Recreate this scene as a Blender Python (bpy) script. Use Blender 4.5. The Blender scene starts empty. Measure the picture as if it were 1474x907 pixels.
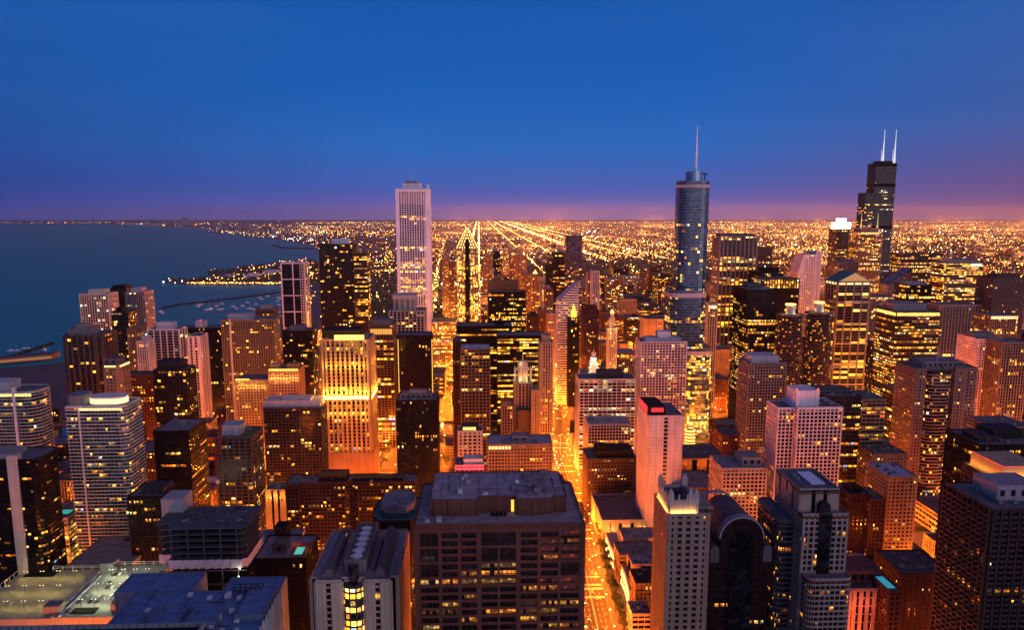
import bpy, math, random
from mathutils import Vector
from mathutils.geometry import tessellate_polygon
R = math.radians
S = bpy.context.scene
COL = S.collection

# ---------------------------------------------------------------- camera
# x runs west, y runs south along the street grid, z is up; the eye is on a high observation floor
F, PCX, PCY, EYE = 1190.0, 737.0, 507.0, 302.0
PITCH, YAW = R(9.54), R(2.28)
cam_d = bpy.data.cameras.new('camera')
cam = bpy.data.objects.new('camera', cam_d)
COL.objects.link(cam)
cam.location = (0, 0, EYE)
cam.rotation_euler = (R(90) - PITCH, 0, -YAW)
cam_d.sensor_width = 36.0
cam_d.lens = 36.0 * F / 1474
cam_d.shift_y = 53.5 / 1474
cam_d.clip_start, cam_d.clip_end = 1.0, 90000.0
S.camera = cam

# ---------------------------------------------------------------- view
S.render.engine = 'CYCLES'
S.view_settings.view_transform = 'Standard'
S.view_settings.look = 'None'
S.view_settings.exposure = 0.0
S.view_settings.gamma = 1.0
S.view_settings.use_curve_mapping = False
S.cycles.use_denoising = True
try:
    S.cycles.denoiser = 'OPENIMAGEDENOISE'
except Exception:
    pass
S.cycles.max_bounces = 5
S.cycles.diffuse_bounces = 3
S.cycles.glossy_bounces = 3
S.cycles.volume_bounces = 0
S.cycles.sample_clamp_indirect = 4.0
S.cycles.use_light_tree = True
S.cycles.caustics_reflective = False
S.cycles.caustics_refractive = False

# ---------------------------------------------------------------- sky at dusk
W = bpy.data.worlds.new('World')
S.world = W
W.use_nodes = True
nt = W.node_tree
nt.nodes.clear()
N, L = nt.nodes.new, nt.links.new


def srgb(r, g, b):
    f = lambda c: (c / 255 / 12.92) if c / 255 <= .04045 else ((c / 255 + .055) / 1.055) ** 2.4
    return (f(r), f(g), f(b), 1)


def ramp(stops, fac):
    n = N('ShaderNodeValToRGB')
    e = n.color_ramp.elements
    while len(e) < len(stops):
        e.new(.5)
    for k, (p, c) in enumerate(stops):
        e[k].position = p
        e[k].color = c
    L(fac, n.inputs[0])
    return n.outputs[0]


def math_n(op, a, b=None, c=None, clamp=False):
    n = N('ShaderNodeMath')
    n.operation = op
    n.use_clamp = clamp
    for k, v in enumerate((a, b, c)):
        if v is None:
            continue
        if isinstance(v, (int, float)):
            n.inputs[k].default_value = v
        else:
            L(v, n.inputs[k])
    return n.outputs[0]


def mixc(fac, a, b, mode='MIX'):
    n = N('ShaderNodeMix')
    n.data_type = 'RGBA'
    n.blend_type = mode
    for k, v in ((0, fac), (6, a), (7, b)):
        if hasattr(v, 'links') or hasattr(v, 'is_linked'):
            L(v, n.inputs[k])
        else:
            n.inputs[k].default_value = v
    return n.outputs[2]


tc = N('ShaderNodeTexCoord')
sep = N('ShaderNodeSeparateXYZ')
L(tc.outputs['Generated'], sep.inputs[0])
zz = math_n('MULTIPLY', sep.outputs[2], 2.0, clamp=True)          # 0 at the horizon, 1 at 30 degrees
lf = [(0.0, srgb(46, 62, 142)), (.03, srgb(36, 60, 140)), (.11, srgb(25, 70, 148)), (.25, srgb(24, 82, 158)), (.47, srgb(22, 86, 166)), (1, srgb(30, 64, 128))]
mf = [(0.0, srgb(100, 92, 160)), (.022, srgb(78, 90, 170)), (.06, srgb(54, 92, 176)), (.15, srgb(30, 102, 186)), (.28, srgb(16, 94, 182)), (.47, srgb(18, 86, 170)), (.7, srgb(58, 84, 148)), (1, srgb(84, 78, 134))]
rf = [(0.0, srgb(116, 66, 112)), (.03, srgb(100, 70, 128)), (.10, srgb(78, 76, 142)), (.20, srgb(46, 84, 158)), (.32, srgb(40, 88, 164)), (.47, srgb(24, 86, 166)), (.7, srgb(88, 84, 140)), (1, srgb(116, 82, 120))]
cl, cm, cr = ramp(lf, zz), ramp(mf, zz), ramp(rf, zz)
az = math_n('ARCTAN2', sep.outputs[0], sep.outputs[1])           # 0 south, positive to the west
wl = math_n('MULTIPLY_ADD', az, 1 / .46, .56 / .46, clamp=True)
wr = math_n('MULTIPLY_ADD', az, 1 / .34, -.24 / .34, clamp=True)
sky = mixc(wr, mixc(wl, cl, cm), cr)
# thin streaks of cirrus catch the last light
nz = N('ShaderNodeTexNoise')
mp = N('ShaderNodeMapping')
mp.inputs['Scale'].default_value = (1.3, 1.3, 15)
L(tc.outputs['Generated'], mp.inputs[0])
L(mp.outputs[0], nz.inputs[0])
nz.inputs['Scale'].default_value = 2.2
nz.inputs['Detail'].default_value = 4
streak = math_n('MULTIPLY', math_n('SUBTRACT', nz.outputs[0], .46, clamp=True), .16)
sky = mixc(streak, sky, srgb(92, 132, 200))
# afterglow of the set sun in the north west, behind the viewer
back = math_n('POWER', math_n('MULTIPLY_ADD', math_n('COSINE', math_n('SUBTRACT', az, 2.55)), .5, .5, clamp=True), 3.0)
low = math_n('POWER', math_n('SUBTRACT', 1.0, math_n('ABSOLUTE', sep.outputs[2]), clamp=True), 3.0)
glow = mixc(math_n('MULTIPLY', back, low), (0, 0, 0, 1), (.76, .70, .84, 1))
sky = mixc(1.0, sky, glow, 'ADD')
bg = N('ShaderNodeBackground')
L(sky, bg.inputs[0])
bg.inputs[1].default_value = 1.0
st = N('ShaderNodeTexSky')
st.sky_type = 'NISHITA'
st.sun_disc = False
SUN_EL, SUN_AZ = R(1.5), 2.55
st.sun_elevation = SUN_EL
st.sun_rotation = SUN_AZ
bg2 = N('ShaderNodeBackground')
L(st.outputs[0], bg2.inputs[0])
bg2.inputs[1].default_value = .0015
addn = N('ShaderNodeAddShader')
L(bg.outputs[0], addn.inputs[0])
L(bg2.outputs[0], addn.inputs[1])
out = N('ShaderNodeOutputWorld')
L(addn.outputs[0], out.inputs[0])

# last light from the north west, very soft
sun_d = bpy.data.lights.new('sun', 'SUN')
sun_d.energy = .36
sun_d.angle = R(40)
sun_d.color = (.94, .88, 1.0)
sun = bpy.data.objects.new('sun', sun_d)
COL.objects.link(sun)
sd = Vector((math.sin(SUN_AZ) * math.cos(R(12)), math.cos(SUN_AZ) * math.cos(R(12)), math.sin(R(12))))
sun.rotation_euler = sd.to_track_quat('Z', 'Y').to_euler()

# ---------------------------------------------------------------- photo to place
_f = Vector((math.sin(YAW) * math.cos(PITCH), math.cos(YAW) * math.cos(PITCH), -math.sin(PITCH)))
_r = Vector((math.cos(YAW), -math.sin(YAW), 0))
_u = _r.cross(_f)


def ray(px, py):
    return _f * F + _r * (px - PCX) + _u * (PCY - py)


def at(px, py, Y):
    d = ray(px, py)
    t = Y / d.y
    return t * d.x, EYE + t * d.z


def ground(px, py, z=0.0):
    d = ray(px, py)
    t = (z - EYE) / d.z
    return t * d.x, t * d.y


def proj(x, y, z):
    d = Vector((x, y, z - EYE))
    w = d.dot(_f)
    return PCX + F * d.dot(_r) / w, PCY - F * d.dot(_u) / w


# ---------------------------------------------------------------- materials
MATS = {}


def new_mat(name):
    m = bpy.data.materials.new(name)
    m.use_nodes = True
    return m, m.node_tree, m.node_tree.nodes['Principled BSDF']


def wall_mat(c, rough=.75, scale=.05, amp=.5, metal=0.0, spec=.08):
    lum = .3 * c[0] + .6 * c[1] + .1 * c[2]
    amp *= 1 - .55 * min(1, lum)
    if metal == 0:
        c = tuple(v * min(1.15, (lum / .45) ** .8) for v in c)
    key = ('w', tuple(round(v, 3) for v in c), rough, scale, amp, metal)
    if key in MATS:
        return MATS[key]
    m, t, b = new_mat('facade_stone')
    tcn = t.nodes.new('ShaderNodeTexCoord')
    n1 = t.nodes.new('ShaderNodeTexNoise')
    n1.inputs['Scale'].default_value = scale
    n1.inputs['Detail'].default_value = 5
    t.links.new(tcn.outputs['Object'], n1.inputs[0])
    mpn = t.nodes.new('ShaderNodeMapping')                       # rain streaks run down the walls
    mpn.inputs['Scale'].default_value = (.9, .9, .03)
    t.links.new(tcn.outputs['Object'], mpn.inputs[0])
    n2 = t.nodes.new('ShaderNodeTexNoise')
    n2.inputs['Scale'].default_value = 1.0
    t.links.new(mpn.outputs[0], n2.inputs[0])
    mu = t.nodes.new('ShaderNodeMath')
    mu.operation = 'ADD'
    t.links.new(n1.outputs[0], mu.inputs[0])
    t.links.new(n2.outputs[0], mu.inputs[1])
    mr = t.nodes.new('ShaderNodeMapRange')
    mr.inputs[1].default_value, mr.inputs[2].default_value = .6, 1.4
    mr.inputs[3].default_value, mr.inputs[4].default_value = 1 - amp, 1 + amp * .6
    t.links.new(mu.outputs[0], mr.inputs[0])
    hs = t.nodes.new('ShaderNodeMix')
    hs.data_type = 'RGBA'
    hs.blend_type = 'MULTIPLY'
    hs.inputs[0].default_value = 1
    hs.inputs[6].default_value = (*c, 1)
    t.links.new(mr.outputs[0], hs.inputs[7])
    t.links.new(hs.outputs[2], b.inputs['Base Color'])
    b.inputs['Roughness'].default_value = rough
    b.inputs['Metallic'].default_value = metal
    b.inputs['Specular IOR Level'].default_value = spec
    MATS[key] = m
    return m


def glass_mat(c=(.009, .009, .011), rough=.15, spec=.14):
    key = ('g', tuple(c), rough, spec)
    if key in MATS:
        return MATS[key]
    m, t, b = new_mat('dark_glass')
    tcn = t.nodes.new('ShaderNodeTexCoord')
    v = t.nodes.new('ShaderNodeTexVoronoi')                      # blinds and panes differ from room to room
    v.inputs['Scale'].default_value = .3
    t.links.new(tcn.outputs['Object'], v.inputs[0])
    sp = t.nodes.new('ShaderNodeSeparateColor')
    t.links.new(v.outputs['Color'], sp.inputs[0])
    mr = t.nodes.new('ShaderNodeMapRange')
    mr.inputs[3].default_value, mr.inputs[4].default_value = .4, 2.6
    pw = t.nodes.new('ShaderNodeMath')
    pw.operation = 'POWER'
    pw.inputs[1].default_value = 3
    t.links.new(sp.outputs[0], pw.inputs[0])
    t.links.new(pw.outputs[0], mr.inputs[0])
    hs = t.nodes.new('ShaderNodeMix')
    hs.data_type = 'RGBA'
    hs.blend_type = 'MULTIPLY'
    hs.inputs[0].default_value = 1
    hs.inputs[6].default_value = (*c, 1)
    t.links.new(mr.outputs[0], hs.inputs[7])
    t.links.new(hs.outputs[2], b.inputs['Base Color'])
    b.inputs['Roughness'].default_value = rough
    b.inputs['Specular IOR Level'].default_value = spec
    MATS[key] = m
    return m


def roof_mat(c=(.13, .12, .125)):
    key = ('r', tuple(c))
    if key in MATS:
        return MATS[key]
    m, t, b = new_mat('roof_gravel')
    tcn = t.nodes.new('ShaderNodeTexCoord')
    n1 = t.nodes.new('ShaderNodeTexNoise')
    n1.inputs['Scale'].default_value = .16
    n1.inputs['Detail'].default_value = 8
    n1.inputs['Roughness'].default_value = .65
    t.links.new(tcn.outputs['Object'], n1.inputs[0])
    cr_ = t.nodes.new('ShaderNodeValToRGB')
    cr_.color_ramp.elements[0].position = .3
    cr_.color_ramp.elements[1].position = .72
    cr_.color_ramp.elements[0].color = tuple(v * .55 for v in c) + (1,)
    cr_.color_ramp.elements[1].color = tuple(v * 1.35 for v in c) + (1,)
    t.links.new(n1.outputs[0], cr_.inputs[0])
    t.links.new(cr_.outputs[0], b.inputs['Base Color'])
    b.inputs['Roughness'].default_value = .85
    MATS[key] = m
    return m


def lit_mat():
    if 'lit' in MATS:
        return MATS['lit']
    m, t, b = new_mat('lit_window')
    a = t.nodes.new('ShaderNodeAttribute')
    a.attribute_name = 'lit'
    tcn = t.nodes.new('ShaderNodeTexCoord')
    n1 = t.nodes.new('ShaderNodeTexNoise')                       # furniture, lamps and curtains in the rooms
    n1.inputs['Scale'].default_value = .8
    n1.inputs['Detail'].default_value = 3
    t.links.new(tcn.outputs['Object'], n1.inputs[0])
    mr = t.nodes.new('ShaderNodeMapRange')
    mr.inputs[1].default_value, mr.inputs[2].default_value = .3, .7
    mr.inputs[3].default_value, mr.inputs[4].default_value = .2, 1.7
    t.links.new(n1.outputs[0], mr.inputs[0])
    b.inputs['Base Color'].default_value = (.02, .02, .02, 1)
    b.inputs['Roughness'].default_value = .2
    t.links.new(a.outputs['Color'], b.inputs['Emission Color'])
    t.links.new(mr.outputs[0], b.inputs['Emission Strength'])
    m.cycles.emission_sampling = 'NONE'
    MATS['lit'] = m
    return m


def glow_mat(c, s, sample=False):
    key = ('e', tuple(c), s, sample)
    if key in MATS:
        return MATS[key]
    m, t, b = new_mat('lamp_glow')
    b.inputs['Base Color'].default_value = (.05, .05, .05, 1)
    b.inputs['Emission Color'].default_value = (*c, 1)
    b.inputs['Emission Strength'].default_value = s
    if not sample:
        m.cycles.emission_sampling = 'NONE'
    MATS[key] = m
    return m


# ---------------------------------------------------------------- mesh building
class MB:
    def __init__(self):
        self.v, self.f, self.c = [], [], []

    def quad(self, a, b, c, d, col=None):
        n = len(self.v)
        self.v += [a, b, c, d]
        self.f.append((n, n + 1, n + 2, n + 3))
        self.c.append(col)

    def box(self, x0, y0, z0, x1, y1, z1):
        n = len(self.v)
        self.v += [(x0, y0, z0), (x1, y0, z0), (x1, y1, z0), (x0, y1, z0), (x0, y0, z1), (x1, y0, z1), (x1, y1, z1), (x0, y1, z1)]
        for q in ((0, 3, 2, 1), (4, 5, 6, 7), (0, 1, 5, 4), (1, 2, 6, 5), (2, 3, 7, 6), (3, 0, 4, 7)):
            self.f.append(tuple(n + k for k in q))
            self.c.append(None)

    def prism(self, poly, z0, z1, top=None):
        """poly counter-clockwise; top: another outline of the same length for a tapered solid"""
        n, k = len(self.v), len(poly)
        self.v += [(x, y, z0) for x, y in poly] + [(x, y, z1) for x, y in (top or poly)]
        for i in range(k):
            j = (i + 1) % k
            self.f.append((n + i, n + j, n + k + j, n + k + i))
        self.f.append(tuple(n + k + i for i in range(k)))
        self.f.append(tuple(n + k - 1 - i for i in range(k)))
        self.c += [None] * (k + 2)

    def cyl(self, x, y, z0, z1, r0, r1=None, k=12):
        r1 = r0 if r1 is None else r1
        a = [(x + r0 * math.cos(2 * math.pi * i / k), y + r0 * math.sin(2 * math.pi * i / k)) for i in range(k)]
        b = [(x + r1 * math.cos(2 * math.pi * i / k), y + r1 * math.sin(2 * math.pi * i / k)) for i in range(k)]
        self.prism(a, z0, z1, b)

    def hexa(self, p):
        """eight corners: bottom four counter-clockwise, then the top four"""
        n = len(self.v)
        self.v += [tuple(q) for q in p]
        for q in ((0, 3, 2, 1), (4, 5, 6, 7), (0, 1, 5, 4), (1, 2, 6, 5), (2, 3, 7, 6), (3, 0, 4, 7)):
            self.f.append(tuple(n + k for k in q))
            self.c.append(None)

    def bar(self, a, b, w):
        a, b = Vector(a), Vector(b)
        d = (b - a).normalized()
        s = d.cross(Vector((0, 0, 1)))
        s = (s if s.length > .01 else Vector((1, 0, 0))).normalized() * w
        t = d.cross(s).normalized() * w
        self.hexa([a - s - t, a + s - t, a + s + t, a - s + t, b - s - t, b + s - t, b + s + t, b - s + t])

    def octa(self, x, y, z, r, col=None):
        n = len(self.v)
        self.v += [(x + r, y, z), (x - r, y, z), (x, y + r, z), (x, y - r, z), (x, y, z + r), (x, y, z - r)]
        for q in ((0, 2, 4), (2, 1, 4), (1, 3, 4), (3, 0, 4), (2, 0, 5), (1, 2, 5), (3, 1, 5), (0, 3, 5)):
            self.f.append(tuple(n + k for k in q))
            self.c.append(col)

    def mesh(self, name, mat, off=(0, 0, 0)):
        me = bpy.data.meshes.new(name)
        ox, oy, oz = off
        me.from_pydata([(x - ox, y - oy, z - oz) for x, y, z in self.v], [], self.f)
        if any(c is not None for c in self.c):
            a = me.attributes.new('lit', 'FLOAT_COLOR', 'FACE')
            fl = []
            for c in self.c:
                fl += [*(c or (0, 0, 0)), 1.0]
            a.data.foreach_set('color', fl)
        me.materials.append(mat)
        return me

    def build(self, name, mat, parent=None, **props):
        off = (0, 0, 0)
        if parent is not None:
            off = parent.get('_o') or parent.location
        o = bpy.data.objects.new(name, self.mesh(name, mat, off))
        COL.objects.link(o)
        if parent is not None:
            o.parent = parent
        for k, v in props.items():
            o[k] = v
        return o


def root(name, label, cat, loc, group=None):
    o = bpy.data.objects.new(name, None)
    COL.objects.link(o)
    o.location = loc
    o.empty_display_size = 1
    o['label'], o['category'] = label, cat
    if group:
        o['group'] = group
    return o


def sub(mb, name, mat, parent, base, **props):
    """a sub-part: a child of a part whose mesh is already laid out round base"""
    me = mb.mesh(name, mat, base)
    o = bpy.data.objects.new(name, me)
    COL.objects.link(o)
    o.parent = parent
    for k, v in props.items():
        o[k] = v
    return o


def lamp(x, y, z, e, c=(1, .42, .09), r=.6, parent=None):
    d = bpy.data.lights.new('point_light', 'POINT')
    d.energy, d.color, d.shadow_soft_size = e, c, r
    o = bpy.data.objects.new('point_light', d)
    COL.objects.link(o)
    if parent is not None:
        o.parent = parent
        p = parent.location
        o.location = (x - p.x, y - p.y, z - p.z)
    else:
        o.location = (x, y, z)
    return o


def offset(poly, r):
    n, out_ = len(poly), []
    for i in range(n):
        (ax, ay), (bx, by), (cx, cy) = poly[i - 1], poly[i], poly[(i + 1) % n]
        u = Vector((by - ay, ax - bx)).normalized()
        w = Vector((cy - by, bx - cx)).normalized()
        m = u + w
        m = m / max(m.length_squared / 2, .3)
        out_.append((bx + m.x * r, by + m.y * r))
    return out_


STY = {  # floor, bay, pier width, spandrel height, spandrel relief, pier relief
    'G': (3.3, 3.4, .8, .8, .45, .5),      # light lattice
    'P': (3.7, 3.0, 1.1, .7, .12, .6),     # strong piers
    'B': (3.1, 6.5, .5, .95, 1.0, .35),    # balcony bands
    'K': (3.4, 3.3, 1.6, 1.6, .3, .34),    # punched windows
    'C': (3.9, 3.0, .16, .8, .06, .1),     # curtain wall
    'H': (3.8, 4.5, .4, 1.6, .3, .2),      # long ribbon windows
    'D': (3.5, 2.2, .7, .9, .10, .3),      # fine dark mullions
}
PAL = {
    'gold': [(1, .42, .035), (1, .36, .025), (1, .48, .07), (1, .56, .14), (1, .28, .02)],
    'amber': [(1, .30, .02), (1, .36, .035), (1, .22, .012), (1, .45, .08)],
    'pale': [(1, .66, .25), (1, .56, .14), (1, .78, .42), (.9, .85, .6)],
    'mix': [(1, .42, .04), (1, .36, .03), (1, .28, .02), (1, .6, .2), (.9, .85, .5), (1, .48, .07)],
    'odd': [(.28, .36, .6), (.7, .85, .45), (1, .8, .55), (1, .12, .02)],
    'cool': [(.75, .85, 1), (1, .8, .5), (1, .6, .2), (.6, .8, .9)],
}


def facade(fm, lits, poly, z0, z1, sty, lit, rng, mode='apt', pal='gold', gain=1.0, dark=(), over=None, fine=False):
    s = dict(zip(('fl', 'bay', 'pw', 'sh', 'rs', 'rp'), STY[sty]))
    if over:
        s.update(over)
    nf = max(1, round((z1 - z0) / s['fl']))
    fl = (z1 - z0) / nf
    ring = offset(poly, s['rs'])
    for k in range(nf):
        z = z0 + k * fl
        fm.prism(ring, z - (0 if k == 0 else .02), z + s['sh'])
    fm.prism(offset(poly, s['rs'] + .05), z1 - .9, z1 - .05)
    floor_p = []
    for k in range(nf):
        if any(a <= (k + .5) / nf <= b for a, b in dark):
            floor_p.append(-1)
        elif mode == 'office':
            q = rng.random()
            floor_p.append(min(.95, lit * (2.0 if q < .2 else 1.0 if q < .55 else .3)))
        else:
            floor_p.append(lit * .62 * rng.choice((.3, .5, .8, 1, 1.1, 1.5)) if rng.random() > .05 else min(.7, lit * 2.6))
    n = len(poly)
    for i in range(n):
        a, b = Vector(poly[i]), Vector(poly[(i + 1) % n])
        e = b - a
        ln = e.length
        t = e / ln
        nr = Vector((t.y, -t.x))
        if nr.y > .75:
            continue
        nb = max(1, round(ln / s['bay']))
        bay = ln / nb
        hw = min(s['pw'], bay * .8) / 2
        rp = s['rp']
        full = n <= 13
        for j in range(nb + (1 if full else 0)):
            c = j * bay
            lo, hi = max(0, c - hw), min(ln, c + hw)
            if j == 0 and full:
                hi = 2 * hw
            if j == nb:
                lo = ln - 2 * hw
            p0, p1 = a + t * lo, a + t * hi
            q0, q1 = p0 + nr * rp, p1 + nr * rp
            fm.hexa([(q0.x, q0.y, z0), (q1.x, q1.y, z0), (p1.x, p1.y, z0), (p0.x, p0.y, z0),
                     (q0.x, q0.y, z1), (q1.x, q1.y, z1), (p1.x, p1.y, z1), (p0.x, p0.y, z1)])
        if nr.y > .35:
            continue
        for k in range(nf):
            if floor_p[k] < 0:
                continue
            za, zb = z0 + k * fl + s['sh'] + .06, z0 + (k + 1) * fl - .06
            on = rng.random() < floor_p[k]
            keep = .72 if mode == 'office' else .4
            colr = rng.choice(PAL[pal])
            for j in range(nb):
                if rng.random() > keep:
                    on = rng.random() < floor_p[k]
                    if mode != 'office' or rng.random() < .2:
                        colr = rng.choice(PAL[pal])
                if not on:
                    continue
                g = gain * (.26 + 5.2 * rng.random() ** 2.4) * (.75 if fine else 1)
                c0 = rng.choice(PAL['odd']) if rng.random() < .05 else colr
                lo, hi = j * bay + hw + .06, (j + 1) * bay - hw - .06
                if mode != 'office' and rng.random() < .3:        # curtain half drawn
                    if rng.random() < .5:
                        hi = lo + (hi - lo) * .55
                    else:
                        lo = hi - (hi - lo) * .5
                if hi - lo < .2 or zb - za < .2:
                    continue
                p0, p1 = a + t * lo + nr * .04, a + t * hi + nr * .04
                if mode != 'office' and rng.random() < .35:       # blind part way down
                    zt = zb - (zb - za) * rng.uniform(.2, .5)
                else:
                    zt = zb
                if not fine:
                    lits.append([((p0.x, p0.y, za), (p1.x, p1.y, za), (p1.x, p1.y, zt), (p0.x, p0.y, zt), tuple(v * g for v in c0))])
                    continue
                grp = []                                          # sashes, each with its own curtain and lamp
                ns = max(1, min(4, round((hi - lo) / 1.3)))
                lampat = rng.randrange(ns)
                for q in range(ns):
                    u0, u1 = p0.lerp(p1, (q + .05) / ns), p0.lerp(p1, (q + .95) / ns)
                    zm = za + (zb - za) * rng.choice((.35, .5, .62))
                    for z_a, z_b, f in ((za, zm - .05, rng.uniform(.15, .6)), (zm + .05, zb, rng.uniform(.5, 1.5) * (1.9 if q == lampat else .75))):
                        grp.append(((u0.x, u0.y, z_a), (u1.x, u1.y, z_a), (u1.x, u1.y, z_b), (u0.x, u0.y, z_b), tuple(v * g * f for v in c0)))
                lits.append(grp)

# ---------------------------------------------------------------- the setting
def sheet(name, poly, z, mat, thick=None, kind='structure'):
    m = MB()
    tris = tessellate_polygon([[Vector((x, y, 0)) for x, y in poly]])
    n = len(poly)
    m.v = [(x, y, z) for x, y in poly]
    for t in tris:
        a, b, c = (Vector(m.v[k]) for k in t)
        m.f.append(tuple(t) if (b - a).cross(c - a).z > 0 else tuple(reversed(t)))
    if thick:
        ar = sum(poly[i - 1][0] * poly[i][1] - poly[i][0] * poly[i - 1][1] for i in range(n))
        m.v += [(x, y, z - thick) for x, y in poly]
        for i in range(n):
            j = (i + 1) % n
            q = (i, n + i, n + j, j)
            m.f.append(q if ar > 0 else q[::-1])
    m.c = [None] * len(m.f)
    o = m.build(name, mat)
    o['kind'] = kind
    return o


def ground_mat():
    m, t, b = new_mat('city_ground')
    tcn = t.nodes.new('ShaderNodeTexCoord')
    v = t.nodes.new('ShaderNodeTexVoronoi')
    v.inputs['Scale'].default_value = .012
    t.links.new(tcn.outputs['Object'], v.inputs[0])
    n1 = t.nodes.new('ShaderNodeTexNoise')
    n1.inputs['Scale'].default_value = .3
    n1.inputs['Detail'].default_value = 6
    t.links.new(tcn.outputs['Object'], n1.inputs[0])
    c = t.nodes.new('ShaderNodeValToRGB')
    e = c.color_ramp.elements
    e[0].color, e[1].color = (.035, .04, .03, 1), (.10, .09, .085, 1)
    t.links.new(v.outputs['Color'], c.inputs[0])
    hs = t.nodes.new('ShaderNodeMix')
    hs.data_type = 'RGBA'
    hs.blend_type = 'OVERLAY'
    hs.inputs[0].default_value = .7
    t.links.new(c.outputs[0], hs.inputs[6])
    t.links.new(n1.outputs[0], hs.inputs[7])
    t.links.new(hs.outputs[2], b.inputs['Base Color'])
    b.inputs['Roughness'].default_value = .8
    return m


def water_mat():
    m, t, b = new_mat('lake_water')
    tcn = t.nodes.new('ShaderNodeTexCoord')
    b.inputs['Base Color'].default_value = (.0, .31, .36, 1)
    b.inputs['Specular Tint'].default_value = (.04, .7, 1, 1)
    b.inputs['Specular IOR Level'].default_value = .12
    b.inputs['Roughness'].default_value = .22
    b.inputs['IOR'].default_value = 1.1
    n1 = t.nodes.new('ShaderNodeTexNoise')
    n1.inputs['Scale'].default_value = .09
    n1.inputs['Detail'].default_value = 6
    t.links.new(tcn.outputs['Object'], n1.inputs[0])
    bp = t.nodes.new('ShaderNodeBump')
    bp.inputs['Strength'].default_value = 1.0
    bp.inputs['Distance'].default_value = 1.5
    t.links.new(n1.outputs[0], bp.inputs['Height'])
    t.links.new(bp.outputs[0], b.inputs['Normal'])
    n2 = t.nodes.new('ShaderNodeTexNoise')
    n2.inputs['Scale'].default_value = .0012
    n2.inputs['Detail'].default_value = 3
    t.links.new(tcn.outputs['Object'], n2.inputs[0])
    mr = t.nodes.new('ShaderNodeMapRange')
    mr.inputs[3].default_value, mr.inputs[4].default_value = .36, .5
    t.links.new(n2.outputs[0], mr.inputs[0])
    t.links.new(mr.outputs[0], b.inputs['Roughness'])
    return m


GM, WM = ground_mat(), water_mat()
ASPH = wall_mat((.055, .052, .05), .55, .08, .4)
PAVE = wall_mat((.2, .19, .175), .8, .12, .3)
PAINT = wall_mat((.7, .68, .6), .6, .4, .3)
RIVER = (1112.0, 1186.0)
shore = [(0, 530), (70, 524), (200, 506), (330, 482), (398, 464), (405, 446), (432, 432), (452, 416), (430, 411), (405, 409.5), (330, 409.5), (272, 409), (236, 407.5), (236, 404), (270, 402.5), (300, 399), (335, 397), (332, 394.5), (300, 394.5), (298, 390), (330, 389), (365, 383), (400, 377.5), (440, 375), (458, 378), (470, 376), (462, 362), (452, 354), (425, 349), (400, 344.5), (370, 341.5), (335, 337.5), (300, 334.5), (295, 331), (330, 330), (270, 326.8), (228, 326.0), (222, 323.6), (120, 321.6), (-60, 320.4)]
sg = [ground(*p) for p in shore]
south = [(-1350, RIVER[1])] + sg[0:1] + sg[1:] + [(-30000, 39000), (60000, 39000), (60000, RIVER[1])]
land = sheet('ground', south, 0, GM, 3)
north = [(-1500, 120), (60000, 120), (60000, RIVER[0]), (-1350, RIVER[0]), (-1500, 900)]
sheet('ground', north, 0, GM, 3)
sheet('lake_water', [(-70000, 100), (60000, 100), (60000, 39000), (-70000, 39000)], -2.2, WM)

RM, rt_, rb_ = new_mat('river_water')
rb_.inputs['Base Color'].default_value = (.006, .008, .012, 1)
rb_.inputs['Roughness'].default_value = .18
sheet('river_water', [(-1350, RIVER[0] - 2), (3000, RIVER[0] - 2), (3000, RIVER[1] + 2), (-1350, RIVER[1] + 2)], -1.9, RM)

# streets: the avenue with its bend, then the grid
AV = [(866, 930), (840, 812), (828, 712), (818, 690), (806, 650), (808, 608), (801, 575), (793, 535), (788, 505)]
avc = []
for p in AV:
    x, y = ground(*p)
    avc.append((x, y))
avc[0:0] = [(avc[0][0] + 1.5, 300.0)]
avc.append((avc[-1][0] + 4, 2900.0))


def av_x(y):
    for (x0, y0), (x1, y1) in zip(avc, avc[1:]):
        if y0 <= y <= y1:
            return x0 + (x1 - x0) * (y - y0) / (y1 - y0)
    return avc[-1][0]


def strip(name, pts, w0, w1, z, mat, **kw):
    a = [(x + w0, y) for x, y in pts]
    b = [(x + w1, y) for x, y in reversed(pts)]
    return sheet(name, (a + b)[::-1], z, mat, **kw)


def avcut(y0, y1):
    return [(av_x(y0), y0)] + [p for p in avc if y0 < p[1] < y1] + [(av_x(y1), y1)]


strip('avenue_road', avcut(300, RIVER[0] - 1), -11, 11, .02, ASPH)
strip('avenue_road', avcut(RIVER[1] + 1, 2900), -11, 11, .02, ASPH)
for y0, y1 in ((300, RIVER[0] - 1), (RIVER[1] + 1, 1900)):
    strip('pavement', avcut(y0, y1), 11, 19, .13, PAVE, thick=.2)
    strip('pavement', avcut(y0, y1), -19, -11, .13, PAVE, thick=.2)
bridge = root('road_bridge', 'double lane avenue bridge crossing the dark river', 'bridge', (av_x(1149), 1149, 0))
strip('deck', avcut(RIVER[0] - 3, RIVER[1] + 3), -13, 13, .25, ASPH, thick=1.6).parent = bridge
bridge.children[0].location = (-bridge.location.x, -bridge.location.y, 0)
del bridge.children[0]['kind']
m = MB()
for s in (-13.2, 12.9):
    for (xa, ya), (xb, yb) in zip(avcut(RIVER[0], RIVER[1]), avcut(RIVER[0], RIVER[1])[1:]):
        m.hexa([(xa + s, ya, .25), (xa + s + .3, ya, .25), (xb + s + .3, yb, .25), (xb + s, yb, .25), (xa + s, ya, 1.4), (xa + s + .3, ya, 1.4), (xb + s + .3, yb, 1.4), (xb + s, yb, 1.4)])
m.build('railing', wall_mat((.2, .12, .09)), bridge)

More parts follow.
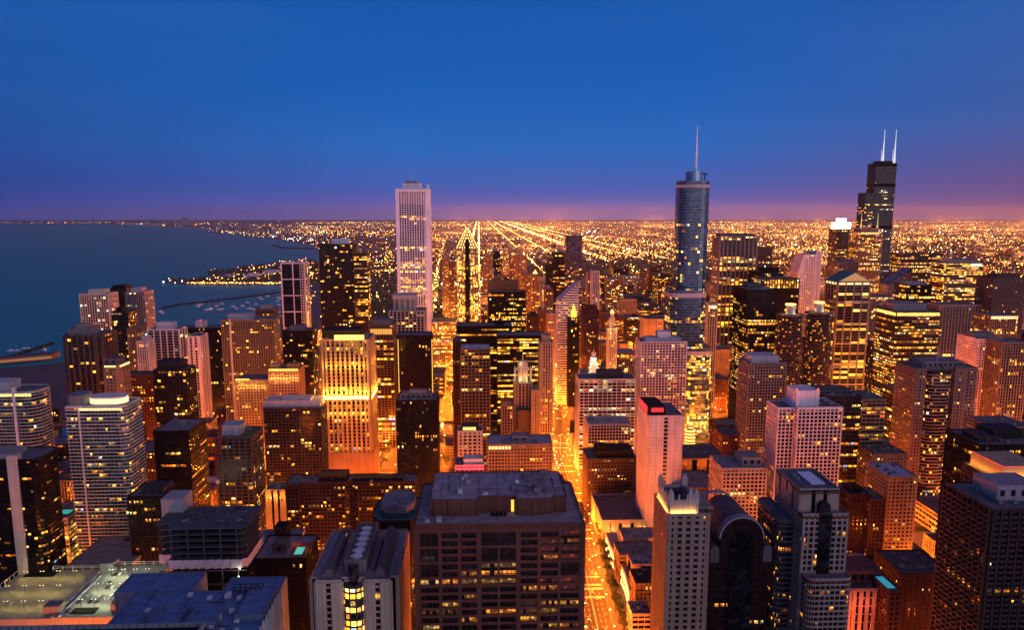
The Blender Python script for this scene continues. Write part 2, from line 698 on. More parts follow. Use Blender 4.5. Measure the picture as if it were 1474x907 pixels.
NSX = [-900, -700, -560, -400, -255, -125, -52, 215, 325, 390, 520, 610, 720, 840, 960, 1100]
EWY = [640, 745, 850, 950, 1050, 1225, 1345, 1465, 1585, 1705, 1825, 1950]
for x in NSX:
    sheet('street', [(x - 6, 420), (x + 6, 420), (x + 6, RIVER[0] - 1), (x - 6, RIVER[0] - 1)], .024, ASPH)
    y0 = RIVER[1] + 1
    if x < -600:
        continue
    sheet('street', [(x - 6, y0), (x + 6, y0), (x + 6, 2900 if x > 0 else 1700), (x - 6, 2900 if x > 0 else 1700)], .024, ASPH)
for y in EWY:
    sheet('street', [(-880 if y < 1000 else -640, y - 6), (1500, y - 6), (1500, y + 6), (-880 if y < 1000 else -640, y + 6)], .028, ASPH)
# painted lines on the avenue
m = MB()
for y in range(420, 1105, 9):
    x, x2 = av_x(y), av_x(y + 4)
    for o in (-7.2, -3.7, 3.7, 7.2):
        m.quad((x + o - .1, y, .035), (x + o + .1, y, .035), (x2 + o + .1, y + 4, .035), (x2 + o - .1, y + 4, .035))
for y in range(420, 1105, 12):
    x, x2 = av_x(y), av_x(y + 12)
    for o in (-.35, .35):
        m.quad((x + o - .1, y, .035), (x + o + .1, y, .035), (x2 + o + .1, y + 12, .035), (x2 + o - .1, y + 12, .035))
for yc in EWY[:5] + [655 - 30]:
    for dy in (-11, 11):
        for k in range(-11, 11):
            x = av_x(yc + dy) + k + .2
            m.quad((x, yc + dy - 1.6, .039), (x + .55, yc + dy - 1.6, .039), (x + .55, yc + dy + 1.6, .039), (x, yc + dy + 1.6, .039))
o = m.build('road_markings', PAINT)
o['kind'] = 'structure'

# breakwaters of the harbour
ROCK = wall_mat((.05, .05, .052), .9, .3, .5)
for pts, lab in (([(231, 444), (262, 438), (300, 434), (345, 428.5), (402, 421)], 'long dark stone breakwater enclosing the moored boats off the park'),
                 ([(-20, 519), (20, 512), (76, 494)], 'pale lit breakwater line running out across the lake beside the pier'),
                 ([(393, 353.5), (408, 357), (452, 358)], 'far dark breakwater hook in front of the southern shore')):
    m = MB()
    g = [ground(*p) for p in pts]
    for a, b in zip(g, g[1:]):
        m.bar((*a, -1.6), (*b, -1.6), 4.0 if a[1] < 4000 else 9)
    o = m.build('breakwater', ROCK)
    o['label'], o['category'], o['group'] = lab, 'breakwater', 'harbour breakwaters'

# ---------------------------------------------------------------- buildings
HAND = []
W_ = (.60, .56, .54)
CREAM, TAN, BRICK, BROWN = (.46, .38, .28), (.33, .25, .18), (.20, .085, .055), (.10, .065, .05)
DARK, GREY, PINK, STEEL = (.03, .028, .03), (.24, .235, .24), (.42, .30, .27), (.16, .2, .26)


def rnd(x0, x1, y0, y1, r, corners='1111', k=5):
    """rectangle with rounded corners; corners named in the order near-east, near-west, far-west, far-east"""
    out_ = []
    for (cx, cy, a0), q in zip(((x0 + r, y0 + r, 180), (x1 - r, y0 + r, 270), (x1 - r, y1 - r, 0), (x0 + r, y1 - r, 90)), corners):
        if q == '1':
            out_ += [(cx + r * math.cos(R(a0 + 90 * i / k)), cy + r * math.sin(R(a0 + 90 * i / k))) for i in range(k + 1)]
        else:
            out_.append(((x0, y0), (x1, y0), (x1, y1), (x0, y1))[(a0 - 180) // 90 % 4])
    return out_


def parapet(m, poly, z, h=1.1, w=.4):
    inn = offset(poly, -w)
    n = len(poly)
    for i in range(n):
        j = (i + 1) % n
        m.hexa([(*poly[i], z), (*poly[j], z), (*inn[j], z), (*inn[i], z), (*poly[i], z + h), (*poly[j], z + h), (*inn[j], z + h), (*inn[i], z + h)])


def roof_units(parent, rng, x0, x1, y0, y1, z, n, taken=(), tone=(.3, .3, .31)):
    """plant on the roof: each unit is a casing on feet with a fan ring"""
    done = list(taken)
    for _ in range(n * 4):
        if n <= 0:
            return
        w, d, h = rng.uniform(1.6, 4.2), rng.uniform(1.6, 4.5), rng.uniform(1, 2.6)
        if x1 - x0 < w + 3 or y1 - y0 < d + 3:
            return
        x, y = rng.uniform(x0 + 1.5, x1 - w - 1.5), rng.uniform(y0 + 1.5, y1 - d - 1.5)
        if any(x < b[1] + .5 and x + w > b[0] - .5 and y < b[3] + .5 and y + d > b[2] - .5 for b in done):
            continue
        done.append((x, x + w, y, y + d))
        n -= 1
        m = MB()
        m.box(x, y, z + .3, x + w, y + d, z + h)
        for fx in (x + .1, x + w - .4):
            m.box(fx, y + .1, z, fx + .3, y + d - .1, z + .3)
        m.cyl(x + w / 2, y + d / 2, z + h, z + h + .35, min(w, d) * .36, k=10)
        m.build('cooling_unit', wall_mat(tone, .6), parent)


def solid(parent, poly, z0, z1, sty, wall, lit, rng, mode='apt', pal='gold', gain=1.0, glass=None, roofc=(.13, .12, .125), dark=(), over=None, near=0, names=('glazing', 'facade_frame', 'roof'), par=1.1):
    """one storey stack: glazed core, the frame in front of it, its lit windows and its roof"""
    fm, lits, body = MB(), [], MB()
    facade(fm, lits, poly, z0, z1, sty, lit, rng, mode, pal, gain, dark, over, near > 0)
    body.prism(poly, z0, z1)
    body.build(names[0], glass or glass_mat(), parent)
    parapet(fm, offset(poly, .25), z1, par)
    wm = wall if not isinstance(wall, tuple) else wall_mat(wall)
    fm.build(names[1], wm, parent)
    rf = MB()
    rf.prism(offset(poly, -.2), z1 + .01, z1 + .18)
    rf.build(names[2], roof_mat(roofc), parent)
    lm = lit_mat()
    if near and lits:
        rng2 = random.Random(len(lits))
        vis = list(lits)
        rng2.shuffle(vis)
        pick, rest = vis[:near], vis[near:]
        for q in pick:
            m = MB()
            for e in q:
                m.quad(*e)
            m.build('lit_window', lm, parent)
        lits = rest
    if lits:
        m = MB()
        for q in lits:
            for e in q:
                m.quad(*e)
        m.build('lit_windows', lm, parent, kind='stuff')


def b(name, cat, label, short, xl, xr, yt, Y, D, sty, wall, lit, mode='apt', pal='gold', gain=1.0, yb=None, poly=None, ph=(), roofc=(.13, .12, .125), group=None, near=0, units=0, dark=(), over=None, glass=None, z0=0, seed=None, mast=None, par=1.1):
    x0, _ = at(xl, yt, Y)
    x1, _ = at(xr, yt, Y)
    H = at((xl + xr) / 2, yt, Y)[1]
    cx, cy = (x0 + x1) / 2, Y + D / 2
    rt = root(name, label, cat, (cx, cy, 0), group)
    rng = random.Random(seed if seed is not None else int(xl * 7 + yt * 13 + Y))
    p = [(x0, Y), (x1, Y), (x1, Y + D), (x0, Y + D)]
    if poly and poly[0] == 'r':
        p = rnd(x0, x1, Y, Y + D, poly[1], poly[2] if len(poly) > 2 else '1111')
    elif poly:
        p = [(x0 + (x1 - x0) * u, Y + D * v) for u, v in poly]
    solid(rt, p, z0, H, sty, wall, lit, rng, mode, pal, gain, glass, roofc, dark, over, near, par=par)
    taken = []
    for q in ph:
        fx0, fx1, fy0, fy1, h = q[:5]
        a = (x0 + (x1 - x0) * fx0, x0 + (x1 - x0) * fx1, Y + D * fy0, Y + D * fy1)
        taken.append(a)
        m = MB()
        pp = [(a[0], a[2]), (a[1], a[2]), (a[1], a[3]), (a[0], a[3])]
        m.prism(pp, H + .1, H + h)
        parapet(m, offset(pp, .15), H + h - .4, .9, .35)
        c = q[5] if len(q) > 5 else (wall if isinstance(wall, tuple) else GREY)
        pw_ = m.build('penthouse', wall_mat(c, .7), rt)
        if Y < 900 and sum(c) < 1.2:
            dv = MB()                                              # louvres and doors of the plant room
            n = max(1, int((a[1] - a[0]) / 5))
            for k in range(n):
                xx = a[0] + (k + .5) * (a[1] - a[0]) / n
                dv.box(xx - 1.3, a[2] - .06, H + h * .35, xx + 1.3, a[2] + .1, H + h * .75)
            sub(dv, 'louvre', wall_mat((.05, .05, .055), .5), pw_, rt.location)
    if units == 0 and Y < 900:
        units = 5
    if units > 0:
        roof_units(rt, rng, x0, x1, Y, Y + D, H + .18, units, taken)
    if mast:
        m = MB()
        fx, fy, h, r0 = mast
        zb = H
        xx, yy = x0 + (x1 - x0) * fx, Y + D * fy
        for a, q in zip(taken, ph):
            if a[0] < xx < a[1] and a[2] < yy < a[3]:
                zb = H + q[4]
        m.cyl(xx, yy, zb - .3, zb + h, r0, r0 * .3, 8)
        m.build('antenna_mast', wall_mat((.5, .5, .52), .5), rt)
    r = dict(x0=x0, x1=x1, y0=Y, y1=Y + D, H=H, root=rt, xl=xl, xr=xr, yt=yt, yb=yb, short=short)
    HAND.append(r)
    return r


def red_beacon(r, fx=.5, fy=.1, dz=0.6):
    m = MB()
    m.octa(r['x0'] + (r['x1'] - r['x0']) * fx, r['y0'] + (r['y1'] - r['y0']) * fy, r['H'] + dz + 1.2, .9)
    m.build('beacon', glow_mat((1, .06, .03), 5), r['root'])


def glow_band(r, fx0, fx1, za, zb, c=(1, .6, .2), s=2.5, name='light_band', side=None, out_=.5):
    """a band of lit glass or floodlit louvre, set proud of the facade"""
    m = MB()
    x0, x1 = r['x0'] + (r['x1'] - r['x0']) * fx0, r['x0'] + (r['x1'] - r['x0']) * fx1
    n = max(1, round((x1 - x0) / 3))
    for k in range(n):
        a, b_ = x0 + (x1 - x0) * (k + .08) / n, x0 + (x1 - x0) * (k + .92) / n
        m.box(a, r['y0'] - out_, za, b_, r['y0'] - out_ + .3, zb)
    if side:
        xs = r['x1'] if side > 0 else r['x0']
        n = max(1, round((r['y1'] - r['y0']) / 3))
        for k in range(n):
            a = r['y0'] + (r['y1'] - r['y0']) * (k + .08) / n
            c_ = r['y0'] + (r['y1'] - r['y0']) * (k + .92) / n
            m.box(xs + side * (out_ - .3) - (.0 if side > 0 else .3), a, za, xs + side * out_ + (.3 if side < 0 else .0), c_, zb)
    return m.build(name, glow_mat(c, s), r['root'])


def flood(r, n, z, e, c=(1, .45, .09), out_=2.0, side=0, fx=(.03, .97)):
    """floodlights on brackets along the facade, with their lamps"""
    fit = MB()
    for k in range(n):
        x = r['x0'] + (r['x1'] - r['x0']) * (fx[0] + (fx[1] - fx[0]) * (k + .5) / n)
        lamp(x, r['y0'] - out_, z, e, c, .5, r['root'])
        fit.box(x - .3, r['y0'] - out_ - .4, z - 1.1, x + .3, r['y0'] - .2, z - .75)
    if side:
        xs = (r['x1'] + out_) if side > 0 else (r['x0'] - out_)
        for k in range(max(2, n // 2)):
            y = r['y0'] + (r['y1'] - r['y0']) * (k + .5) / max(2, n // 2)
            lamp(xs, y, z, e, c, .5, r['root'])
            fit.box(min(xs, xs - side * out_) - .2, y - .3, z - 1.1, max(xs, xs - side * out_) + .2, y + .3, z - .75)
    fit.build('floodlight_bracket', wall_mat((.08, .08, .08)), r['root'])

# ================================================================ the buildings one knows by sight
AT, OT, HO = 'apartment_tower', 'office_tower', 'hotel_tower'
ab, ob, hb, lb = 'apartment building', 'office building', 'hotel', 'building'
# ---- lake side
q = b(AT, ab, 'dark brown tower with one pale vertical stripe, behind the lit parking deck', 'pale-striped dark tower', -60, 54, 664, 600, 34, 'H', (.05, .03, .028), .16, pal='amber', yb=800, poly=('r', 8, '0110'), near=70, seed=11, over=dict(fl=3.3), units=-1)
m = MB()
m.box(q['x0'] + (q['x1'] - q['x0']) * .62, q['y0'] - 1.6, 0, q['x0'] + (q['x1'] - q['x0']) * .75, q['y0'] + 6, q['H'] + 4.5)
m.build('stair_shaft', wall_mat((.5, .42, .38)), q['root'])
m = MB()
m.box(q['x0'] + 2, q['y0'] + 4, q['H'], q['x0'] + (q['x1'] - q['x0']) * .61, q['y0'] + 28, q['H'] + 3.6)
m.build('penthouse', wall_mat((.4, .34, .32)), q['root'])
q = b(AT, ab, 'curved white balcony tower at the lake edge of the view, yellow glowing top band', 'curved white tower with yellow top band', -45, 50, 566, 745, 34, 'B', (.5, .47, .47), .2, pal='gold', yb=700, poly=('r', 12, '0110'), near=60, ph=((.05, .55, .2, .8, 8, (.5, .47, .47)),), glass=glass_mat((.02, .045, .055)), over=dict(bay=3.4, rs=.9, sh=.65, pw=.1, rp=.1), units=-1)
glow_band(q, .05, .95, q['H'] - 3.2, q['H'] - .9, (1, .72, .16), 2.2, 'crown_lights', out_=.9)
m = MB()
m.box(q['x0'] + (q['x1'] - q['x0']) * .66, q['y0'] - 1.3, 0, q['x0'] + (q['x1'] - q['x0']) * .70, q['y0'] + 3, q['H'] + 5)
m.build('fin_wall', wall_mat((.6, .56, .56)), q['root'])
q = b(AT, ab, 'white balcony tower topped by a bright glowing oval drum', 'white tower with glowing drum', 95, 180, 586, 690, 32, 'B', (.55, .52, .50), .24, pal='gold', yb=805, poly=('r', 6, '0100'), near=90, glass=glass_mat((.02, .05, .058)), over=dict(bay=3.2, rs=.9, sh=.62, pw=.1, rp=.1), seed=5, units=-1)
glow_band(q, .22, .95, q['H'] - 3.0, q['H'] - 1.2, (1, .66, .2), 2.6, 'crown_lights', out_=.9)
m = MB()
xa, xb = q['x0'] + (q['x1'] - q['x0']) * .3, q['x0'] + (q['x1'] - q['x0']) * .92
dr = rnd(xa, xb, q['y0'] + 5, q['y0'] + 24, 9, k=6)
m.prism(dr, q['H'] + .2, q['H'] + 7)
d_ = m.build('drum', wall_mat((.7, .66, .6)), q['root'])
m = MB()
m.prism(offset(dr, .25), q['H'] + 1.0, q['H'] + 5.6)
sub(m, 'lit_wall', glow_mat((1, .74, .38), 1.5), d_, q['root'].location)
m = MB()
m.prism(rnd(q['x0'] - 1, xa - 2, q['y0'] + 1, q['y0'] + 26, 6, k=5), q['H'] + .2, q['H'] + 9)
m.build('roof_wing', wall_mat((.3, .29, .3)), q['root'])
m = MB()
m.box(q['x0'] + (q['x1'] - q['x0']) * .20, q['y0'] - 1.2, 0, q['x0'] + (q['x1'] - q['x0']) * .225, q['y0'] + 2, q['H'])
m.build('fin_wall', wall_mat((.6, .56, .56)), q['root'])
flood(q, 4, 9, 2500, out_=4)
b(AT, ab, 'tall brown ribbed tower with a stepped pale roof, nearer than the cream lakefront tower', 'tall brown ribbed tower', 88, 143, 484, 900, 42, 'P', (.2, .15, .13), .16, pal='amber', yb=640, poly=((0, .12), (.12, 0), (.88, 0), (1, .12), (1, 1), (0, 1)), ph=((.12, .7, .15, .7, 7, (.3, .27, .27)), (.3, .55, .2, .6, 11, (.34, .3, .3))), over=dict(bay=6.2, pw=1.7, rp=1.2, fl=3.2))
b(AT, ab, 'cream lakefront tower with thin white ribs and a glowing roof box', 'cream ribbed lakefront tower', 114, 155, 424, 1240, 34, 'P', (.56, .48, .42), .34, pal='pale', yb=520, ph=((.25, .8, .2, .8, 6, (.6, .5, .4)),), over=dict(bay=3.4, pw=1.0))
b(OT, ob, 'black glass lakefront tower with a single white roof light', 'black glass lakefront tower', 158, 182, 416, 1420, 30, 'C', DARK, .06, pal='cool', yb=480, ph=((.1, .9, .1, .9, 5, (.03, .035, .05)),))
b(AT, ab, 'grey gridded lakefront tower with a stepped roof beside the black glass one', 'grey gridded lakefront tower', 180, 208, 421, 1330, 36, 'G', (.34, .34, .38), .15, pal='pale', yb=520, ph=((.2, .75, .2, .8, 6, (.5, .42, .4)),))
b(AT, ab, 'low dark blue glass tower standing before the black lakefront tower', 'dark blue glass tower', 160, 184, 450, 1190, 28, 'C', (.05, .06, .1), .12, pal='mix', yb=540, ph=((.2, .6, .2, .7, 6, (.05, .06, .09)),))
b(AT, ab, 'thin tan slab tower near the lakefront, lit windows in one column', 'thin tan slab tower', 183, 195, 474, 1120, 26, 'P', TAN, .25, yb=545)
b(AT, ab, 'small white pier-fronted tower below the grey gridded lakefront tower', 'small white pier-fronted tower', 197, 213, 492, 1080, 22, 'P', (.5, .48, .5), .12, yb=545, ph=((.3, .9, .2, .7, 6),))
b(AT, ab, 'low brick block with planted terrace on an orange-lit base', 'brick block with planted terrace', 176, 220, 541, 1010, 26, 'K', BRICK, .28, yb=600, roofc=(.05, .08, .04))
q = b(AT, ab, 'short tan tower with a ring of yellow lights under its roof', 'short tan tower with yellow light ring', 145, 172, 527, 850, 24, 'K', (.34, .24, .19), .14, yb=580, poly=((0, .2), (.2, 0), (.8, 0), (1, .2), (1, 1), (0, 1)), ph=((.08, .85, .1, .9, 6.5, (.22, .21, .24)),))
glow_band(q, .2, .8, q['H'] - 1.2, q['H'] + .1, (1, .68, .14), 4, 'ring_lights', 1, .6)
b(AT, ab, 'dark glass condominium framed by bright white portal ribs', 'white-framed glass condominium', 212, 258, 475, 1180, 30, 'C', (.58, .6, .66), .17, pal='pale', yb=560, over=dict(bay=9, pw=1.3, rp=1.0, rs=.1, sh=.5), ph=((.25, .75, .2, .8, 9, (.5, .52, .58)),))
b(AT, ab, 'dark slab with two broad white end walls and red roof beacons', 'dark slab with white end walls', 269, 287, 485, 1120, 34, 'P', (.52, .48, .52), .05, yb=560, over=dict(bay=8, pw=3.6, rp=.8))
r_ = b(AT, ab, 'wide dark slab with white lift shaft and red beacon, toward the harbour', 'wide dark slab with white lift shaft', 243, 318, 473, 1230, 28, 'D', (.06, .055, .065), .13, yb=545, ph=((.5, .66, .1, .7, 10, (.5, .5, .56)),))
red_beacon(r_, .58, .3, 10)
q = b(HO, hb, 'wide cream apartment slab with gold window bays and white roof plant', 'wide cream slab with gold windows', 318, 394, 461, 1140, 32, 'B', (.34, .29, .2), .22, pal='gold', yb=545, gain=1.2, over=dict(bay=3.2, rs=.3, sh=.9, pw=.5), ph=((.1, .55, .2, .8, 7, (.42, .42, .46)),))
m = MB()
m.box(q['x0'] + 11, q['y0'] - 1, 0, q['x0'] + 13.4, q['y0'] + 2, q['H'] + 2)
m.build('fin_wall', wall_mat((.5, .46, .45)), q['root'])
b(AT, ab, 'brown stepped tower next to the harbour, warm lit roofline', 'brown stepped harbour tower', 368, 393, 446, 1280, 30, 'K', (.22, .15, .11), .22, yb=520, ph=((.2, .8, .2, .8, 5, (.4, .36, .36)),))
b(AT, ab, 'dark brick gridded tower with a grey octagonal penthouse and gold windows', 'dark brick tower with grey penthouse', 220, 268, 534, 900, 30, 'G', (.10, .062, .055), .3, yb=625, ph=((.08, .8, .15, .85, 9, (.08, .08, .1)),), over=dict(bay=4, fl=3.4), near=24)
q = b(HO, hb, 'cream hotel block with orange lit cornice below the wide cream slab', 'cream hotel with orange cornice', 338, 385, 548, 960, 34, 'K', (.42, .33, .2), .2, yb=620, gain=1.2)
glow_band(q, .02, .45, q['H'] + .3, q['H'] + 2.2, (1, .4, .05), 3, 'cornice_lights')
flood(q, 4, q['H'] - 8, 2500, out_=3)
q = b(HO, hb, 'pink lit hotel block crowned with two glowing orange gables', 'pink hotel with orange gables', 386, 430, 533, 940, 30, 'K', (.46, .3, .2), .22, yb=575, gain=1.2, ph=((.05, .35, .1, .5, 6, (.5, .3, .15)), (.6, .95, .1, .5, 6, (.5, .3, .15))))
glow_band(q, .02, .98, q['H'] - 1, q['H'] + 1.5, (1, .36, .05), 3, 'cornice_lights')
flood(q, 5, q['H'] - 10, 4000, (1, .35, .08), out_=3)
flood(q, 4, 26, 5000, (1, .35, .06), out_=5)
b(OT, ob, 'squat oxblood red office block with dishes on its purple flat roof', 'squat oxblood office block', 221, 272, 622, 735, 46, 'H', (.075, .022, .02), .12, pal='amber', mode='office', yb=690, roofc=(.16, .15, .17), units=6, near=24, ph=((.45, .62, .45, .62, 3, (.35, .34, .36)),))
q = b(AT, ab, 'concrete framed glass tower with roof garden beside the red crane', 'concrete-framed tower by the crane', 309, 362, 631, 700, 36, 'G', (.16, .145, .15), .26, pal='mix', yb=730, ph=((.12, .62, .2, .7, 9, (.42, .4, .42)),), roofc=(.06, .10, .03), over=dict(bay=5, pw=1.1, fl=3.3), near=50)
b(lb.replace('building', 'brick_block'), lb, 'low dark brick block with flat roofs behind the bronze mid-rise', 'low dark brick block', 190, 224, 652, 800, 40, 'K', BRICK, .18, yb=690, units=3)
b(AT, ab, 'bronze gridded mid-rise with scattered amber windows beside the unfinished tower', 'bronze gridded mid-rise', 184, 234, 716, 640, 34, 'G', (.075, .05, .045), .22, pal='amber', yb=815, units=4, near=60, over=dict(bay=2.9, fl=3.1), ph=((.3, .95, .2, .8, 4, (.16, .13, .14)),))
q = b(OT, ob, 'low office block with turquoise roof pool and yellow lit ribbon windows', 'low block with turquoise roof pool', 66, 97, 748, 690, 40, 'H', (.4, .38, .34), .9, pal='gold', mode='office', yb=800, gain=.8, units=-1)
m = MB()
m.box(q['x0'] + 4, q['y0'] + 12, q['H'] + .2, q['x0'] + 13, q['y0'] + 22, q['H'] + .5)
m.build('pool', glow_mat((.03, .42, .36), .8), q['root'])
q = b(AT, ab, 'tall brown balcony tower with a white box penthouse beside the golden tower', 'tall brown tower with white penthouse', 379, 462, 588, 800, 30, 'B', (.16, .115, .10), .27, pal='gold', yb=690, near=70, over=dict(bay=3.6, rs=.5, sh=.8, pw=.6), ph=((.0, .98, .08, .9, 6.5, (.46, .42, .43)), (.3, .8, .2, .7, 8.5, (.5, .46, .48))))
b(OT, ob, 'dark tower behind white portal grid, open lattice strip at one edge', 'white portal-grid dark tower', 404, 438, 379, 1400, 34, 'C', (.62, .58, .62), .09, pal='gold', mode='office', yb=465, over=dict(bay=20, pw=1.6, rp=.9, fl=26, sh=1.6, rs=.8), glass=glass_mat((.008, .01, .016)))
m = MB()
q = HAND[-1]
for k in range(34):
    z = q['H'] * .3 + k * q['H'] * .7 / 34
    m.box(q['x1'] - 8, q['y0'] - .9, z, q['x1'], q['y0'] - .3, z + .9)
for k in range(3):
    m.box(q['x1'] - 8 + k * 3.7, q['y0'] - 1, 0, q['x1'] - 7.4 + k * 3.7, q['y0'] - .2, q['H'])
m.build('lattice', wall_mat((.62, .55, .5)), q['root'])
for k in range(3):
    red_beacon(q, .1 + .4 * k, .2, 1)
b(OT, ob, 'black glass block with a slanted lit terrace, in front of the white portal-grid tower', 'black block with slanted terrace', 406, 449, 477, 1230, 36, 'C', (.05, .04, .04), .14, pal='gold', yb=560, ph=((.2, .7, .2, .8, 6, (.3, .28, .3)),))
b(AT, ab, 'dark bronze rippled tower beside the tallest white skyscraper', 'dark bronze rippled tower', 459, 507, 352, 1440, 42, 'B', (.11, .085, .07), .26, pal='gold', yb=470, over=dict(bay=3.4, rs=.6, sh=.9, pw=.4, fl=3.6), ph=((.35, .85, .2, .8, 9, (.5, .5, .56)),))
b(OT, ob, 'slim bronze tower with gold lit floors clinging to the rippled tower', 'slim gold-lit bronze tower', 509, 528, 366, 1420, 40, 'H', (.14, .10, .08), .5, mode='office', yb=480)
q = b(OT, ob, 'golden floodlit pier tower with a burning ring of lights at mid height', 'golden floodlit tower', 462, 530, 490, 830, 44, 'P', (.50, .33, .16), .25, pal='gold', mode='office', yb=650, over=dict(bay=4.6, pw=2.1, rp=1.6, sh=.6), dark=((0, .12),), near=20, ph=((.0, .8, .25, .95, 8, (.10, .07, .06)),))
zr = at(495, 573, 828)[1]
glow_band(q, .02, .98, zr - 1.5, zr + 1.8, (1, .62, .12), 7, 'ring_lights', 1, 2.2)
glow_band(q, .28, .92, q['H'] + .3, q['H'] + 5.5, (1, .55, .1), 3, 'crown_lights')
flood(q, 9, zr + 5, 12000, (1, .40, .04), 4.5, 1)
flood(q, 5, zr + 32, 6500, (1, .42, .05), 6, 1)
flood(q, 4, zr - 18, 5000, (1, .36, .04), 6, 1)
flood(q, 5, q['H'] + 6, 4000, (1, .42, .05), 3)
m = MB()
m.box(q['x0'] - 2.2, q['y0'] - 2.2, 0, q['x1'] + 2.2, q['y0'] + 46.5, at(495, 652, 828)[1])
m.build('podium', wall_mat((.42, .26, .14)), q['root'])
q = b(OT, ob, 'tall brown gridded tower with a glowing orange top, behind the golden tower', 'brown tower with orange top', 531, 566, 468, 1050, 34, 'G', (.3, .2, .13), .35, mode='office', yb=580, over=dict(bay=4.2), ph=((.1, .9, .1, .9, 5, (.3, .26, .26)),))
glow_band(q, .05, .95, q['H'] - 12, q['H'] - 5, (1, .42, .06), 1.1, 'crown_lights')
flood(q, 3, 20, 9000, out_=8)
q = b(OT, ob, 'oxblood slab edged with two vertical strings of gold lights', 'oxblood slab with gold light strings', 571, 620, 484, 1000, 34, 'P', (.085, .028, .02), .08, pal='amber', yb=565, over=dict(bay=3.6, pw=2.0))
m = MB()
for fx in (.03, 1.1):
    for k in range(44):
        z = q['H'] * (.35 + .63 * k / 44)
        x = q['x0'] + (q['x1'] - q['x0']) * min(fx, 1.0) + (-.2 if fx < 1 else .9)
        m.box(x, q['y0'] - 1.1, z, x + .9, q['y0'] - .5, z + 1.1)
m.build('light_string', glow_mat((1, .50, .06), 2.6), q['root'], kind='stuff')
q = b(HO, hb, 'pale tower with open colonnaded crown before the tallest white skyscraper', 'colonnaded pale tower', 560, 611, 448, 1100, 40, 'P', (.46, .37, .32), .3, pal='gold', yb=480, over=dict(bay=5, pw=1.5))
m = MB()
x0, x1, y0, H = q['x0'], q['x1'], q['y0'], q['H']
zt = at(585, 424, 1110)[1]
xa, xb = at(567, 424, 1110)[0], at(599, 424, 1110)[0]
for k in range(5):
    x = xa + (xb - xa - 2) * k / 4
    m.box(x, y0 + 3, H, x + 2, y0 + 5, zt - 6)
    m.box(x, y0 + 28, H, x + 2, y0 + 30, zt - 6)
m.box(xa - 1, y0 + 2, zt - 6, xb + 1, y0 + 31, zt)
m.box(xa + 4, y0 + 8, H, xb - 4, y0 + 26, zt - 6.1)
m.build('crown', wall_mat((.5, .42, .38)), q['root'])
b(OT, ob, 'black block with messy lit plant on its roof, in front of the oxblood slab', 'black block with lit roof plant', 570, 629, 578, 800, 34, 'D', (.045, .035, .035), .14, pal='mix', yb=690, near=40, ph=((.1, .85, .25, .8, 5, (.3, .26, .24)), (.3, .72, .3, .6, 8, (.36, .32, .3))), units=4)
b(OT, ob, 'tan gridded office tower with a bluish white roof and lit ribbon floors', 'tan tower with bluish roof', 663, 705, 503, 930, 34, 'G', (.30, .20, .14), .42, mode='office', yb=610, roofc=(.5, .52, .6), near=20, over=dict(bay=4.2, fl=3.8), units=3)
b(OT, ob, 'narrow red brick slab attached beside the tan tower with bluish roof', 'narrow red brick slab', 652, 662, 492, 950, 30, 'P', (.2, .075, .045), .05, yb=590)
b(OT, ob, 'long low black office block with scattered gold floors, behind the tan tower', 'long black office block', 657, 737, 470, 1190, 40, 'H', DARK, .45, mode='office', pal='gold', yb=520, ph=((.7, .86, .3, .7, 4),))
b(OT, ob, 'shorter black office block brightly striped with gold floors, above the gothic crown', 'shorter black gold-striped block', 716, 784, 484, 1130, 40, 'H', (.035, .02, .02), .7, mode='office', pal='gold', gain=1.2, yb=560)
b(OT, ob, 'square black tower with rows of gold windows in front of a tan slab', 'square black gold-windowed tower', 703, 757, 421, 1420, 40, 'D', (.04, .022, .016), .5, mode='office', pal='gold', yb=470)
b(OT, ob, 'broad tan slab with a plain top behind the square black tower', 'broad plain tan slab', 702, 746, 405, 1500, 30, 'K', (.36, .22, .12), .05, yb=420, ph=((.2, .45, .2, .8, 9),))
b(OT, ob, 'small dark stone block with a grey roof by the slanted striped tower', 'small dark stone block', 760, 776, 456, 1420, 36, 'K', (.14, .08, .06), .12, yb=480, ph=((.2, .8, .2, .8, 5),))
q = b(OT, ob, 'slender tan stone tower with carved piers at the avenue, above the sparkling plaza', 'slender tan stone avenue tower', 778, 796, 494, 950, 30, 'P', (.46, .33, .2), .28, pal='gold', yb=600, over=dict(bay=3.2, pw=1.5), ph=((.15, .85, .15, .85, 8),))
flood(q, 2, 25, 9000, out_=6)
b(OT, ob, 'dark blue glass tower standing alone before the glittering avenues', 'lone dark blue glass tower', 814, 838, 340, 1900, 36, 'C', (.12, .13, .2), .2, pal='amber', yb=420, glass=glass_mat((.05, .06, .12)), dark=((.78, 1),))
b(OT, ob, 'maroon flat-topped tower beside the lone dark blue glass tower', 'maroon flat-topped tower', 796, 813, 365, 1850, 34, 'H', (.09, .035, .03), .2, mode='office', yb=430)
b(OT, ob, 'short black tower against the maroon flat-topped tower', 'short black tower', 787, 796, 382, 1800, 30, 'D', (.04, .03, .02), .2, yb=420)
b(OT, ob, 'white ribbed tower with a bright lit column edge, behind the dark red stone tower', 'white ribbed tower', 853, 863, 391, 1500, 26, 'P', (.55, .5, .48), .1, yb=440)
q = b(OT, ob, 'pale slim tower with glowing yellow stair column next to the white ribbed tower', 'slim tower with yellow stair column', 846, 852, 393, 1540, 24, 'P', (.4, .33, .25), .3, yb=440, gain=1.6)
b(OT, ob, 'dark red stone tower with blue glass strips behind the gold-tipped tower', 'dark red stone tower', 840, 862, 447, 1440, 34, 'P', (.16, .06, .05), .12, yb=500, glass=glass_mat((.02, .02, .06)), ph=((.1, .9, .1, .9, 7),))
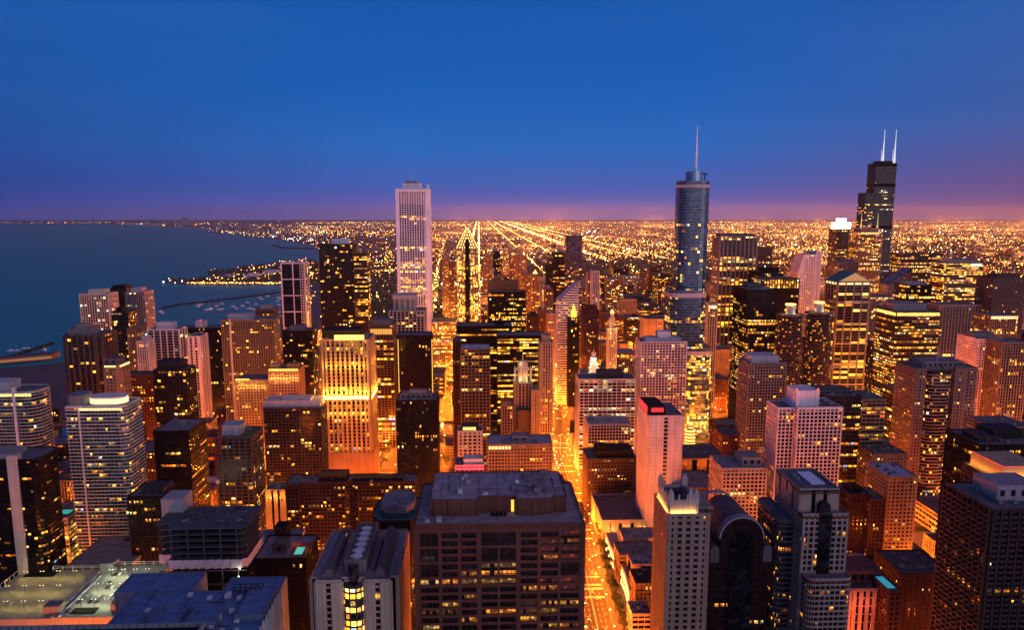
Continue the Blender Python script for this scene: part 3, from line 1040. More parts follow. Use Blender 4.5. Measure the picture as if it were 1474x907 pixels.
b(OT, ob, 'wide white gridded office block with dark penthouse facing the avenue', 'wide white gridded block', 834, 915, 547, 935, 36, 'G', (.56, .48, .42), .38, mode='office', pal='pale', yb=610, near=40, over=dict(bay=5.4, pw=.7, fl=3.7, sh=1.0), ph=((.35, .8, .2, .7, 8, (.12, .11, .12)),))
q = b(AT, ab, 'white chequered apartment tower with a small white roof box', 'white chequered tower', 923, 989, 493, 960, 34, 'G', (.60, .5, .5), .34, pal='mix', yb=640, near=60, over=dict(bay=3.6, pw=1.0, fl=3.3, sh=1.0), ph=((.4, .68, .3, .7, 11, (.6, .56, .6)), (.12, .9, .2, .8, 4, (.5, .45, .46))))
b(OT, ob, 'white gridded block with yellow lit upper floors, lower than the one behind', 'lower white gridded block', 847, 908, 612, 870, 36, 'G', (.5, .42, .36), .42, mode='office', pal='gold', yb=650, near=30, over=dict(bay=3.4, pw=.6, fl=3.6), roofc=(.3, .29, .29))
b(OT, ob, 'broad brown stone office block with deep-set windows beside the avenue', 'broad brown stone block', 846, 917, 662, 800, 40, 'K', (.21, .145, .10), .3, pal='gold', yb=720, near=40, ph=((.2, .95, .15, .85, 7, (.10, .075, .06)), (.25, .4, .2, .6, 11, (.08, .06, .05))))
q = b(AT, ab, 'tall blank white slab with narrow window columns and a red lit roof sign', 'blank white slab with red sign', 935, 983, 600, 705, 52, 'P', (.52, .49, .54), .14, pal='amber', yb=750, near=20, over=dict(bay=9, pw=6.4, rp=.4, sh=.8), units=-1)
m = MB()
m.box(q['x0'] - .6, q['y0'] + 3, q['H'], q['x0'] + 15, q['y0'] + 44, q['H'] + 8)
m.build('penthouse', wall_mat((.12, .03, .035)), q['root'])
m = MB()
m.box(q['x0'] - 1.2, q['y0'] + 6, q['H'] + 1.2, q['x0'] - .8, q['y0'] + 42, q['H'] + 8)
m.box(q['x0'] + 2, q['y0'] + 2.4, q['H'] + 3.5, q['x0'] + 13, q['y0'] + 2.8, q['H'] + 7.4)
m.build('sign_panel', glow_mat((1, .025, .04), .8), q['root'])
m = MB()
for k in range(1, int(q['H'] / 3.3)):
    m.box(q['x0'] - .43, q['y0'] - .43, k * 3.3, q['x1'] + .43, q['y0'] - .38, k * 3.3 + .14)
    m.box(q['x0'] - .43, q['y0'] - .37, k * 3.3, q['x0'] - .38, q['y1'], k * 3.3 + .14)
m.build('panel_joints', wall_mat((.3, .28, .3)), q['root'], kind='stuff')
for k in range(2):
    lamp(q['x0'] - 6, q['y0'] + 12 + 22 * k, q['H'] + 6, 2500, (1, .08, .12), 1, q['root'])
    lamp(q['x0'] + 8 + 10 * k, q['y0'] + 1, q['H'] + 9, 900, (1, .08, .12), 1, q['root'])
q = b(AT, ab, 'slender white ribbed tower with a bright lamp box on top, below the tall steel-blue skyscraper', 'slender white tower with lamp box', 1019, 1033, 438, 1190, 22, 'P', (.58, .5, .46), .25, pal='gold', yb=560, over=dict(bay=3.4, pw=1.2))
glow_band(q, .1, .9, q['H'] - 6, q['H'] - 2, (1, .74, .36), 3, 'lamp_box')
b(OT, ob, 'huge black steel tower with gold office floors, dark below', 'huge black steel tower', 1077, 1119, 418, 1060, 62, 'D', (.02, .018, .02), .75, mode='office', pal='gold', yb=600, dark=((0, .3), (.93, 1)), over=dict(bay=1.8, pw=.4, fl=3.9), near=20, ph=((.2, .7, .4, .8, 6, (.2, .19, .22)),), roofc=(.3, .3, .34), gain=1.15)
b(OT, ob, 'grey concrete-ribbed tower with notched mechanical crown, gold floors', 'grey tower with notched crown', 1036, 1091, 340, 1480, 44, 'P', (.30, .27, .28), .6, mode='office', yb=410, over=dict(bay=8, pw=2.4, rp=1.0), dark=((.86, .97),), ph=((.05, .95, .1, .9, 4, (.2, .2, .22)),))
b(OT, ob, 'brown pinstriped tower just behind the grey tower with notched crown', 'brown pinstriped tower', 1093, 1112, 357, 1560, 40, 'P', (.26, .15, .1), .15, yb=400, over=dict(bay=3.6, pw=1.5))
b(OT, ob, 'low black slab behind the huge black steel tower', 'low black slab', 1088, 1128, 391, 1420, 40, 'D', (.035, .03, .03), .25, mode='office', yb=420, ph=((.3, .9, .2, .8, 5),))
b(OT, ob, 'brown ribbed office block with gold windows next to the white wedge tower', 'brown ribbed office block', 1096, 1151, 402, 1300, 50, 'P', (.12, .085, .06), .4, mode='office', yb=450, over=dict(bay=4.5, pw=1.4))
b(AT, ab, 'tan apartment tower with close window grid and lit roof corner', 'tan close-gridded tower', 1078, 1132, 524, 830, 34, 'G', (.38, .27, .22), .2, yb=660, near=40, over=dict(bay=3.0, pw=.9, fl=3.1, sh=1.1), ph=((.1, .85, .15, .85, 7, (.5, .45, .48)),))
q = b(OT, ob, 'broad gold-lit office tower with ribbon floors and pale plant floor', 'broad gold-lit ribbon tower', 1290, 1354, 449, 1040, 52, 'H', (.16, .12, .10), .85, mode='office', pal='gold', yb=570, gain=1.2, near=20, over=dict(sh=1.5, bay=3.6), ph=((.05, .8, .25, .9, 9, (.33, .3, .33)),))
glow_band(q, .02, .98, q['H'] - 5, q['H'] - 1.5, (1, .56, .1), 2.2, 'crown_lights', -1)
b(OT, ob, 'gold-windowed square tower by the far freeway, dark flat roof', 'gold-windowed square tower', 1299, 1356, 366, 1700, 50, 'D', (.14, .09, .05), .5, mode='office', yb=400, pal='gold')
q = b(OT, ob, 'bright gold tower with white lit crown sign at the western edge of downtown', 'bright gold western tower', 1362, 1416, 379, 1480, 50, 'H', (.26, .18, .1), .7, mode='office', yb=430, pal='gold', gain=1.2, ph=((.05, .95, .1, .9, 5, (.4, .34, .32)),))
glow_band(q, .66, .94, q['H'] - 5, q['H'] - 1, (1, .8, .5), 3.5, 'roof_sign')
b(OT, ob, 'dark block striped with thin white piers below the bright gold western tower', 'dark white-striped block', 1354, 1413, 440, 1280, 40, 'P', (.4, .34, .34), .08, yb=480, over=dict(bay=5, pw=.7), glass=glass_mat((.015, .012, .015)))
b(AT, ab, 'bulky brown stone tower near the picture edge over the gold western tower', 'bulky brown stone tower', 1431, 1478, 401, 1260, 46, 'K', (.24, .15, .13), .1, yb=460, ph=((.2, .9, .2, .8, 6),))
q = b(OT, ob, 'low stone block with a white-gold glowing attic at the western edge', 'low block with glowing attic', 1426, 1466, 455, 1130, 40, 'P', (.36, .24, .16), .3, yb=490)
glow_band(q, .02, .98, q['H'] - 4, q['H'] - .5, (1, .62, .22), 3.5, 'attic_lights')
b(OT, ob, 'grey office block with a long barrel roof near the green-gabled tower', 'grey barrel-roofed block', 1253, 1287, 428, 1360, 44, 'G', (.3, .28, .32), .25, mode='office', yb=470)
b(OT, ob, 'low dark glass block with a pale roof between the barrel roof and the gold tower', 'dark block with pale roof', 1305, 1342, 411, 1400, 44, 'C', (.06, .06, .09), .2, mode='office', yb=440, ph=((.1, .9, .2, .8, 4, (.4, .38, .42)),))
b(OT, ob, 'bluish stepped office block in front of the bright-crowned skyscraper', 'bluish stepped office block', 1207, 1236, 378, 1700, 44, 'G', (.24, .22, .27), .1, yb=410, ph=((.2, .8, .2, .8, 6),))
b(OT, ob, 'dark wide office block with striped gold floors behind the white lattice tower', 'dark wide striped block', 1188, 1240, 572, 770, 44, 'H', (.11, .075, .065), .25, mode='office', yb=680, near=20, ph=((.02, .9, .3, .9, 3.5, (.22, .18, .2)),))
b(OT, ob, 'gold-lit office wing joined to the dark wide striped block', 'gold-lit office wing', 1242, 1275, 576, 770, 40, 'H', (.3, .22, .17), .75, mode='office', yb=640, near=20)
b(OT, ob, 'curved brown block with a lit cornice arc beside the apartment tower with antenna', 'curved brown block', 1290, 1318, 562, 880, 30, 'H', (.2, .11, .06), .35, mode='office', yb=650, poly=('r', 10, '1100'))
q = b(AT, ab, 'tall brown apartment tower with round balcony bay and a white antenna', 'brown tower with antenna', 1319, 1411, 532, 790, 40, 'K', (.34, .22, .18), .15, pal='gold', yb=725, near=70, poly=((0, 0), (.16, 0), (.16, .12), (.62, .12), (.62, 0), (.78, 0), (.78, .1), (1, .1), (1, 1), (0, 1)), mast=(.42, .3, 16, .5), ph=((.16, .8, .2, .9, 6, (.3, .26, .28)),))
m = MB()
xa, xb = q['x0'] + (q['x1'] - q['x0']) * .2, q['x0'] + (q['x1'] - q['x0']) * .58
bay_ = rnd(xa, xb, q['y0'] - 2, q['y0'] + 14, 8, '1100')
for k in range(int(q['H'] / 3.4)):
    m.prism(offset(bay_, .5), k * 3.4, k * 3.4 + 1.0)
m.build('round_balconies', wall_mat((.42, .29, .24)), q['root'])
m = MB()
m.prism(bay_, 0, q['H'] - 2)
m.build('bay_glass', glass_mat((.02, .016, .016)), q['root'])
fm, li = MB(), []
facade(fm, li, offset(bay_, .05), 4, q['H'] - 3, 'B', .3, random.Random(8), 'apt', 'gold', over=dict(bay=2.6, fl=3.4, sh=1.0, pw=.3))
m = MB()
for e in li:
    for e2 in e:
        m.quad(*e2)
m.build('bay_lights', lit_mat(), q['root'], kind='stuff')
q = b(AT, ab, 'white-fronted apartment tower glowing pink, small square windows', 'white-fronted pink tower', 1407, 1444, 489, 930, 40, 'K', (.64, .52, .52), .12, yb=610, near=30, over=dict(bay=3.4, pw=1.7, sh=1.4), ph=((.1, .9, .3, .9, 5, (.34, .26, .25)),))
flood(q, 3, 25, 9000, (1, .35, .14), 6)
b(AT, ab, 'tan apartment tower at the picture edge with dark window columns', 'tan edge apartment tower', 1443, 1482, 494, 900, 36, 'P', (.36, .25, .18), .2, yb=640)
b(AT, ab, 'white lattice apartment tower with a plain white tank house on its roof', 'white lattice tower', 1149, 1213, 588, 640, 34, 'G', (.66, .58, .62), .14, pal='amber', yb=700, near=60, over=dict(bay=3.2, pw=.75, fl=3.15, sh=.7, rs=.5), ph=((.0, .52, .15, .8, 13, (.66, .6, .66)),))
q = HAND[-1]
red_beacon(q, .02, .2, 13)
red_beacon(q, .5, .2, 13)
x0, _ = at(1121, 592, 645)
rng = random.Random(3)
solid(q['root'], [(x0, 646), (q['x0'] - .6, 646), (q['x0'] - .6, 672), (x0, 672)], 0, q['H'] - 1.5, 'G', (.66, .58, .62), .14, rng, pal='amber', over=dict(bay=3.2, pw=.75, fl=3.15, sh=.7, rs=.5), near=30, names=('wing_glazing', 'wing_frame', 'wing_roof'))
# ---- centre
q = b(lb.replace('building', 'white_block'), lb, 'small white block with black slot windows and yellow lit roof lounge', 'small white block with slot windows', 659, 694, 622, 860, 24, 'K', (.66, .58, .56), .05, yb=655, near=12, ph=((.15, .85, .2, .8, 5, (.16, .12, .1)),), over=dict(bay=5, pw=2, fl=4))
glow_band(q, .2, .75, q['H'] + .6, q['H'] + 4, (1, .6, .14), 2, 'lounge_windows', out_=-4.4)
q = b('club_building', lb, 'low building washed in red and magenta light with white roof plant', 'red-washed low building', 655, 696, 671, 760, 26, 'H', (.5, .3, .3), .1, yb=705, near=10, ph=((.3, .98, .15, .7, 5, (.6, .55, .6)),), units=4)
for k in range(4):
    lamp(q['x0'] + (q['x1'] - q['x0']) * (k + .5) / 4, q['y0'] - 3, q['H'] - 3, 2600, (1, .03, .12), .5, q['root'])
    lamp(q['x0'] + (q['x1'] - q['x0']) * (k + .5) / 4, q['y0'] - 4, q['H'] - 16, 1800, (1, .05, .12), .5, q['root'])
q = b(HO, hb, 'long tan hotel block with a yellow lit top floor beside the avenue', 'long tan hotel block', 703, 795, 641, 760, 34, 'G', (.36, .26, .2), .16, pal='gold', yb=705, near=50, over=dict(bay=3.0, pw=.8, fl=3.4, sh=1.2), roofc=(.3, .28, .31), ph=((.38, .62, .3, .8, 5, (.38, .32, .3)),))
glow_band(q, .0, .36, q['H'] - 4, q['H'] - .8, (1, .62, .2), 1.8, 'top_floor_lights')
# ---- front row
q = b(OT, ob, 'massive dark red granite tower in the front row with square paned windows', 'massive red granite tower', 597, 841, 757, 372, 60, 'G', (.33, .112, .074), .2, pal='gold', yb=907, near=100, over=dict(bay=300, pw=2.4, fl=300, sh=4, rs=.5, rp=.5), roofc=(.30, .25, .25), dark=((.93, 1),), glass=glass_mat((.012, .009, .009)), gain=1.1, units=-1)
x0, x1, y0, H = q['x0'], q['x1'], q['y0'], q['H']
m = MB()
w = x1 - x0
pa = [(x0 + w * .08, y0 + 13), (x0 + w * .375, y0 + 13), (x0 + w * .375, y0 + 17), (x0 + w * .60, y0 + 17), (x0 + w * .60, y0 + 13), (x0 + w * .83, y0 + 13), (x0 + w * .83, y0 + 16), (x0 + w * .915, y0 + 16), (x0 + w * .915, y0 + 56), (x0 + w * .08, y0 + 56)]
m.prism(pa, H + .1, H + 8)
parapet(m, pa, H + 8, .7, .4)
ph_ = m.build('penthouse', wall_mat((.32, .12, .085)), q['root'])
m = MB()
m.prism(offset(pa, -.5), H + 8.05, H + 8.2)
sub(m, 'penthouse_roof', roof_mat((.36, .30, .30)), ph_, q['root'].location)
for k in range(9):                                                # joints between the granite panels
    m = MB()
    xx = x0 + w * (.1 + .085 * k)
    if .36 < .1 + .085 * k < .61:
        continue
    m.box(xx, y0 + 12.94, H + .4, xx + .25, y0 + 13.1, H + 7.4)
    sub(m, 'wall_joint', wall_mat((.05, .025, .02)), ph_, q['root'].location)
m = MB()
m.box(x0 + w * .575, y0 + 16.7, H + .6, x0 + w * .592, y0 + 16.9, H + 6.6)
sub(m, 'lit_doorway', glow_mat((1, .5, .06), 1.8), ph_, q['root'].location)
for k in range(4):
    m = MB()
    m.cyl(x0 + w * (.46 + .025 * k), y0 + 12, H + .3, H + 1.8, .8, k=10)
    m.build('vent_fan', wall_mat((.06, .06, .06)), q['root'])
roof_units(q['root'], random.Random(8), x0 + w * .6, x0 + w * .9, y0 + 17, y0 + 54, H + 8.2, 13, tone=(.34, .27, .26))
roof_units(q['root'], random.Random(9), x0 + w * .08, x0 + w * .5, y0 + 17, y0 + 54, H + 8.2, 5, tone=(.5, .48, .5))
m = MB()
rng = random.Random(14)
for k in range(14):
    xx, yy = x0 + w * rng.uniform(.1, .86), y0 + rng.uniform(19, 53)
    ln = rng.uniform(4, 14)
    ex, ey = (min(ln, x0 + w * .9 - xx), 0) if k % 2 else (0, min(ln, y0 + 55 - yy))
    m.bar((xx, yy, H + 8.6), (xx + ex, yy + ey, H + 8.6), .14)
    m.bar((xx, yy, H + 8.2), (xx, yy, H + 8.7), .14)
m.build('roof_pipes', wall_mat((.25, .2, .19)), q['root'], kind='stuff')
m = MB()
for k in range(7):
    xx = x0 + w * (.08 + .118 * (k + .5))
    m.box(xx, y0 + 17.5, H + 8.205, xx + .25, y0 + 55.4, H + 8.24)
m.build('roof_seams', wall_mat((.16, .13, .13)), q['root'], kind='stuff')
roof_units(q['root'], random.Random(4), x0 + w * .02, x0 + w * .2, y0 + 1, y0 + 12, H + .2, 2, tone=(.45, .42, .42))
m = MB()
for a, r0 in ((0, 1.2), (.5, 1.1), (1.0, .7)):
    m.cyl(x0 + w * .62, y0 + 36, H + 9 + a, H + 9.5 + a, r0, r0 * .8, 12)
m.cyl(x0 + w * .62, y0 + 36, H + 8.1, H + 9.1, .15)
m.build('satellite_dish', wall_mat((.7, .7, .7), .4), q['root'])
# the granite grid: seven bays, some upper windows two floors high
GRAN, MUL = wall_mat((.33, .112, .074)), wall_mat((.26, .09, .06))
cols = [((a - 597) / 244, (c - 597) / 244) for a, c in ((601, 630), (635, 658), (663, 685), (692, 742), (749, 773), (778, 803), (807, 836))]
FH, ZT = 3.9, H - 3.1
fr, mu = MB(), MB()
edges = [0] + [v for c in cols for v in c] + [1]
for k in range(0, len(edges), 2):
    fr.box(x0 + w * edges[k] - (.5 if k == 0 else 0), y0 - .95, 20, x0 + w * edges[k + 1] + (.5 if k == 14 else 0), y0 - .02, H - .95)
fr.box(x0 - .5, y0 - .9, ZT, x1 + .5, y0 - .03, H - .92)
rng = random.Random(61)
PANE_GLOW = {(0, 6): 1.3, (1, 6): 1.1, (2, 6): .3, (2, 5): .6, (3, 4): .3, (3, 5): .9, (3, 6): .4, (4, 7): .8, (5, 7): .6, (5, 2): .12, (5, 3): .35, (5, 1): .12, (6, 0): .1, (6, 1): .2, (6, 2): .08, (6, 3): .16, (6, 6): .15, (6, 9): .7, (5, 9): .4, (1, 9): .5, (0, 10): .12, (1, 10): .1, (3, 10): .8, (2, 8): .25, (4, 10): .2, (5, 6): .1, (6, 7): .08, (0, 3): .05, (4, 9): .1, (2, 11): .9, (4, 11): .7, (5, 10): .3}  # window glow; last bay's dim upper panes are orange reflections painted as emission
for ci, (fa, fb) in enumerate(cols):
    xa, xb = x0 + w * fa, x0 + w * fb
    nm = 4 if ci == 3 else 3
    for j in range(1, nm):
        xx = xa + (xb - xa) * j / nm
        mu.box(xx - .09, y0 - .3, 20, xx + .09, y0 - .02, ZT)
    if ci == 3:
        fr.box((xa + xb) / 2 - .5, y0 - .93, 20, (xa + xb) / 2 + .5, y0 - .04, ZT - 2 * FH)
    for k in range(34):
        zb_ = ZT - k * FH
        if zb_ < 24:
            break
        merged = ci in (0, 3, 6) and k in (0, 2, 4)
        if not merged:
            fr.box(xa, y0 - .88, zb_ - FH, xb, y0 - .05, zb_ - FH + 1.3)
        if ci in (0, 3, 6) and k < 6:
            for j in range(1, 5):
                zz2 = zb_ - FH * j / 5
                mu.box(xa, y0 - .27, zz2 - .07, xb, y0 - .03, zz2 + .07)
        else:
            mu.box(xa, y0 - .27, zb_ - .75, xb, y0 - .03, zb_ - .63)
        g0 = PANE_GLOW.get((ci, k), rng.choice((0, 0, 0, 0, .12, .4)) if k > 11 else 0)
        if g0:
            mw = MB()
            tint = (1, .12, .02) if g0 < .2 and ci > 4 else rng.choice(PAL['gold'])
            ns = nm * 2
            for j in range(ns):
                if rng.random() < .2:
                    continue
                u0, u1 = xa + (xb - xa) * (j + .06) / ns, xa + (xb - xa) * (j + .94) / ns
                zs_ = zb_ - FH + 1.4
                zm = zs_ + rng.uniform(.5, 1.4)
                for z_a, z_b, f in ((zs_, zm, rng.uniform(.1, .5)), (zm + .04, zb_ - .1, rng.choice((.3, .7, 1, 2.4)))):
                    mw.quad((u0, y0 - .05, z_a), (u1, y0 - .05, z_a), (u1, y0 - .05, z_b), (u0, y0 - .05, z_b), tuple(v * g0 * f for v in tint))
            if mw.f:
                mw.build('lit_window', lit_mat(), q['root'])
fr.build('granite_grid', GRAN, q['root'])
mu.build('mullions', MUL, q['root'], kind='stuff')
# plant roof block standing behind the granite tower
b('plant_block', lb, 'dark low roof crowded with grey plant behind the massive granite tower', 'dark roof with grey plant', 742, 815, 706, 470, 26, 'K', (.14, .085, .07), .1, yb=720, units=14, roofc=(.12, .1, .1))

q = b(HO, hb, 'beige stone front tower with glowing yellow bay and white fans on its roof', 'beige front tower with yellow bay', 446, 570, 838, 390, 66, 'P', (.54, .40, .30), .16, pal='gold', yb=907, near=80, over=dict(bay=8.5, pw=5.0, rp=1.2, fl=3.4, sh=1.0), poly=((0, .06), (.07, .06), (.07, 0), (.36, 0), (.36, .05), (.64, .05), (.64, 0), (.93, 0), (.93, .06), (1, .06), (1, 1), (0, 1)), roofc=(.28, .24, .24), units=-1)
x0, x1, y0, H = q['x0'], q['x1'], q['y0'], q['H']
w = x1 - x0
m = MB()
cxm = x0 + w * .5
bayp = [(cxm - 5.4, y0 + 3.2), (cxm - 4, y0 - 1), (cxm - 1.6, y0 - 2.2), (cxm + 1.6, y0 - 2.2), (cxm + 4, y0 - 1), (cxm + 5.4, y0 + 3.2)]
m.prism(bayp, 10, H - 1)
m.prism([(cxm - 2.6, y0 + 3), (cxm, y0 - 1.2), (cxm + 2.6, y0 + 3)], H - 1, H + 8)
by = m.build('bay_window', glass_mat((.03, .026, .02)), q['root'])
fm, li = MB(), []
facade(fm, li, bayp, 10, H - 2, 'H', .96, random.Random(2), 'office', 'gold', 2.6, over=dict(sh=1.0, bay=2.6, fl=3.6, rs=.25))
sub(fm, 'bay_frame', wall_mat((.2, .16, .12)), by, q['root'].location)
m = MB()
for e in li:
    for e2 in e:
        m.quad(*e2)
sub(m, 'bay_lights', lit_mat(), by, q['root'].location, kind='stuff')
m = MB()
for s in (-1, 1):                                                 # long sloping attic roofs
    xa, xb = (x0 + w * .1, x0 + w * .26) if s < 0 else (x0 + w * .74, x0 + w * .9)
    m.hexa([(xa, y0 + 3, H), (xb, y0 + 3, H), (xb, y0 + 62, H), (xa, y0 + 62, H), (xa + (3 if s < 0 else 1), y0 + 4, H + 5), (xb - (1 if s < 0 else 3), y0 + 4, H + 5), (xb - (1 if s < 0 else 3), y0 + 61, H + 5), (xa + (3 if s < 0 else 1), y0 + 61, H + 5)])
m.build('attic_roof', wall_mat((.26, .22, .23)), q['root'])
m = MB()
fr = [(cxm - 5.5, y0 + 9), (cxm + 5.5, y0 + 9), (cxm + 5.5, y0 + 60), (cxm - 5.5, y0 + 60)]
m.prism(fr, H + .1, H + 4.5)
parapet(m, fr, H + 4.5, 3.2, .5)
for k in range(13):
    yy = y0 + 10 + k * 4
    for sx in (-5, 3.6):
        m.bar((cxm + sx, yy, H + 7.4), (cxm + sx + 1.5, yy + 3.5, H + 7.4), .16)
        m.bar((cxm + sx + 1.5, yy, H + 7.4), (cxm + sx, yy + 3.5, H + 7.4), .16)
ct = m.build('cooling_tower', wall_mat((.33, .28, .28)), q['root'])
for k in range(6):
    m = MB()
    yy = y0 + 15 + k * 7.6
    m.cyl(cxm, yy, H + 4.6, H + 7, 2.6, 2.3, 16)
    m.cyl(cxm, yy, H + 7, H + 7.5, 2.5, 2.5, 16)
    m.box(cxm - 3.2, yy - .5, H + 6.5, cxm + 3.2, yy + .5, H + 7.3)
    sub(m, 'fan_drum', wall_mat((.72, .7, .72), .5), ct, q['root'].location)
m = MB()
for s, f in ((-1, .3), (1, .68)):
    m.box(x0 + w * f, y0 + 12, H, x0 + w * (f + .045), y0 + 50, H + 3)
m.build('roof_wall', wall_mat((.3, .26, .26)), q['root'])
roof_units(q['root'], random.Random(5), cxm + 6, x0 + w * .72, y0 + 36, y0 + 62, H + .2, 4)
lamp(cxm - 11, y0 + 52, H + 4, 260, (1, .55, .1), .4, q['root'])

q = b(OT, ob, 'green-roofed octagonal glass tower between the beige and granite front towers', 'green-roofed octagonal tower', 534, 603, 752, 500, 46, 'C', (.05, .06, .06), .18, pal='gold', yb=830, near=24, poly=((.18, 0), (.82, 0), (1, .2), (1, .8), (.82, 1), (.18, 1), (0, .8), (0, .2)), roofc=(.05, .16, .14), units=-1)
x0, x1, y0, H = q['x0'], q['x1'], q['y0'], q['H']
m = MB()
w = x1 - x0
p8 = [(x0 + w * u, y0 + 46 * v) for u, v in ((.3, .16), (.72, .16), (.86, .34), (.86, .7), (.72, .88), (.3, .88), (.16, .7), (.16, .34))]
m.prism(offset(p8, 2.4), H + .1, H + 3, offset(p8, .4))
m.build('copper_skirt', wall_mat((.06, .2, .17), .6), q['root'])
m = MB()
m.prism(p8, H + 2.5, H + 6.5)
parapet(m, p8, H + 6.5, .8)
m.build('penthouse', wall_mat((.33, .3, .32)), q['root'])
roof_units(q['root'], random.Random(6), x0 + w * .28, x0 + w * .74, y0 + 9, y0 + 34, H + 6.5, 4, tone=(.34, .33, .36))
# zigzag slab
q = b(AT, ab, 'long low brown zigzag balcony slab with amber windows and red plant room', 'long zigzag balcony slab', 411, 598, 698, 640, 24, 'B', (.15, .085, .07), .2, pal='amber', yb=770, near=90, over=dict(bay=3.1, rs=.45, sh=1.0, pw=.7, fl=3.0), poly=((0, 0), (.1, 0), (.1, .15), (.45, .15), (.5, .35), (.55, .15), (1, .15), (1, 1), (0, 1)), ph=((.24, .46, .3, .9, 5.5, (.2, .075, .06)), (.5, .9, .3, .8, 2.5, (.16, .1, .1))))
# orange-lit wall seen between the towers
q = b('theatre_building', lb, 'windowless block glowing orange from floodlights, beside the zigzag slab', 'orange floodlit block', 382, 411, 707, 690, 20, 'P', (.5, .34, .16), .0, yb=760, over=dict(bay=9, pw=7))
flood(q, 3, q['H'] - 6, 3000, (1, .42, .06), 5)
flood(q, 3, 12, 6000, (1, .42, .06), 6)
# pool roof building
q = b(OT, ob, 'black glass block with a glowing turquoise swimming pool on its roof', 'black block with roof pool', 366, 440, 806, 520, 40, 'D', (.05, .04, .04), .1, pal='amber', yb=907, near=30, ph=((.28, .55, .25, .6, 6, (.22, .19, .2)),), roofc=(.2, .2, .23), units=-1)
x0, x1, y0, H = q['x0'], q['x1'], q['y0'], q['H']
w = x1 - x0
m = MB()
m.box(x0 + w * .64, y0 + 3, H + .2, x0 + w * .97, y0 + 27, H + .35)
m.build('pool_terrace', wall_mat((.42, .16, .08)), q['root'])
m = MB()
m.box(x0 + w * .72, y0 + 7, H + .36, x0 + w * .88, y0 + 19, H + .5)
m.build('pool', glow_mat((.05, .6, .48), .8), q['root'])
lamp(x0 + w * .68, y0 + 24, H + 3, 420, (1, .12, .04), .3, q['root'])
lamp(x0 + w * .93, y0 + 14, H + 3, 240, (1, .2, .06), .3, q['root'])
q = b('roof_block', lb, 'pale flat block with black chimney box behind the roof pool', 'pale block with black chimney', 366, 428, 783, 590, 26, 'H', (.38, .34, .35), .1, yb=800, ph=((.44, .72, .2, .7, 10, (.06, .05, .05)),), roofc=(.2, .21, .24))

# ---- golden mid-rises strung along the far avenues
for (xl, xr, yt, Y, sty, col, lit, lab, sh_) in (
        (695, 708, 368, 2300, 'K', (.36, .24, .14), .5, 'tan mid-rise just past the golden chevron-roofed tower', 'tan mid-rise past the chevron roof'),
        (710, 720, 362, 2500, 'D', (.08, .05, .04), .3, 'dark slim tower with a pale lit cap amid the far golden mid-rises', 'dark slim tower with pale cap'),
        (724, 732, 358, 2850, 'P', (.38, .27, .2), .4, 'narrow tan tower rising highest among the far golden mid-rises', 'narrow tan far tower'),
        (733, 739, 371, 2150, 'P', (.42, .3, .18), .5, 'slim golden ribbed block over the square black gold-windowed tower', 'slim golden ribbed block'),
        (740, 758, 369, 2100, 'K', (.38, .25, .14), .35, 'wide tan block with a white roof box, above the square black gold-windowed tower', 'wide tan block with white roof box'),
        (742, 753, 357, 2900, 'K', (.4, .3, .2), .4, 'far tan block with a glowing domed cap', 'far tan block with glowing cap'),
        (750, 765, 394, 1850, 'K', (.42, .28, .15), .5, 'golden stone block with floodlit roof gardens before the wide tan block', 'golden block with lit roof'),
        (765, 777, 398, 1800, 'P', (.42, .29, .16), .4, 'golden stone block with a small lit pyramid roof', 'golden block with lit pyramid'),
        (785, 796, 416, 1600, 'P', (.36, .25, .17), .25, 'slim tan stone tower below the short black tower', 'slim tan stone tower'),
        (776, 787, 446, 1440, 'K', (.42, .2, .1), .3, 'rust-orange block glowing from the street between the far towers', 'rust-orange glowing block'),
        (788, 800, 452, 1400, 'K', (.5, .33, .25), .3, 'pink-tan block against the slanted striped tower', 'pink-tan block'),
        (636, 646, 372, 2350, 'K', (.38, .26, .14), .5, 'golden block beyond the park stage, paler of two', 'pale golden block beyond the stage'),
        (646, 655, 378, 2250, 'P', (.3, .19, .1), .5, 'golden ribbed block beyond the park stage, darker of two', 'dark golden block beyond the stage')):
    q = b('mid_rise', lb, lab, sh_, xl, xr, yt, Y, 36, sty, col, lit, yb=None, gain=1.5, group='golden mid-rises of the far avenues', ph=((.3, .7, .2, .8, 5, (.5, .42, .36)),))
    lamp((q['x0'] + q['x1']) / 2, Y - 14, 14, 60000, (1, .26, .03), 1, q['root'])
    lamp((q['x0'] + q['x1']) / 2, Y - 26, 40, 60000, (1, .28, .04), 1, q['root'])
    if 'pyramid' in lab or 'capped' in lab or 'domed' in lab:
        m = MB()
        cx = (q['x0'] + q['x1']) / 2
        m.cyl(cx, Y + 16, q['H'] + 5, q['H'] + 14, 6, .3, 8)
        m.build('lit_cap', glow_mat((1, .6, .15), 2), q['root'])

# ================================================================ landmarks with shapes of their own
def hand(x0, x1, y0, y1, H, xl, xr, yt, yb, short, rt):
    r = dict(x0=x0, x1=x1, y0=y0, y1=y1, H=H, root=rt, xl=xl, xr=xr, yt=yt, yb=yb, short=short)
    HAND.append(r)
    return r


def P4(x0, y0, x1, y1):
    return [(x0, y0), (x1, y0), (x1, y1), (x0, y1)]


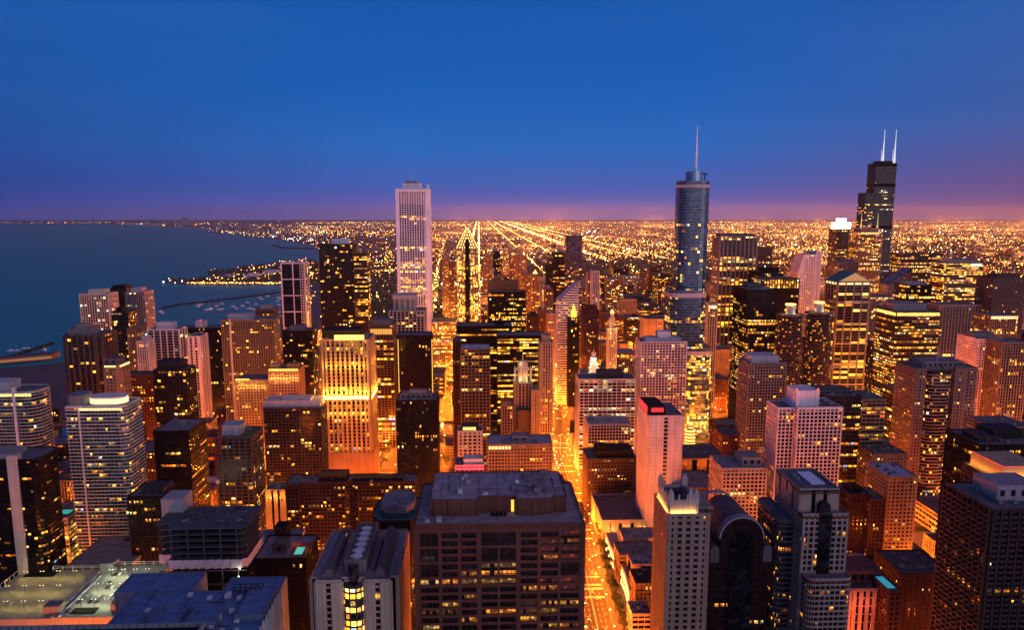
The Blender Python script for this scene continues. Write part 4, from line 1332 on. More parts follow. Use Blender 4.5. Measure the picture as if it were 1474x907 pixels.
# ---- white needle tower: square, fine white piers, heavy corners
q = b('skyscraper', 'skyscraper', 'tallest white square skyscraper with fine vertical piers and gold floors, mast on top', 'tall white square skyscraper', 570, 617, 272, 1500, 60, 'P', (.52, .60, .76), .7, mode='office', pal='gold', yb=470, over=dict(bay=4.6, pw=1.6, rp=.7, sh=.9, rs=.05, fl=3.9), dark=((.70, .78), (.86, 1.0), (.26, .29)), ph=((.18, .72, .15, .85, 10, (.6, .6, .64)), (.26, .64, .25, .75, 14, (.3, .3, .34))), mast=(.44, .45, 16, 1.0), roofc=(.4, .4, .44), gain=1.0, glass=glass_mat((.004, .005, .008), .2, .05))
x0, x1, y0, H = q['x0'], q['x1'], q['y0'], q['H']
m = MB()
for a, c in ((x0 - 1.2, x0 + 5), (x1 - 7, x1 + 1.2)):
    m.box(a, y0 - 1.3, 0, c, y0 + 7, H + .8)
m.build('corner_pier', wall_mat((.62, .70, .86)), q['root'])
m = MB()
for k in range(16):
    xx = x0 + 6 + (x1 - x0 - 14) * k / 16
    m.box(xx + .6, y0 - .35, H - 26, xx + 2.1, y0 - .1, H - 5)
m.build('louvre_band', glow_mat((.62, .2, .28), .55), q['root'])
m = MB()
m.box(x0 + 4, y0 - .9, H - 4.2, x1 - 6, y0 - .72, H - .8)
m.build('crown_band', wall_mat((.8, .8, .84)), q['root'])
m = MB()
m.box(x1 - 3, y0 + 2, H, x1 + .6, y0 + 6, H + 8)
m.build('roof_post', wall_mat((.7, .7, .74)), q['root'])

# ---- steel blue stepped skyscraper with a spire
Y = 1090
GL = glass_mat((.026, .06, .11), .12, .6)
xa, xb = at(980.5, 262, Y)[0], at(1025, 262, Y)[0]
la, lb2 = at(966, 420, Y - 8)[0], at(1020, 420, Y - 8)[0]
ba, bb = at(986, 503, Y - 14)[0], at(1028, 503, Y - 14)[0]
z1 = at(1003, 261, Y)[1]
z2 = at(993, 419, Y - 8)[1]
z3 = at(1005, 503, Y - 14)[1]
ztop = at(1003, 246, Y + 8)[1]
rt = root('skyscraper', 'tall rounded steel-blue glass skyscraper with stepped tiers and a white spire', 'skyscraper', ((xa + xb) / 2, Y + 20, 0))
hand(la, bb, Y - 14, Y + 44, z1, 966, 1028, 262, 610, 'stepped steel-blue skyscraper', rt)
rng = random.Random(21)
ov = dict(fl=3.9, bay=2.9, sh=1.0, pw=.12, rs=.12, rp=.16)
SB = wall_mat((.085, .15, .25), .3, .05, .2, .5)
solid(rt, rnd(xa, xb, Y, Y + 40, 13, k=4), z2 - 2, z1, 'C', SB, .16, rng, 'office', 'mix', .9, GL, over=ov, dark=((.62, 1),), names=('upper_glazing', 'upper_frame', 'upper_roof'))
solid(rt, rnd(la, lb2, Y - 8, Y + 44, 15, k=4), z3 - 2, z2, 'C', SB, .42, rng, 'office', 'gold', .9, GL, over=ov, names=('middle_glazing', 'middle_frame', 'middle_roof'))
solid(rt, rnd(ba, bb, Y - 14, Y + 48, 15, k=4), 0, z3, 'C', SB, .62, rng, 'office', 'gold', 1.0, GL, over=ov, names=('base_glazing', 'base_frame', 'base_roof'))
xc = at(1003, 246, Y + 14)[0]
m = MB()
cc = rnd(at(990.5, 246, Y + 8)[0], at(1013, 246, Y + 8)[0], Y + 4, Y + 32, 11, k=5)
m.prism(cc, z1 - 4, ztop)
for k in range(5):
    m.prism(offset(cc, .3), z1 + (ztop - z1) * k / 5, z1 + (ztop - z1) * k / 5 + .9)
m.build('crown', wall_mat((.22, .33, .45), .25, .05, .2, .7), rt)
m = MB()
zs = at(1003, 180, Y + 18)[1]
m.cyl(xc, Y + 18, ztop - 1, ztop + (zs - ztop) * .45, 1.5, 1.1, 10)
m.cyl(xc, Y + 18, ztop + (zs - ztop) * .45, zs, .9, .35, 8)
m.build('spire', wall_mat((.85, .86, .9), .35), rt)
m = MB()
lx = at(1016, 258, Y + 10)[0]
m.box(lx - .5, Y + 16, z1, lx + .5, Y + 17, z1 + 11)
m.box(lx - 3, Y + 16, z1 + 10, lx + 3.4, Y + 17, z1 + 11.4)
m.box(lx + 2, Y + 16, z1 + 8.6, lx + 3, Y + 17, z1 + 10)
m.build('cleaning_crane', wall_mat((.03, .03, .035)), rt)
for za, zb_, pl in ((z2 - 9, z2 - 3, rnd(la, lb2, Y - 8, Y + 44, 15, k=4)), (z3 - 9, z3 - 3, rnd(ba, bb, Y - 14, Y + 48, 15, k=4)), (z1 - 8, z1 - 4, rnd(xa, xb, Y, Y + 40, 13, k=4))):
    m = MB()
    m.prism(offset(pl, .45), za, zb_)
    m.build('plant_floor', wall_mat((.42, .43, .48), .5), rt)
for k in range(4):
    lamp(ba - 6 + (bb - ba + 12) * k / 3, Y - 24, 18, 16000, (1, .45, .09), 1, rt)

# ---- black bundled-tube skyscraper with twin antennas
Y = 2240
zt, zl = at(1275, 235, Y)[1], at(1253, 278, Y)[1]
x0, x1 = at(1261, 235, Y)[0], at(1291, 235, Y)[0]
xl_ = at(1245, 278, Y)[0]
rt = root('skyscraper', 'black bundled skyscraper with stepped tubes and two white glowing antennas', 'skyscraper', ((xl_ + x1) / 2, Y + 30, 0))
hand(xl_, x1, Y, Y + 60, zt, 1245, 1291, 235, 390, 'twin-antenna black skyscraper', rt)
rng = random.Random(31)
BK = (.06, .075, .12)
ov = dict(fl=4.2, bay=4.6, sh=1.7, pw=1.0)
solid(rt, P4(x0, Y, x1, Y + 46), 0, zt, 'D', BK, .13, rng, 'office', 'pale', .7, glass_mat((.004, .007, .014), .12, .4), over=ov, dark=((.9, 1), (.62, .66)), names=('tall_glazing', 'tall_frame', 'tall_roof'))
solid(rt, P4(xl_, Y - 3, x0 - .8, Y + 40), 0, zl, 'D', BK, .3, rng, 'office', 'gold', .8, glass_mat((.004, .007, .014), .12, .4), over=ov, dark=((.93, 1),), names=('low_glazing', 'low_frame', 'low_roof'))
m = MB()
for z in (zt * .60, zt * .86, zt - 8):
    m.prism(offset(P4(x0, Y, x1, Y + 46), .7), z, z + 7)
m.build('louvre_band', wall_mat((.006, .006, .008)), rt)
m = MB()
m.box(x0 + 8, Y + 8, zt, x1 - 8, Y + 34, zt + 7)
m.build('penthouse', wall_mat((.03, .03, .035)), rt)
for px in (1270.5, 1287):
    m = MB()
    xx = at(px, 235, Y + 18)[0]
    za = at(px, 186, Y + 18)[1]
    m.cyl(xx, Y + 18, zt, zt + 28, 3.2, 2.2, 10)
    m.cyl(xx, Y + 18, zt + 28, zt + 56, 1.8, 1.4, 8)
    m.cyl(xx, Y + 18, zt + 56, za, 1.1, .5, 6)
    m.cyl(xx - 5, Y + 18, zt, zt + 38, .8, .5, 6)
    m.build('antenna', glow_mat((.8, .88, 1), .9), rt)

# ---- stone tower with two spires in front of it
q = b('skyscraper', 'skyscraper', 'tan stone skyscraper with two thin lit spires, in front of the twin-antenna one', 'two-spired stone skyscraper', 1234, 1271, 334, 2050, 46, 'P', (.26, .2, .15), .55, mode='office', pal='gold', yb=420, over=dict(bay=4.5, pw=1.6), ph=((.14, .86, .1, .9, 10, (.32, .25, .18)),))
x0, x1, y0, H = q['x0'], q['x1'], q['y0'], q['H']
for fx in (.2, .84):
    m = MB()
    xx = x0 + (x1 - x0) * fx
    m.cyl(xx, y0 + 10, H, H + 16, 3, 2.2, 8)
    m.cyl(xx, y0 + 10, H + 16, H + 48, 1.3, .3, 6)
    m.build('spire', glow_mat((1, .68, .3), .8), q['root'])
glow_band(q, .12, .88, H - 5, H - 1, (1, .6, .14), 2.6, 'crown_lights')
b(OT, ob, 'dark shoulder tower pressed against the two-spired stone skyscraper', 'dark shoulder tower', 1229, 1241, 346, 2090, 40, 'D', (.06, .045, .05), .12, yb=420)
# ---- blazing crown
q = b('skyscraper', 'skyscraper', 'stone skyscraper with a blazing white-gold crown of cylinders', 'blazing-crowned skyscraper', 1203, 1227, 330, 2420, 46, 'P', (.24, .15, .13), .35, mode='office', pal='gold', yb=400, gain=1.2, over=dict(bay=4.4, pw=1.7))
x0, x1, y0, H = q['x0'], q['x1'], q['y0'], q['H']
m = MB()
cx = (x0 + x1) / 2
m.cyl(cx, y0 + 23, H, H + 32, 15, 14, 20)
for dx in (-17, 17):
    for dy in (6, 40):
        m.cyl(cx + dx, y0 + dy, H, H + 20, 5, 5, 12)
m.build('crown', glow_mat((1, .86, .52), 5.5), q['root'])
for k in range(8):
    m = MB()
    a = math.pi * 2 * (k + .5) / 8
    m.bar((cx + 15.3 * math.cos(a), y0 + 23 + 15.3 * math.sin(a), H), (cx + 14.4 * math.cos(a), y0 + 23 + 14.4 * math.sin(a), H + 32.5), .7)
    m.build('crown_rib', wall_mat((.4, .33, .25)), q['root'])
# ---- chevron-topped tower with a dark centre strip
Y = 1520
q = b('skyscraper', 'skyscraper', 'golden chevron-roofed tower with dark centre strip and a sharp spire', 'golden chevron-roofed tower', 657, 688, 358, Y, 40, 'P', (.50, .36, .2), .8, mode='apt', pal='gold', yb=470, gain=1.8, over=dict(bay=3.4, pw=1.2))
x0, x1, y0, H = q['x0'], q['x1'], q['y0'], q['H']
cx = (x0 + x1) / 2
za = at(673, 327, Y + 15)[1]
m = MB()
ns = 7
for k in range(ns):
    f0 = k / ns
    hw = (x1 - x0) / 2 * (1 - f0)
    z0_, z1_ = H + (za - H) * f0, H + (za - H) * (k + 1) / ns
    m.prism(P4(cx - hw, y0 + 1 + 2 * k, cx + hw, y0 + 39 - 2 * k), z0_, z1_, P4(cx - hw * .86, y0 + 2 + 2 * k, cx + hw * .86, y0 + 38 - 2 * k))
cr_ = m.build('chevron_roof', wall_mat((.46, .33, .2)), q['root'])
m = MB()
for k in range(ns):
    f0 = k / ns
    hw = (x1 - x0) / 2 * (1 - f0)
    z0_, z1_ = H + (za - H) * f0, H + (za - H) * (k + 1) / ns
    for s in (-1, 1):
        m.bar((cx + s * hw, y0 + .4 + 2 * k, z0_ + .2), (cx + s * hw * .88, y0 + .6 + 2 * k, z1_), .45)
    for j in range(7 - k):
        xx = cx - hw * .8 + hw * 1.6 * (j + .5) / (7 - k)
        m.box(xx - .8, y0 + .7 + 2 * k, z0_ + 1, xx + .8, y0 + .95 + 2 * k, z0_ + 4)
sub(m, 'roof_lights', glow_mat((1, .55, .14), 4), cr_, q['root'].location, kind='stuff')
m = MB()
m.box(cx - 4.2, y0 - 1.2, 0, cx + 4.2, y0 - .3, H + (za - H) * .28)
m.prism([(cx - 4.2, y0 - 1.2), (cx + 4.2, y0 - 1.2), (cx + 4.2, y0 - .3), (cx - 4.2, y0 - .3)], H + (za - H) * .28, H + (za - H) * .5, [(cx - .5, y0 - 1), (cx + .5, y0 - 1), (cx + .5, y0 - .4), (cx - .5, y0 - .4)])
m.build('centre_strip', wall_mat((.05, .035, .03), .3), q['root'])
m = MB()
m.cyl(cx, y0 + 16, za - 4, at(673, 313, Y + 16)[1], 1.4, .3, 8)
m.build('spire', wall_mat((.6, .55, .6), .4), q['root'])
m = MB()
for zf in (.52, .60, .68, .78):
    for k in range(8):
        xx = x0 + (x1 - x0) * (k + .5) / 8
        hh = abs(k - 3.5) * 2.4
        m.box(xx - .9, y0 - 1.1, H * zf + hh, xx + .9, y0 - .8, H * zf + hh + 6)
m.build('facade_lights', glow_mat((1, .5, .1), 2.4), q['root'], kind='stuff')
flood(q, 3, H * .5, 16000, out_=9)
flood(q, 3, H * .85, 9000, out_=7)
# ---- slanted diamond-topped striped tower
Y = 1290
xa, xb = at(803, 432, Y)[0], at(833, 407, Y)[0]
zl, zr = at(803, 434, Y)[1], at(833, 407, Y)[1]
rt = root('skyscraper', 'white striped office tower with slanted diamond roof', 'skyscraper', ((xa + xb) / 2, Y + 18, 0))
hand(xa, xb, Y, Y + 36, zr, 803, 833, 407, 480, 'slant-roofed striped tower', rt)
m = MB()
p = [(xa, Y), (xb, Y), (xb, Y + 36), (xa, Y + 36)]
m.hexa([(x, y, 0) for x, y in p] + [(xa, Y, zl), (xb, Y, zr), (xb, Y + 36, zr), (xa, Y + 36, zl)])
m.build('glazing', glass_mat((.02, .018, .02)), rt)
m = MB()
k = 0
while k * 3.9 < zr:
    z = k * 3.9
    xs = xa if z + 2 < zl else xa + (xb - xa) * (z + 2 - zl) / (zr - zl)
    if xb - xs > .6:
        m.box(xs - .3, Y - .5, z, xb + .3, Y + 36, z + 1.8)
    k += 1
m.build('white_bands', wall_mat((.80, .80, .84)), rt)
m = MB()
e = .5
m.hexa([(xa - e, Y - e, zl), (xb + e, Y - e, zr), (xb + e, Y + 36, zr), (xa - e, Y + 36, zl), (xa - e, Y - e, zl + 1.2), (xb + e, Y - e, zr + 1.2), (xb + e, Y + 36, zr + 1.2), (xa - e, Y + 36, zl + 1.2)])
m.build('roof', wall_mat((.5, .47, .5)), rt)
rng = random.Random(5)
m = MB()
for k in range(int(zl / 3.9)):
    for j in range(8):
        if rng.random() < .2:
            x = xa + 1 + (xb - xa - 2) * j / 8
            g = .4 + rng.random()
            m.quad((x, Y - .04, k * 3.9 + 1.9), (x + 3.2, Y - .04, k * 3.9 + 1.9), (x + 3.2, Y - .04, k * 3.9 + 3.8), (x, Y - .04, k * 3.9 + 3.8), (1 * g, .5 * g, .1 * g))
m.build('lit_windows', lit_mat(), rt, kind='stuff')
# ---- gold-tipped dark tower
q = b('skyscraper', 'skyscraper', 'dark green-black stone tower with a glowing gold lantern tip', 'gold-tipped dark tower', 819, 834, 458, 1270, 24, 'P', (.07, .055, .035), .14, pal='gold', yb=570, over=dict(bay=3, pw=1.3))
x0, x1, y0, H = q['x0'], q['x1'], q['y0'], q['H']
cx = (x0 + x1) / 2
m = MB()
m.prism(P4(cx - 4, y0 + 3, cx + 4, y0 + 11), H, H + 11)
m.cyl(cx, y0 + 7, H + 11, H + 17, 2.6, 1.9, 8)
m.cyl(cx, y0 + 7, H + 17, H + 22, 1.4, .2, 8)
m.build('lantern', glow_mat((1, .5, .06), 2.2), q['root'])
# ---- white floodlit slender tower with golden dome
q = b('skyscraper', 'skyscraper', 'slender cream floodlit tower with a golden dome lantern', 'slender cream domed tower', 876, 888, 474, 1170, 16, 'P', (.66, .52, .36), .35, pal='gold', yb=545, over=dict(bay=2.6, pw=1.0), gain=1.1)
x0, x1, y0, H = q['x0'], q['x1'], q['y0'], q['H']
cx = (x0 + x1) / 2
m = MB()
m.cyl(cx, y0 + 8, H, H + 16, 4.6, 4.2, 8)
m.cyl(cx, y0 + 8, H + 16, H + 22, 3.2, 2.8, 8)
m.build('tower_top', wall_mat((.66, .52, .36)), q['root'])
m = MB()
m.cyl(cx, y0 + 8, H + 22, H + 25, 2.6, 2.4, 10)
m.cyl(cx, y0 + 8, H + 25, H + 28, 2.4, .4, 10)
m.build('dome_lantern', glow_mat((1, .6, .1), 3), q['root'])
for z in (40, 75, H + 2):
    for dx in (-7, 7):
        lamp(cx + dx, y0 - 7, z, 5000, (1, .6, .2), .5, q['root'])
# ---- white wedding-cake clock tower
q = b('white_palace_block', ob, 'cream terracotta block crowned by a white floodlit wedding-cake tower', 'white wedding-cake tower', 838, 874, 541, 1050, 40, 'P', (.58, .47, .32), .35, pal='gold', yb=548, over=dict(bay=3.4, pw=1.3))
x0, x1, y0, H = q['x0'], q['x1'], q['y0'], q['H']
cx = at(855, 520, 1056)[0]
m = MB()
zt = at(855, 504, 1058)[1]
hh = zt - H
for f0, f1, r0 in ((0, .3, 6.5), (.3, .52, 5), (.52, .7, 3.6), (.7, .84, 2.3)):
    m.prism(P4(cx - r0, y0 + 10 - r0, cx + r0, y0 + 10 + r0), H + hh * f0, H + hh * f1 - .6)
    m.prism(P4(cx - r0 - .5, y0 + 9.5 - r0, cx + r0 + .5, y0 + 10.5 + r0), H + hh * f1 - .6, H + hh * f1)
m.cyl(cx, y0 + 10, H + hh * .84, zt, 1.5, .2, 8)
m.build('clock_tower', wall_mat((.8, .74, .62)), q['root'])
for dx, z in ((-8, 4), (8, 4), (-6, 14), (6, 14), (0, 20)):
    lamp(cx + dx, y0 - 2 + z * .3, H + z, 1700, (1, .78, .42), .4, q['root'])
# ---- gothic newspaper tower with flying buttresses
q = b('skyscraper', 'skyscraper', 'gothic stone tower with floodlit buttress crown above the avenue plaza', 'gothic-crowned tower', 741, 766, 552, 940, 32, 'P', (.42, .33, .23), .16, pal='gold', yb=605, over=dict(bay=4, pw=1.9, rp=.9))
x0, x1, y0, H = q['x0'], q['x1'], q['y0'], q['H']
cx, cy = (x0 + x1) / 2, y0 + 16
m = MB()
m.cyl(cx, cy, H, H + 20, 6.5, 6, 8)
m.cyl(cx, cy, H + 20, H + 24, 6.6, 4.6, 8)
for k in range(8):
    a = math.pi * 2 * (k + .5) / 8
    bx_, by_ = cx + 10 * math.cos(a), cy + 11 * math.sin(a)
    m.box(bx_ - .9, by_ - .9, H, bx_ + .9, by_ + .9, H + 13)
    m.cyl(bx_, by_, H + 13, H + 18, 1.0, .1, 6)
    m.bar((bx_, by_, H + 11), (cx + 6 * math.cos(a), cy + 6 * math.sin(a), H + 17), .5)
m.cyl(cx, cy, H + 24, H + 34, 1.0, .15, 6)
m.build('buttress_crown', wall_mat((.62, .52, .38)), q['root'])
for dx in (-9, 0, 9):
    lamp(cx + dx, cy - 14, H + 3, 2600, (1, .7, .28), .4, q['root'])
lamp(cx - 5, cy - 8, H + 22, 900, (1, .75, .4), .4, q['root'])
m = MB()
m.prism(P4(x0 + 3, y0 - 9, x1 + 2, y0 - .8), 0, H * .72)
m.build('plain_wing', wall_mat((.24, .16, .085)), q['root'])
b(OT, ob, 'stone wing with dark windows stepping down from the gothic-crowned tower', 'stone wing by the gothic tower', 765, 777, 563, 925, 26, 'K', (.4, .3, .2), .08, yb=605)
b('chapel_block', lb, 'small gothic stone block with steep gables beside the tan tower', 'small gothic block', 722, 738, 585, 930, 24, 'P', (.34, .25, .18), .1, yb=615, poly=((0, 0), (1, 0), (1, 1), (0, 1)), ph=((.1, .9, .1, .6, 4),))

# ---- twin round corncob towers
for i, (pl, pr, pt, lab, sh_) in enumerate(((1118, 1157, 452, 'round corncob apartment tower next to the huge black steel tower', 'corncob tower by the black steel tower'), (1159.5, 1198, 449, 'round corncob apartment tower next to the green-gabled tower', 'corncob tower by the green-gabled tower'))):
    Y = 1040 + 8 * i
    xa, xb = at(pl, pt, Y + 16)[0], at(pr, pt, Y + 16)[0]
    cx, r0 = (xa + xb) / 2, (xb - xa) / 2
    H = at((pl + pr) / 2, pt + 1, Y + 16)[1]
    rt = root('round_tower', lab, ab, (cx, Y + 16, 0), 'twin round apartment towers')
    hand(xa, xb, Y, Y + 34, H, pl, pr, pt, 560, sh_, rt)
    cy = Y + 16
    m = MB()
    m.cyl(cx, cy, 0, H, r0 * .8, k=32)
    m.build('glazing', glass_mat((.018, .014, .013)), rt)
    m = MB()
    nl = 16
    pet = []
    for k in range(nl * 5):
        a = 2 * math.pi * k / (nl * 5)
        rr = r0 * (.9 + .1 * abs(math.sin(nl * a / 2)))
        pet.append((cx + rr * math.cos(a), cy + rr * math.sin(a)))
    nf = int(H / 3.1)
    for k in range(nf):
        m.prism(pet, k * 3.1, k * 3.1 + .75)
    m.prism(offset(pet, .3), H - 1.2, H + .6)
    m.build('scalloped_balconies', wall_mat((.24, .175, .14)), rt)
    m = MB()
    rng = random.Random(40 + i)
    for k in range(4, nf - 1):
        for j in range(36):
            if rng.random() < .2:
                a0, a1 = 2 * math.pi * j / 36, 2 * math.pi * (j + .8) / 36
                if math.sin(a0) > .3:
                    continue
                rr = r0 * .8 + .15
                z = k * 3.1 + .85
                g = .4 + 1.4 * rng.random() ** 2
                c = tuple(v * g for v in rng.choice(PAL['amber']))
                m.quad((cx + rr * math.cos(a0), cy + rr * math.sin(a0), z), (cx + rr * math.cos(a1), cy + rr * math.sin(a1), z), (cx + rr * math.cos(a1), cy + rr * math.sin(a1), z + 2.1), (cx + rr * math.cos(a0), cy + rr * math.sin(a0), z + 2.1), c)
    m.build('lit_windows', lit_mat(), rt, kind='stuff')
    m = MB()
    m.cyl(cx, cy, H, H + 13, 6.0, k=20)
    cr_ = m.build('core', wall_mat((.66, .56, .46)), rt)
    m = MB()
    m.cyl(cx, cy, H + 12.5, H + 14.4, 6.8, k=20)
    sub(m, 'core_lights', glow_mat((1, .62, .16), 2.6), cr_, rt.location)
    m = MB()
    m.cyl(cx, cy, H + .5, H + .8, r0 * .88, k=32)
    m.build('roof', roof_mat((.14, .13, .14)), rt)
    for k in range(3):
        a = 2 * math.pi * (k + .6) / 3
        lamp(cx + 9 * math.cos(a), cy + 9 * math.sin(a), H + 3, 900, (1, .6, .2), .4, rt)

# ---- tower with a green gabled temple roof
Y = 1180
q = b('skyscraper', 'skyscraper', 'columned stone tower with a green temple gable roof glowing beneath', 'green-gabled tower', 1206, 1253, 406, Y, 40, 'P', (.40, .27, .2), .42, mode='office', pal='gold', yb=560, over=dict(bay=11, pw=1.8, rp=1.3, fl=4, sh=.6, rs=.3), gain=.8)
x0, x1, y0, H = q['x0'], q['x1'], q['y0'], q['H']
m = MB()
zr = at(1229, 396, Y + 5)[1] + 2
n = len(m.v)
cx = (x0 + x1) / 2
e = 2
m.v += [(x0 - e, y0 - e, H + .6), (x1 + e, y0 - e, H + .6), (x1 + e, y0 + 42, H + .6), (x0 - e, y0 + 42, H + .6), (cx, y0 - e, zr + 3), (cx, y0 + 42, zr + 3)]
m.f += [(0, 1, 4), (2, 3, 5), (1, 2, 5, 4), (3, 0, 4, 5), (0, 3, 2, 1)]
m.c += [None] * 5
m.build('gable_roof', wall_mat((.10, .32, .27), .5), q['root'])
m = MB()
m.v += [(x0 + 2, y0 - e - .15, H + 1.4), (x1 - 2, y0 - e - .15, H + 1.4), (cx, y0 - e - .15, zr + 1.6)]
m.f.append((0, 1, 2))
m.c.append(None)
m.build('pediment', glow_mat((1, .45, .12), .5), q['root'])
glow_band(q, .02, .98, H - 4, H - 1, (1, .6, .25), 2.0, 'cornice_lights', -1)
for k in range(5):
    m = MB()
    z = H * (.25 + .15 * k)
    m.box(x0 - .7, y0 - 1.7, z, x1 + .7, y0 - .1, z + 1.8)
    m.build('cornice', wall_mat((.55, .38, .28)), q['root'])
for z in (14, 45, 80, 120):
    for fx in (.1, .5, .9):
        lamp(x0 + (x1 - x0) * fx, y0 - 9, z, 3800, (1, .42, .1), .6, q['root'])

# ---- white wedge tower
Y = 1490
rt = root('skyscraper', 'white stone tower with a chamfered wedge shoulder and bright lower floors', 'skyscraper', (at(1165, 400, Y)[0], Y + 20, 0))
xa, xb, xc, xd = (at(v, 365, Y)[0] for v in (1150, 1157.5, 1175, 1184))
zt, zs, zr = at(1165, 367, Y)[1], at(1150, 392, Y)[1], at(1180, 363, Y)[1]
hand(xa, xd, Y, Y + 40, zt, 1150, 1184, 365, 440, 'white wedge tower', rt)
rng = random.Random(12)
solid(rt, P4(xa, Y, xc, Y + 40), 0, zs, 'K', (.66, .58, .55), .4, rng, 'apt', 'gold', 1.1, None, over=dict(bay=4.2, pw=1.8, sh=1.8), names=('glazing', 'facade_frame', 'terrace'))
solid(rt, P4(xb, Y, xc, Y + 40), zs + .3, zt, 'K', (.66, .58, .55), .15, rng, 'apt', 'gold', 1, None, over=dict(bay=4.2, pw=1.8, sh=1.8), names=('top_glazing', 'top_frame', 'roof'))
solid(rt, P4(xc + .5, Y + 3, xd, Y + 34), 0, zr, 'P', (.66, .58, .56), .05, rng, 'apt', 'gold', 1, None, over=dict(bay=4.4, pw=2.8), names=('shaft_glazing', 'shaft_frame', 'shaft_roof'))
m = MB()
m.hexa([(xa, Y - .4, zs), (xb, Y - .4, zs), (xb, Y + 40, zs), (xa, Y + 40, zs), (xb - .5, Y - .4, zt), (xb, Y - .4, zt), (xb, Y + 40, zt), (xb - .5, Y + 40, zt)])
m.build('wedge', wall_mat((.6, .54, .54)), rt)
# ---- small slanted glass office wedge
Y = 1560
xa, xb = at(1281, 388, Y)[0], at(1314, 388, Y)[0]
za, zb_ = at(1314, 386, Y)[1], at(1281, 410, Y)[1]
rt = root('office_tower', 'grey glass office wedge with slanted striped roof beside the gold-windowed square tower', ob, ((xa + xb) / 2, Y + 20, 0))
hand(xa, xb, Y, Y + 40, za, 1281, 1314, 388, 430, 'slanted grey office wedge', rt)
m = MB()
m.hexa([(xa, Y, 0), (xb, Y, 0), (xb, Y + 40, 0), (xa, Y + 40, 0), (xa, Y, zb_), (xb, Y, za), (xb, Y + 40, za), (xa, Y + 40, zb_)])
m.build('glazing', glass_mat((.08, .08, .12), .2), rt)
m = MB()
for k in range(22):
    z = k * 4
    xs = xa if z < zb_ - 1 else xa + (xb - xa) * (z + 1 - zb_) / max(1, za - zb_)
    if xb - xs > 1 and z < za - 1:
        m.box(xs - .2, Y - .5, z, xb + .2, Y + 40, z + 1.4)
m.build('floor_bands', wall_mat((.3, .26, .3)), rt)

# ================================================================ front row, west side
# ---- gothic floodlit crown tower
q = b('hotel_tower', hb, 'stone tower in the front row with floodlit pinnacle crown', 'pinnacle-crowned stone tower', 961, 1022, 742, 430, 34, 'K', (.40, .27, .21), .07, pal='amber', yb=907, near=30, over=dict(bay=4.4, pw=2.4, fl=3.6, sh=1.6), units=-1)
x0, x1, y0, H = q['x0'], q['x1'], q['y0'], q['H']
w = x1 - x0
xr = x1 - 5
m = MB()
m.prism(P4(x0 + 1.2, y0 + 1.2, xr - 1.5, y0 + 29), H + .2, H + 6.5)
parapet(m, P4(x0 + 1.2, y0 + 1.2, xr - 1.5, y0 + 29), H + 6.5, 1.4, .6)
for k in range(14):
    xx = x0 + 1.4 + (xr - 3.6 - x0) * k / 13
    m.box(xx, y0 + .7, H + .2, xx + .7, y0 + 1.3, H + 8.6 if k % 4 else H + 11.5)
for k in range(16):
    yy = y0 + 1.4 + 27 * k / 15
    m.box(x0 + .7, yy, H + .2, x0 + 1.3, yy + .7, H + 8.6 if k % 4 else H + 11.5)
cr_ = m.build('crown', wall_mat((.5, .42, .38)), q['root'])
for (xx, yy) in ((x0 + 2, y0 + 2), (xr - 2.5, y0 + 2), (x0 + 2, y0 + 28), (xr - 2.5, y0 + 28), (x0 + w * .55, y0 + 2)):
    m = MB()
    m.prism(P4(xx - 1.4, yy - 1.4, xx + 1.4, yy + 1.4), H + 6, H + 12)
    m.prism(P4(xx - 1.4, yy - 1.4, xx + 1.4, yy + 1.4), H + 12, H + 14.5, P4(xx - .4, yy - .4, xx + .4, yy + .4))
    sub(m, 'pinnacle', wall_mat((.46, .4, .4)), cr_, q['root'].location)
m = MB()
m.prism(P4(x0 + 3, y0 + 3, xr - 3, y0 + 27), H + 6.52, H + 6.7)
sub(m, 'roof_well', roof_mat((.05, .05, .055)), cr_, q['root'].location)
roof_units(q['root'], random.Random(2), x0 + 4, xr - 4, y0 + 8, y0 + 26, H + 6.7, 4, tone=(.1, .1, .12))
m = MB()
for k in range(9):
    xx = x0 + 2.5 + (xr - 6 - x0) * k / 8
    lamp(xx, y0 + .1, H + 1.3, 520, (1, .45, .07), .15, q['root'])
    m.box(xx - .22, y0 - .2, H + .3, xx + .22, y0 + .15, H + .8)
for k in range(8):
    yy = y0 + 3 + 24 * k / 7
    lamp(x0 + .1, yy, H + 1.3, 520, (1, .5, .1), .15, q['root'])
    m.box(x0 - .2, yy - .22, H + .3, x0 + .15, yy + .22, H + .8)
m.build('floodlight', glow_mat((1, .62, .16), 8), q['root'], kind='stuff')
m = MB()
m.prism(P4(x1 - 5, y0 + 8, x1 + 4, y0 + 33.5), H + .2, H + 1.6)
m.build('west_ledge', wall_mat((.4, .3, .26)), q['root'])
# ---- arched dark granite tower
Y = 440
xl_, xr_ = at(988, 800, Y)[0], at(1106, 800, Y)[0]
zb_ = at(1040, 800, Y)[1]
rt = root('office_tower', 'dark granite tower with a round arched crown and barrel roof', ob, ((xl_ + xr_) / 2, Y + 22, 0))
hand(xl_, xr_, Y, Y + 44, zb_ + 14, 988, 1106, 745, 907, 'arch-crowned granite tower', rt)
rng = random.Random(17)
GR = (.11, .038, .03)
solid(rt, P4(xl_, Y, xr_, Y + 44), 0, zb_, 'K', GR, .14, rng, 'office', 'gold', .9, glass_mat((.01, .008, .009)), over=dict(bay=3.5, pw=1.1, fl=3.7, sh=1.6), near=60)
xc = at(1068, 760, Y)[0]
hw = (at(1106, 770, Y)[0] - at(1030, 770, Y)[0]) / 2
zs = at(1068, 775, Y)[1]


def arch(cx, r, zs, n=18):
    return [(cx + r * math.cos(math.pi * k / n), zs + r * math.sin(math.pi * k / n)) for k in range(n + 1)]


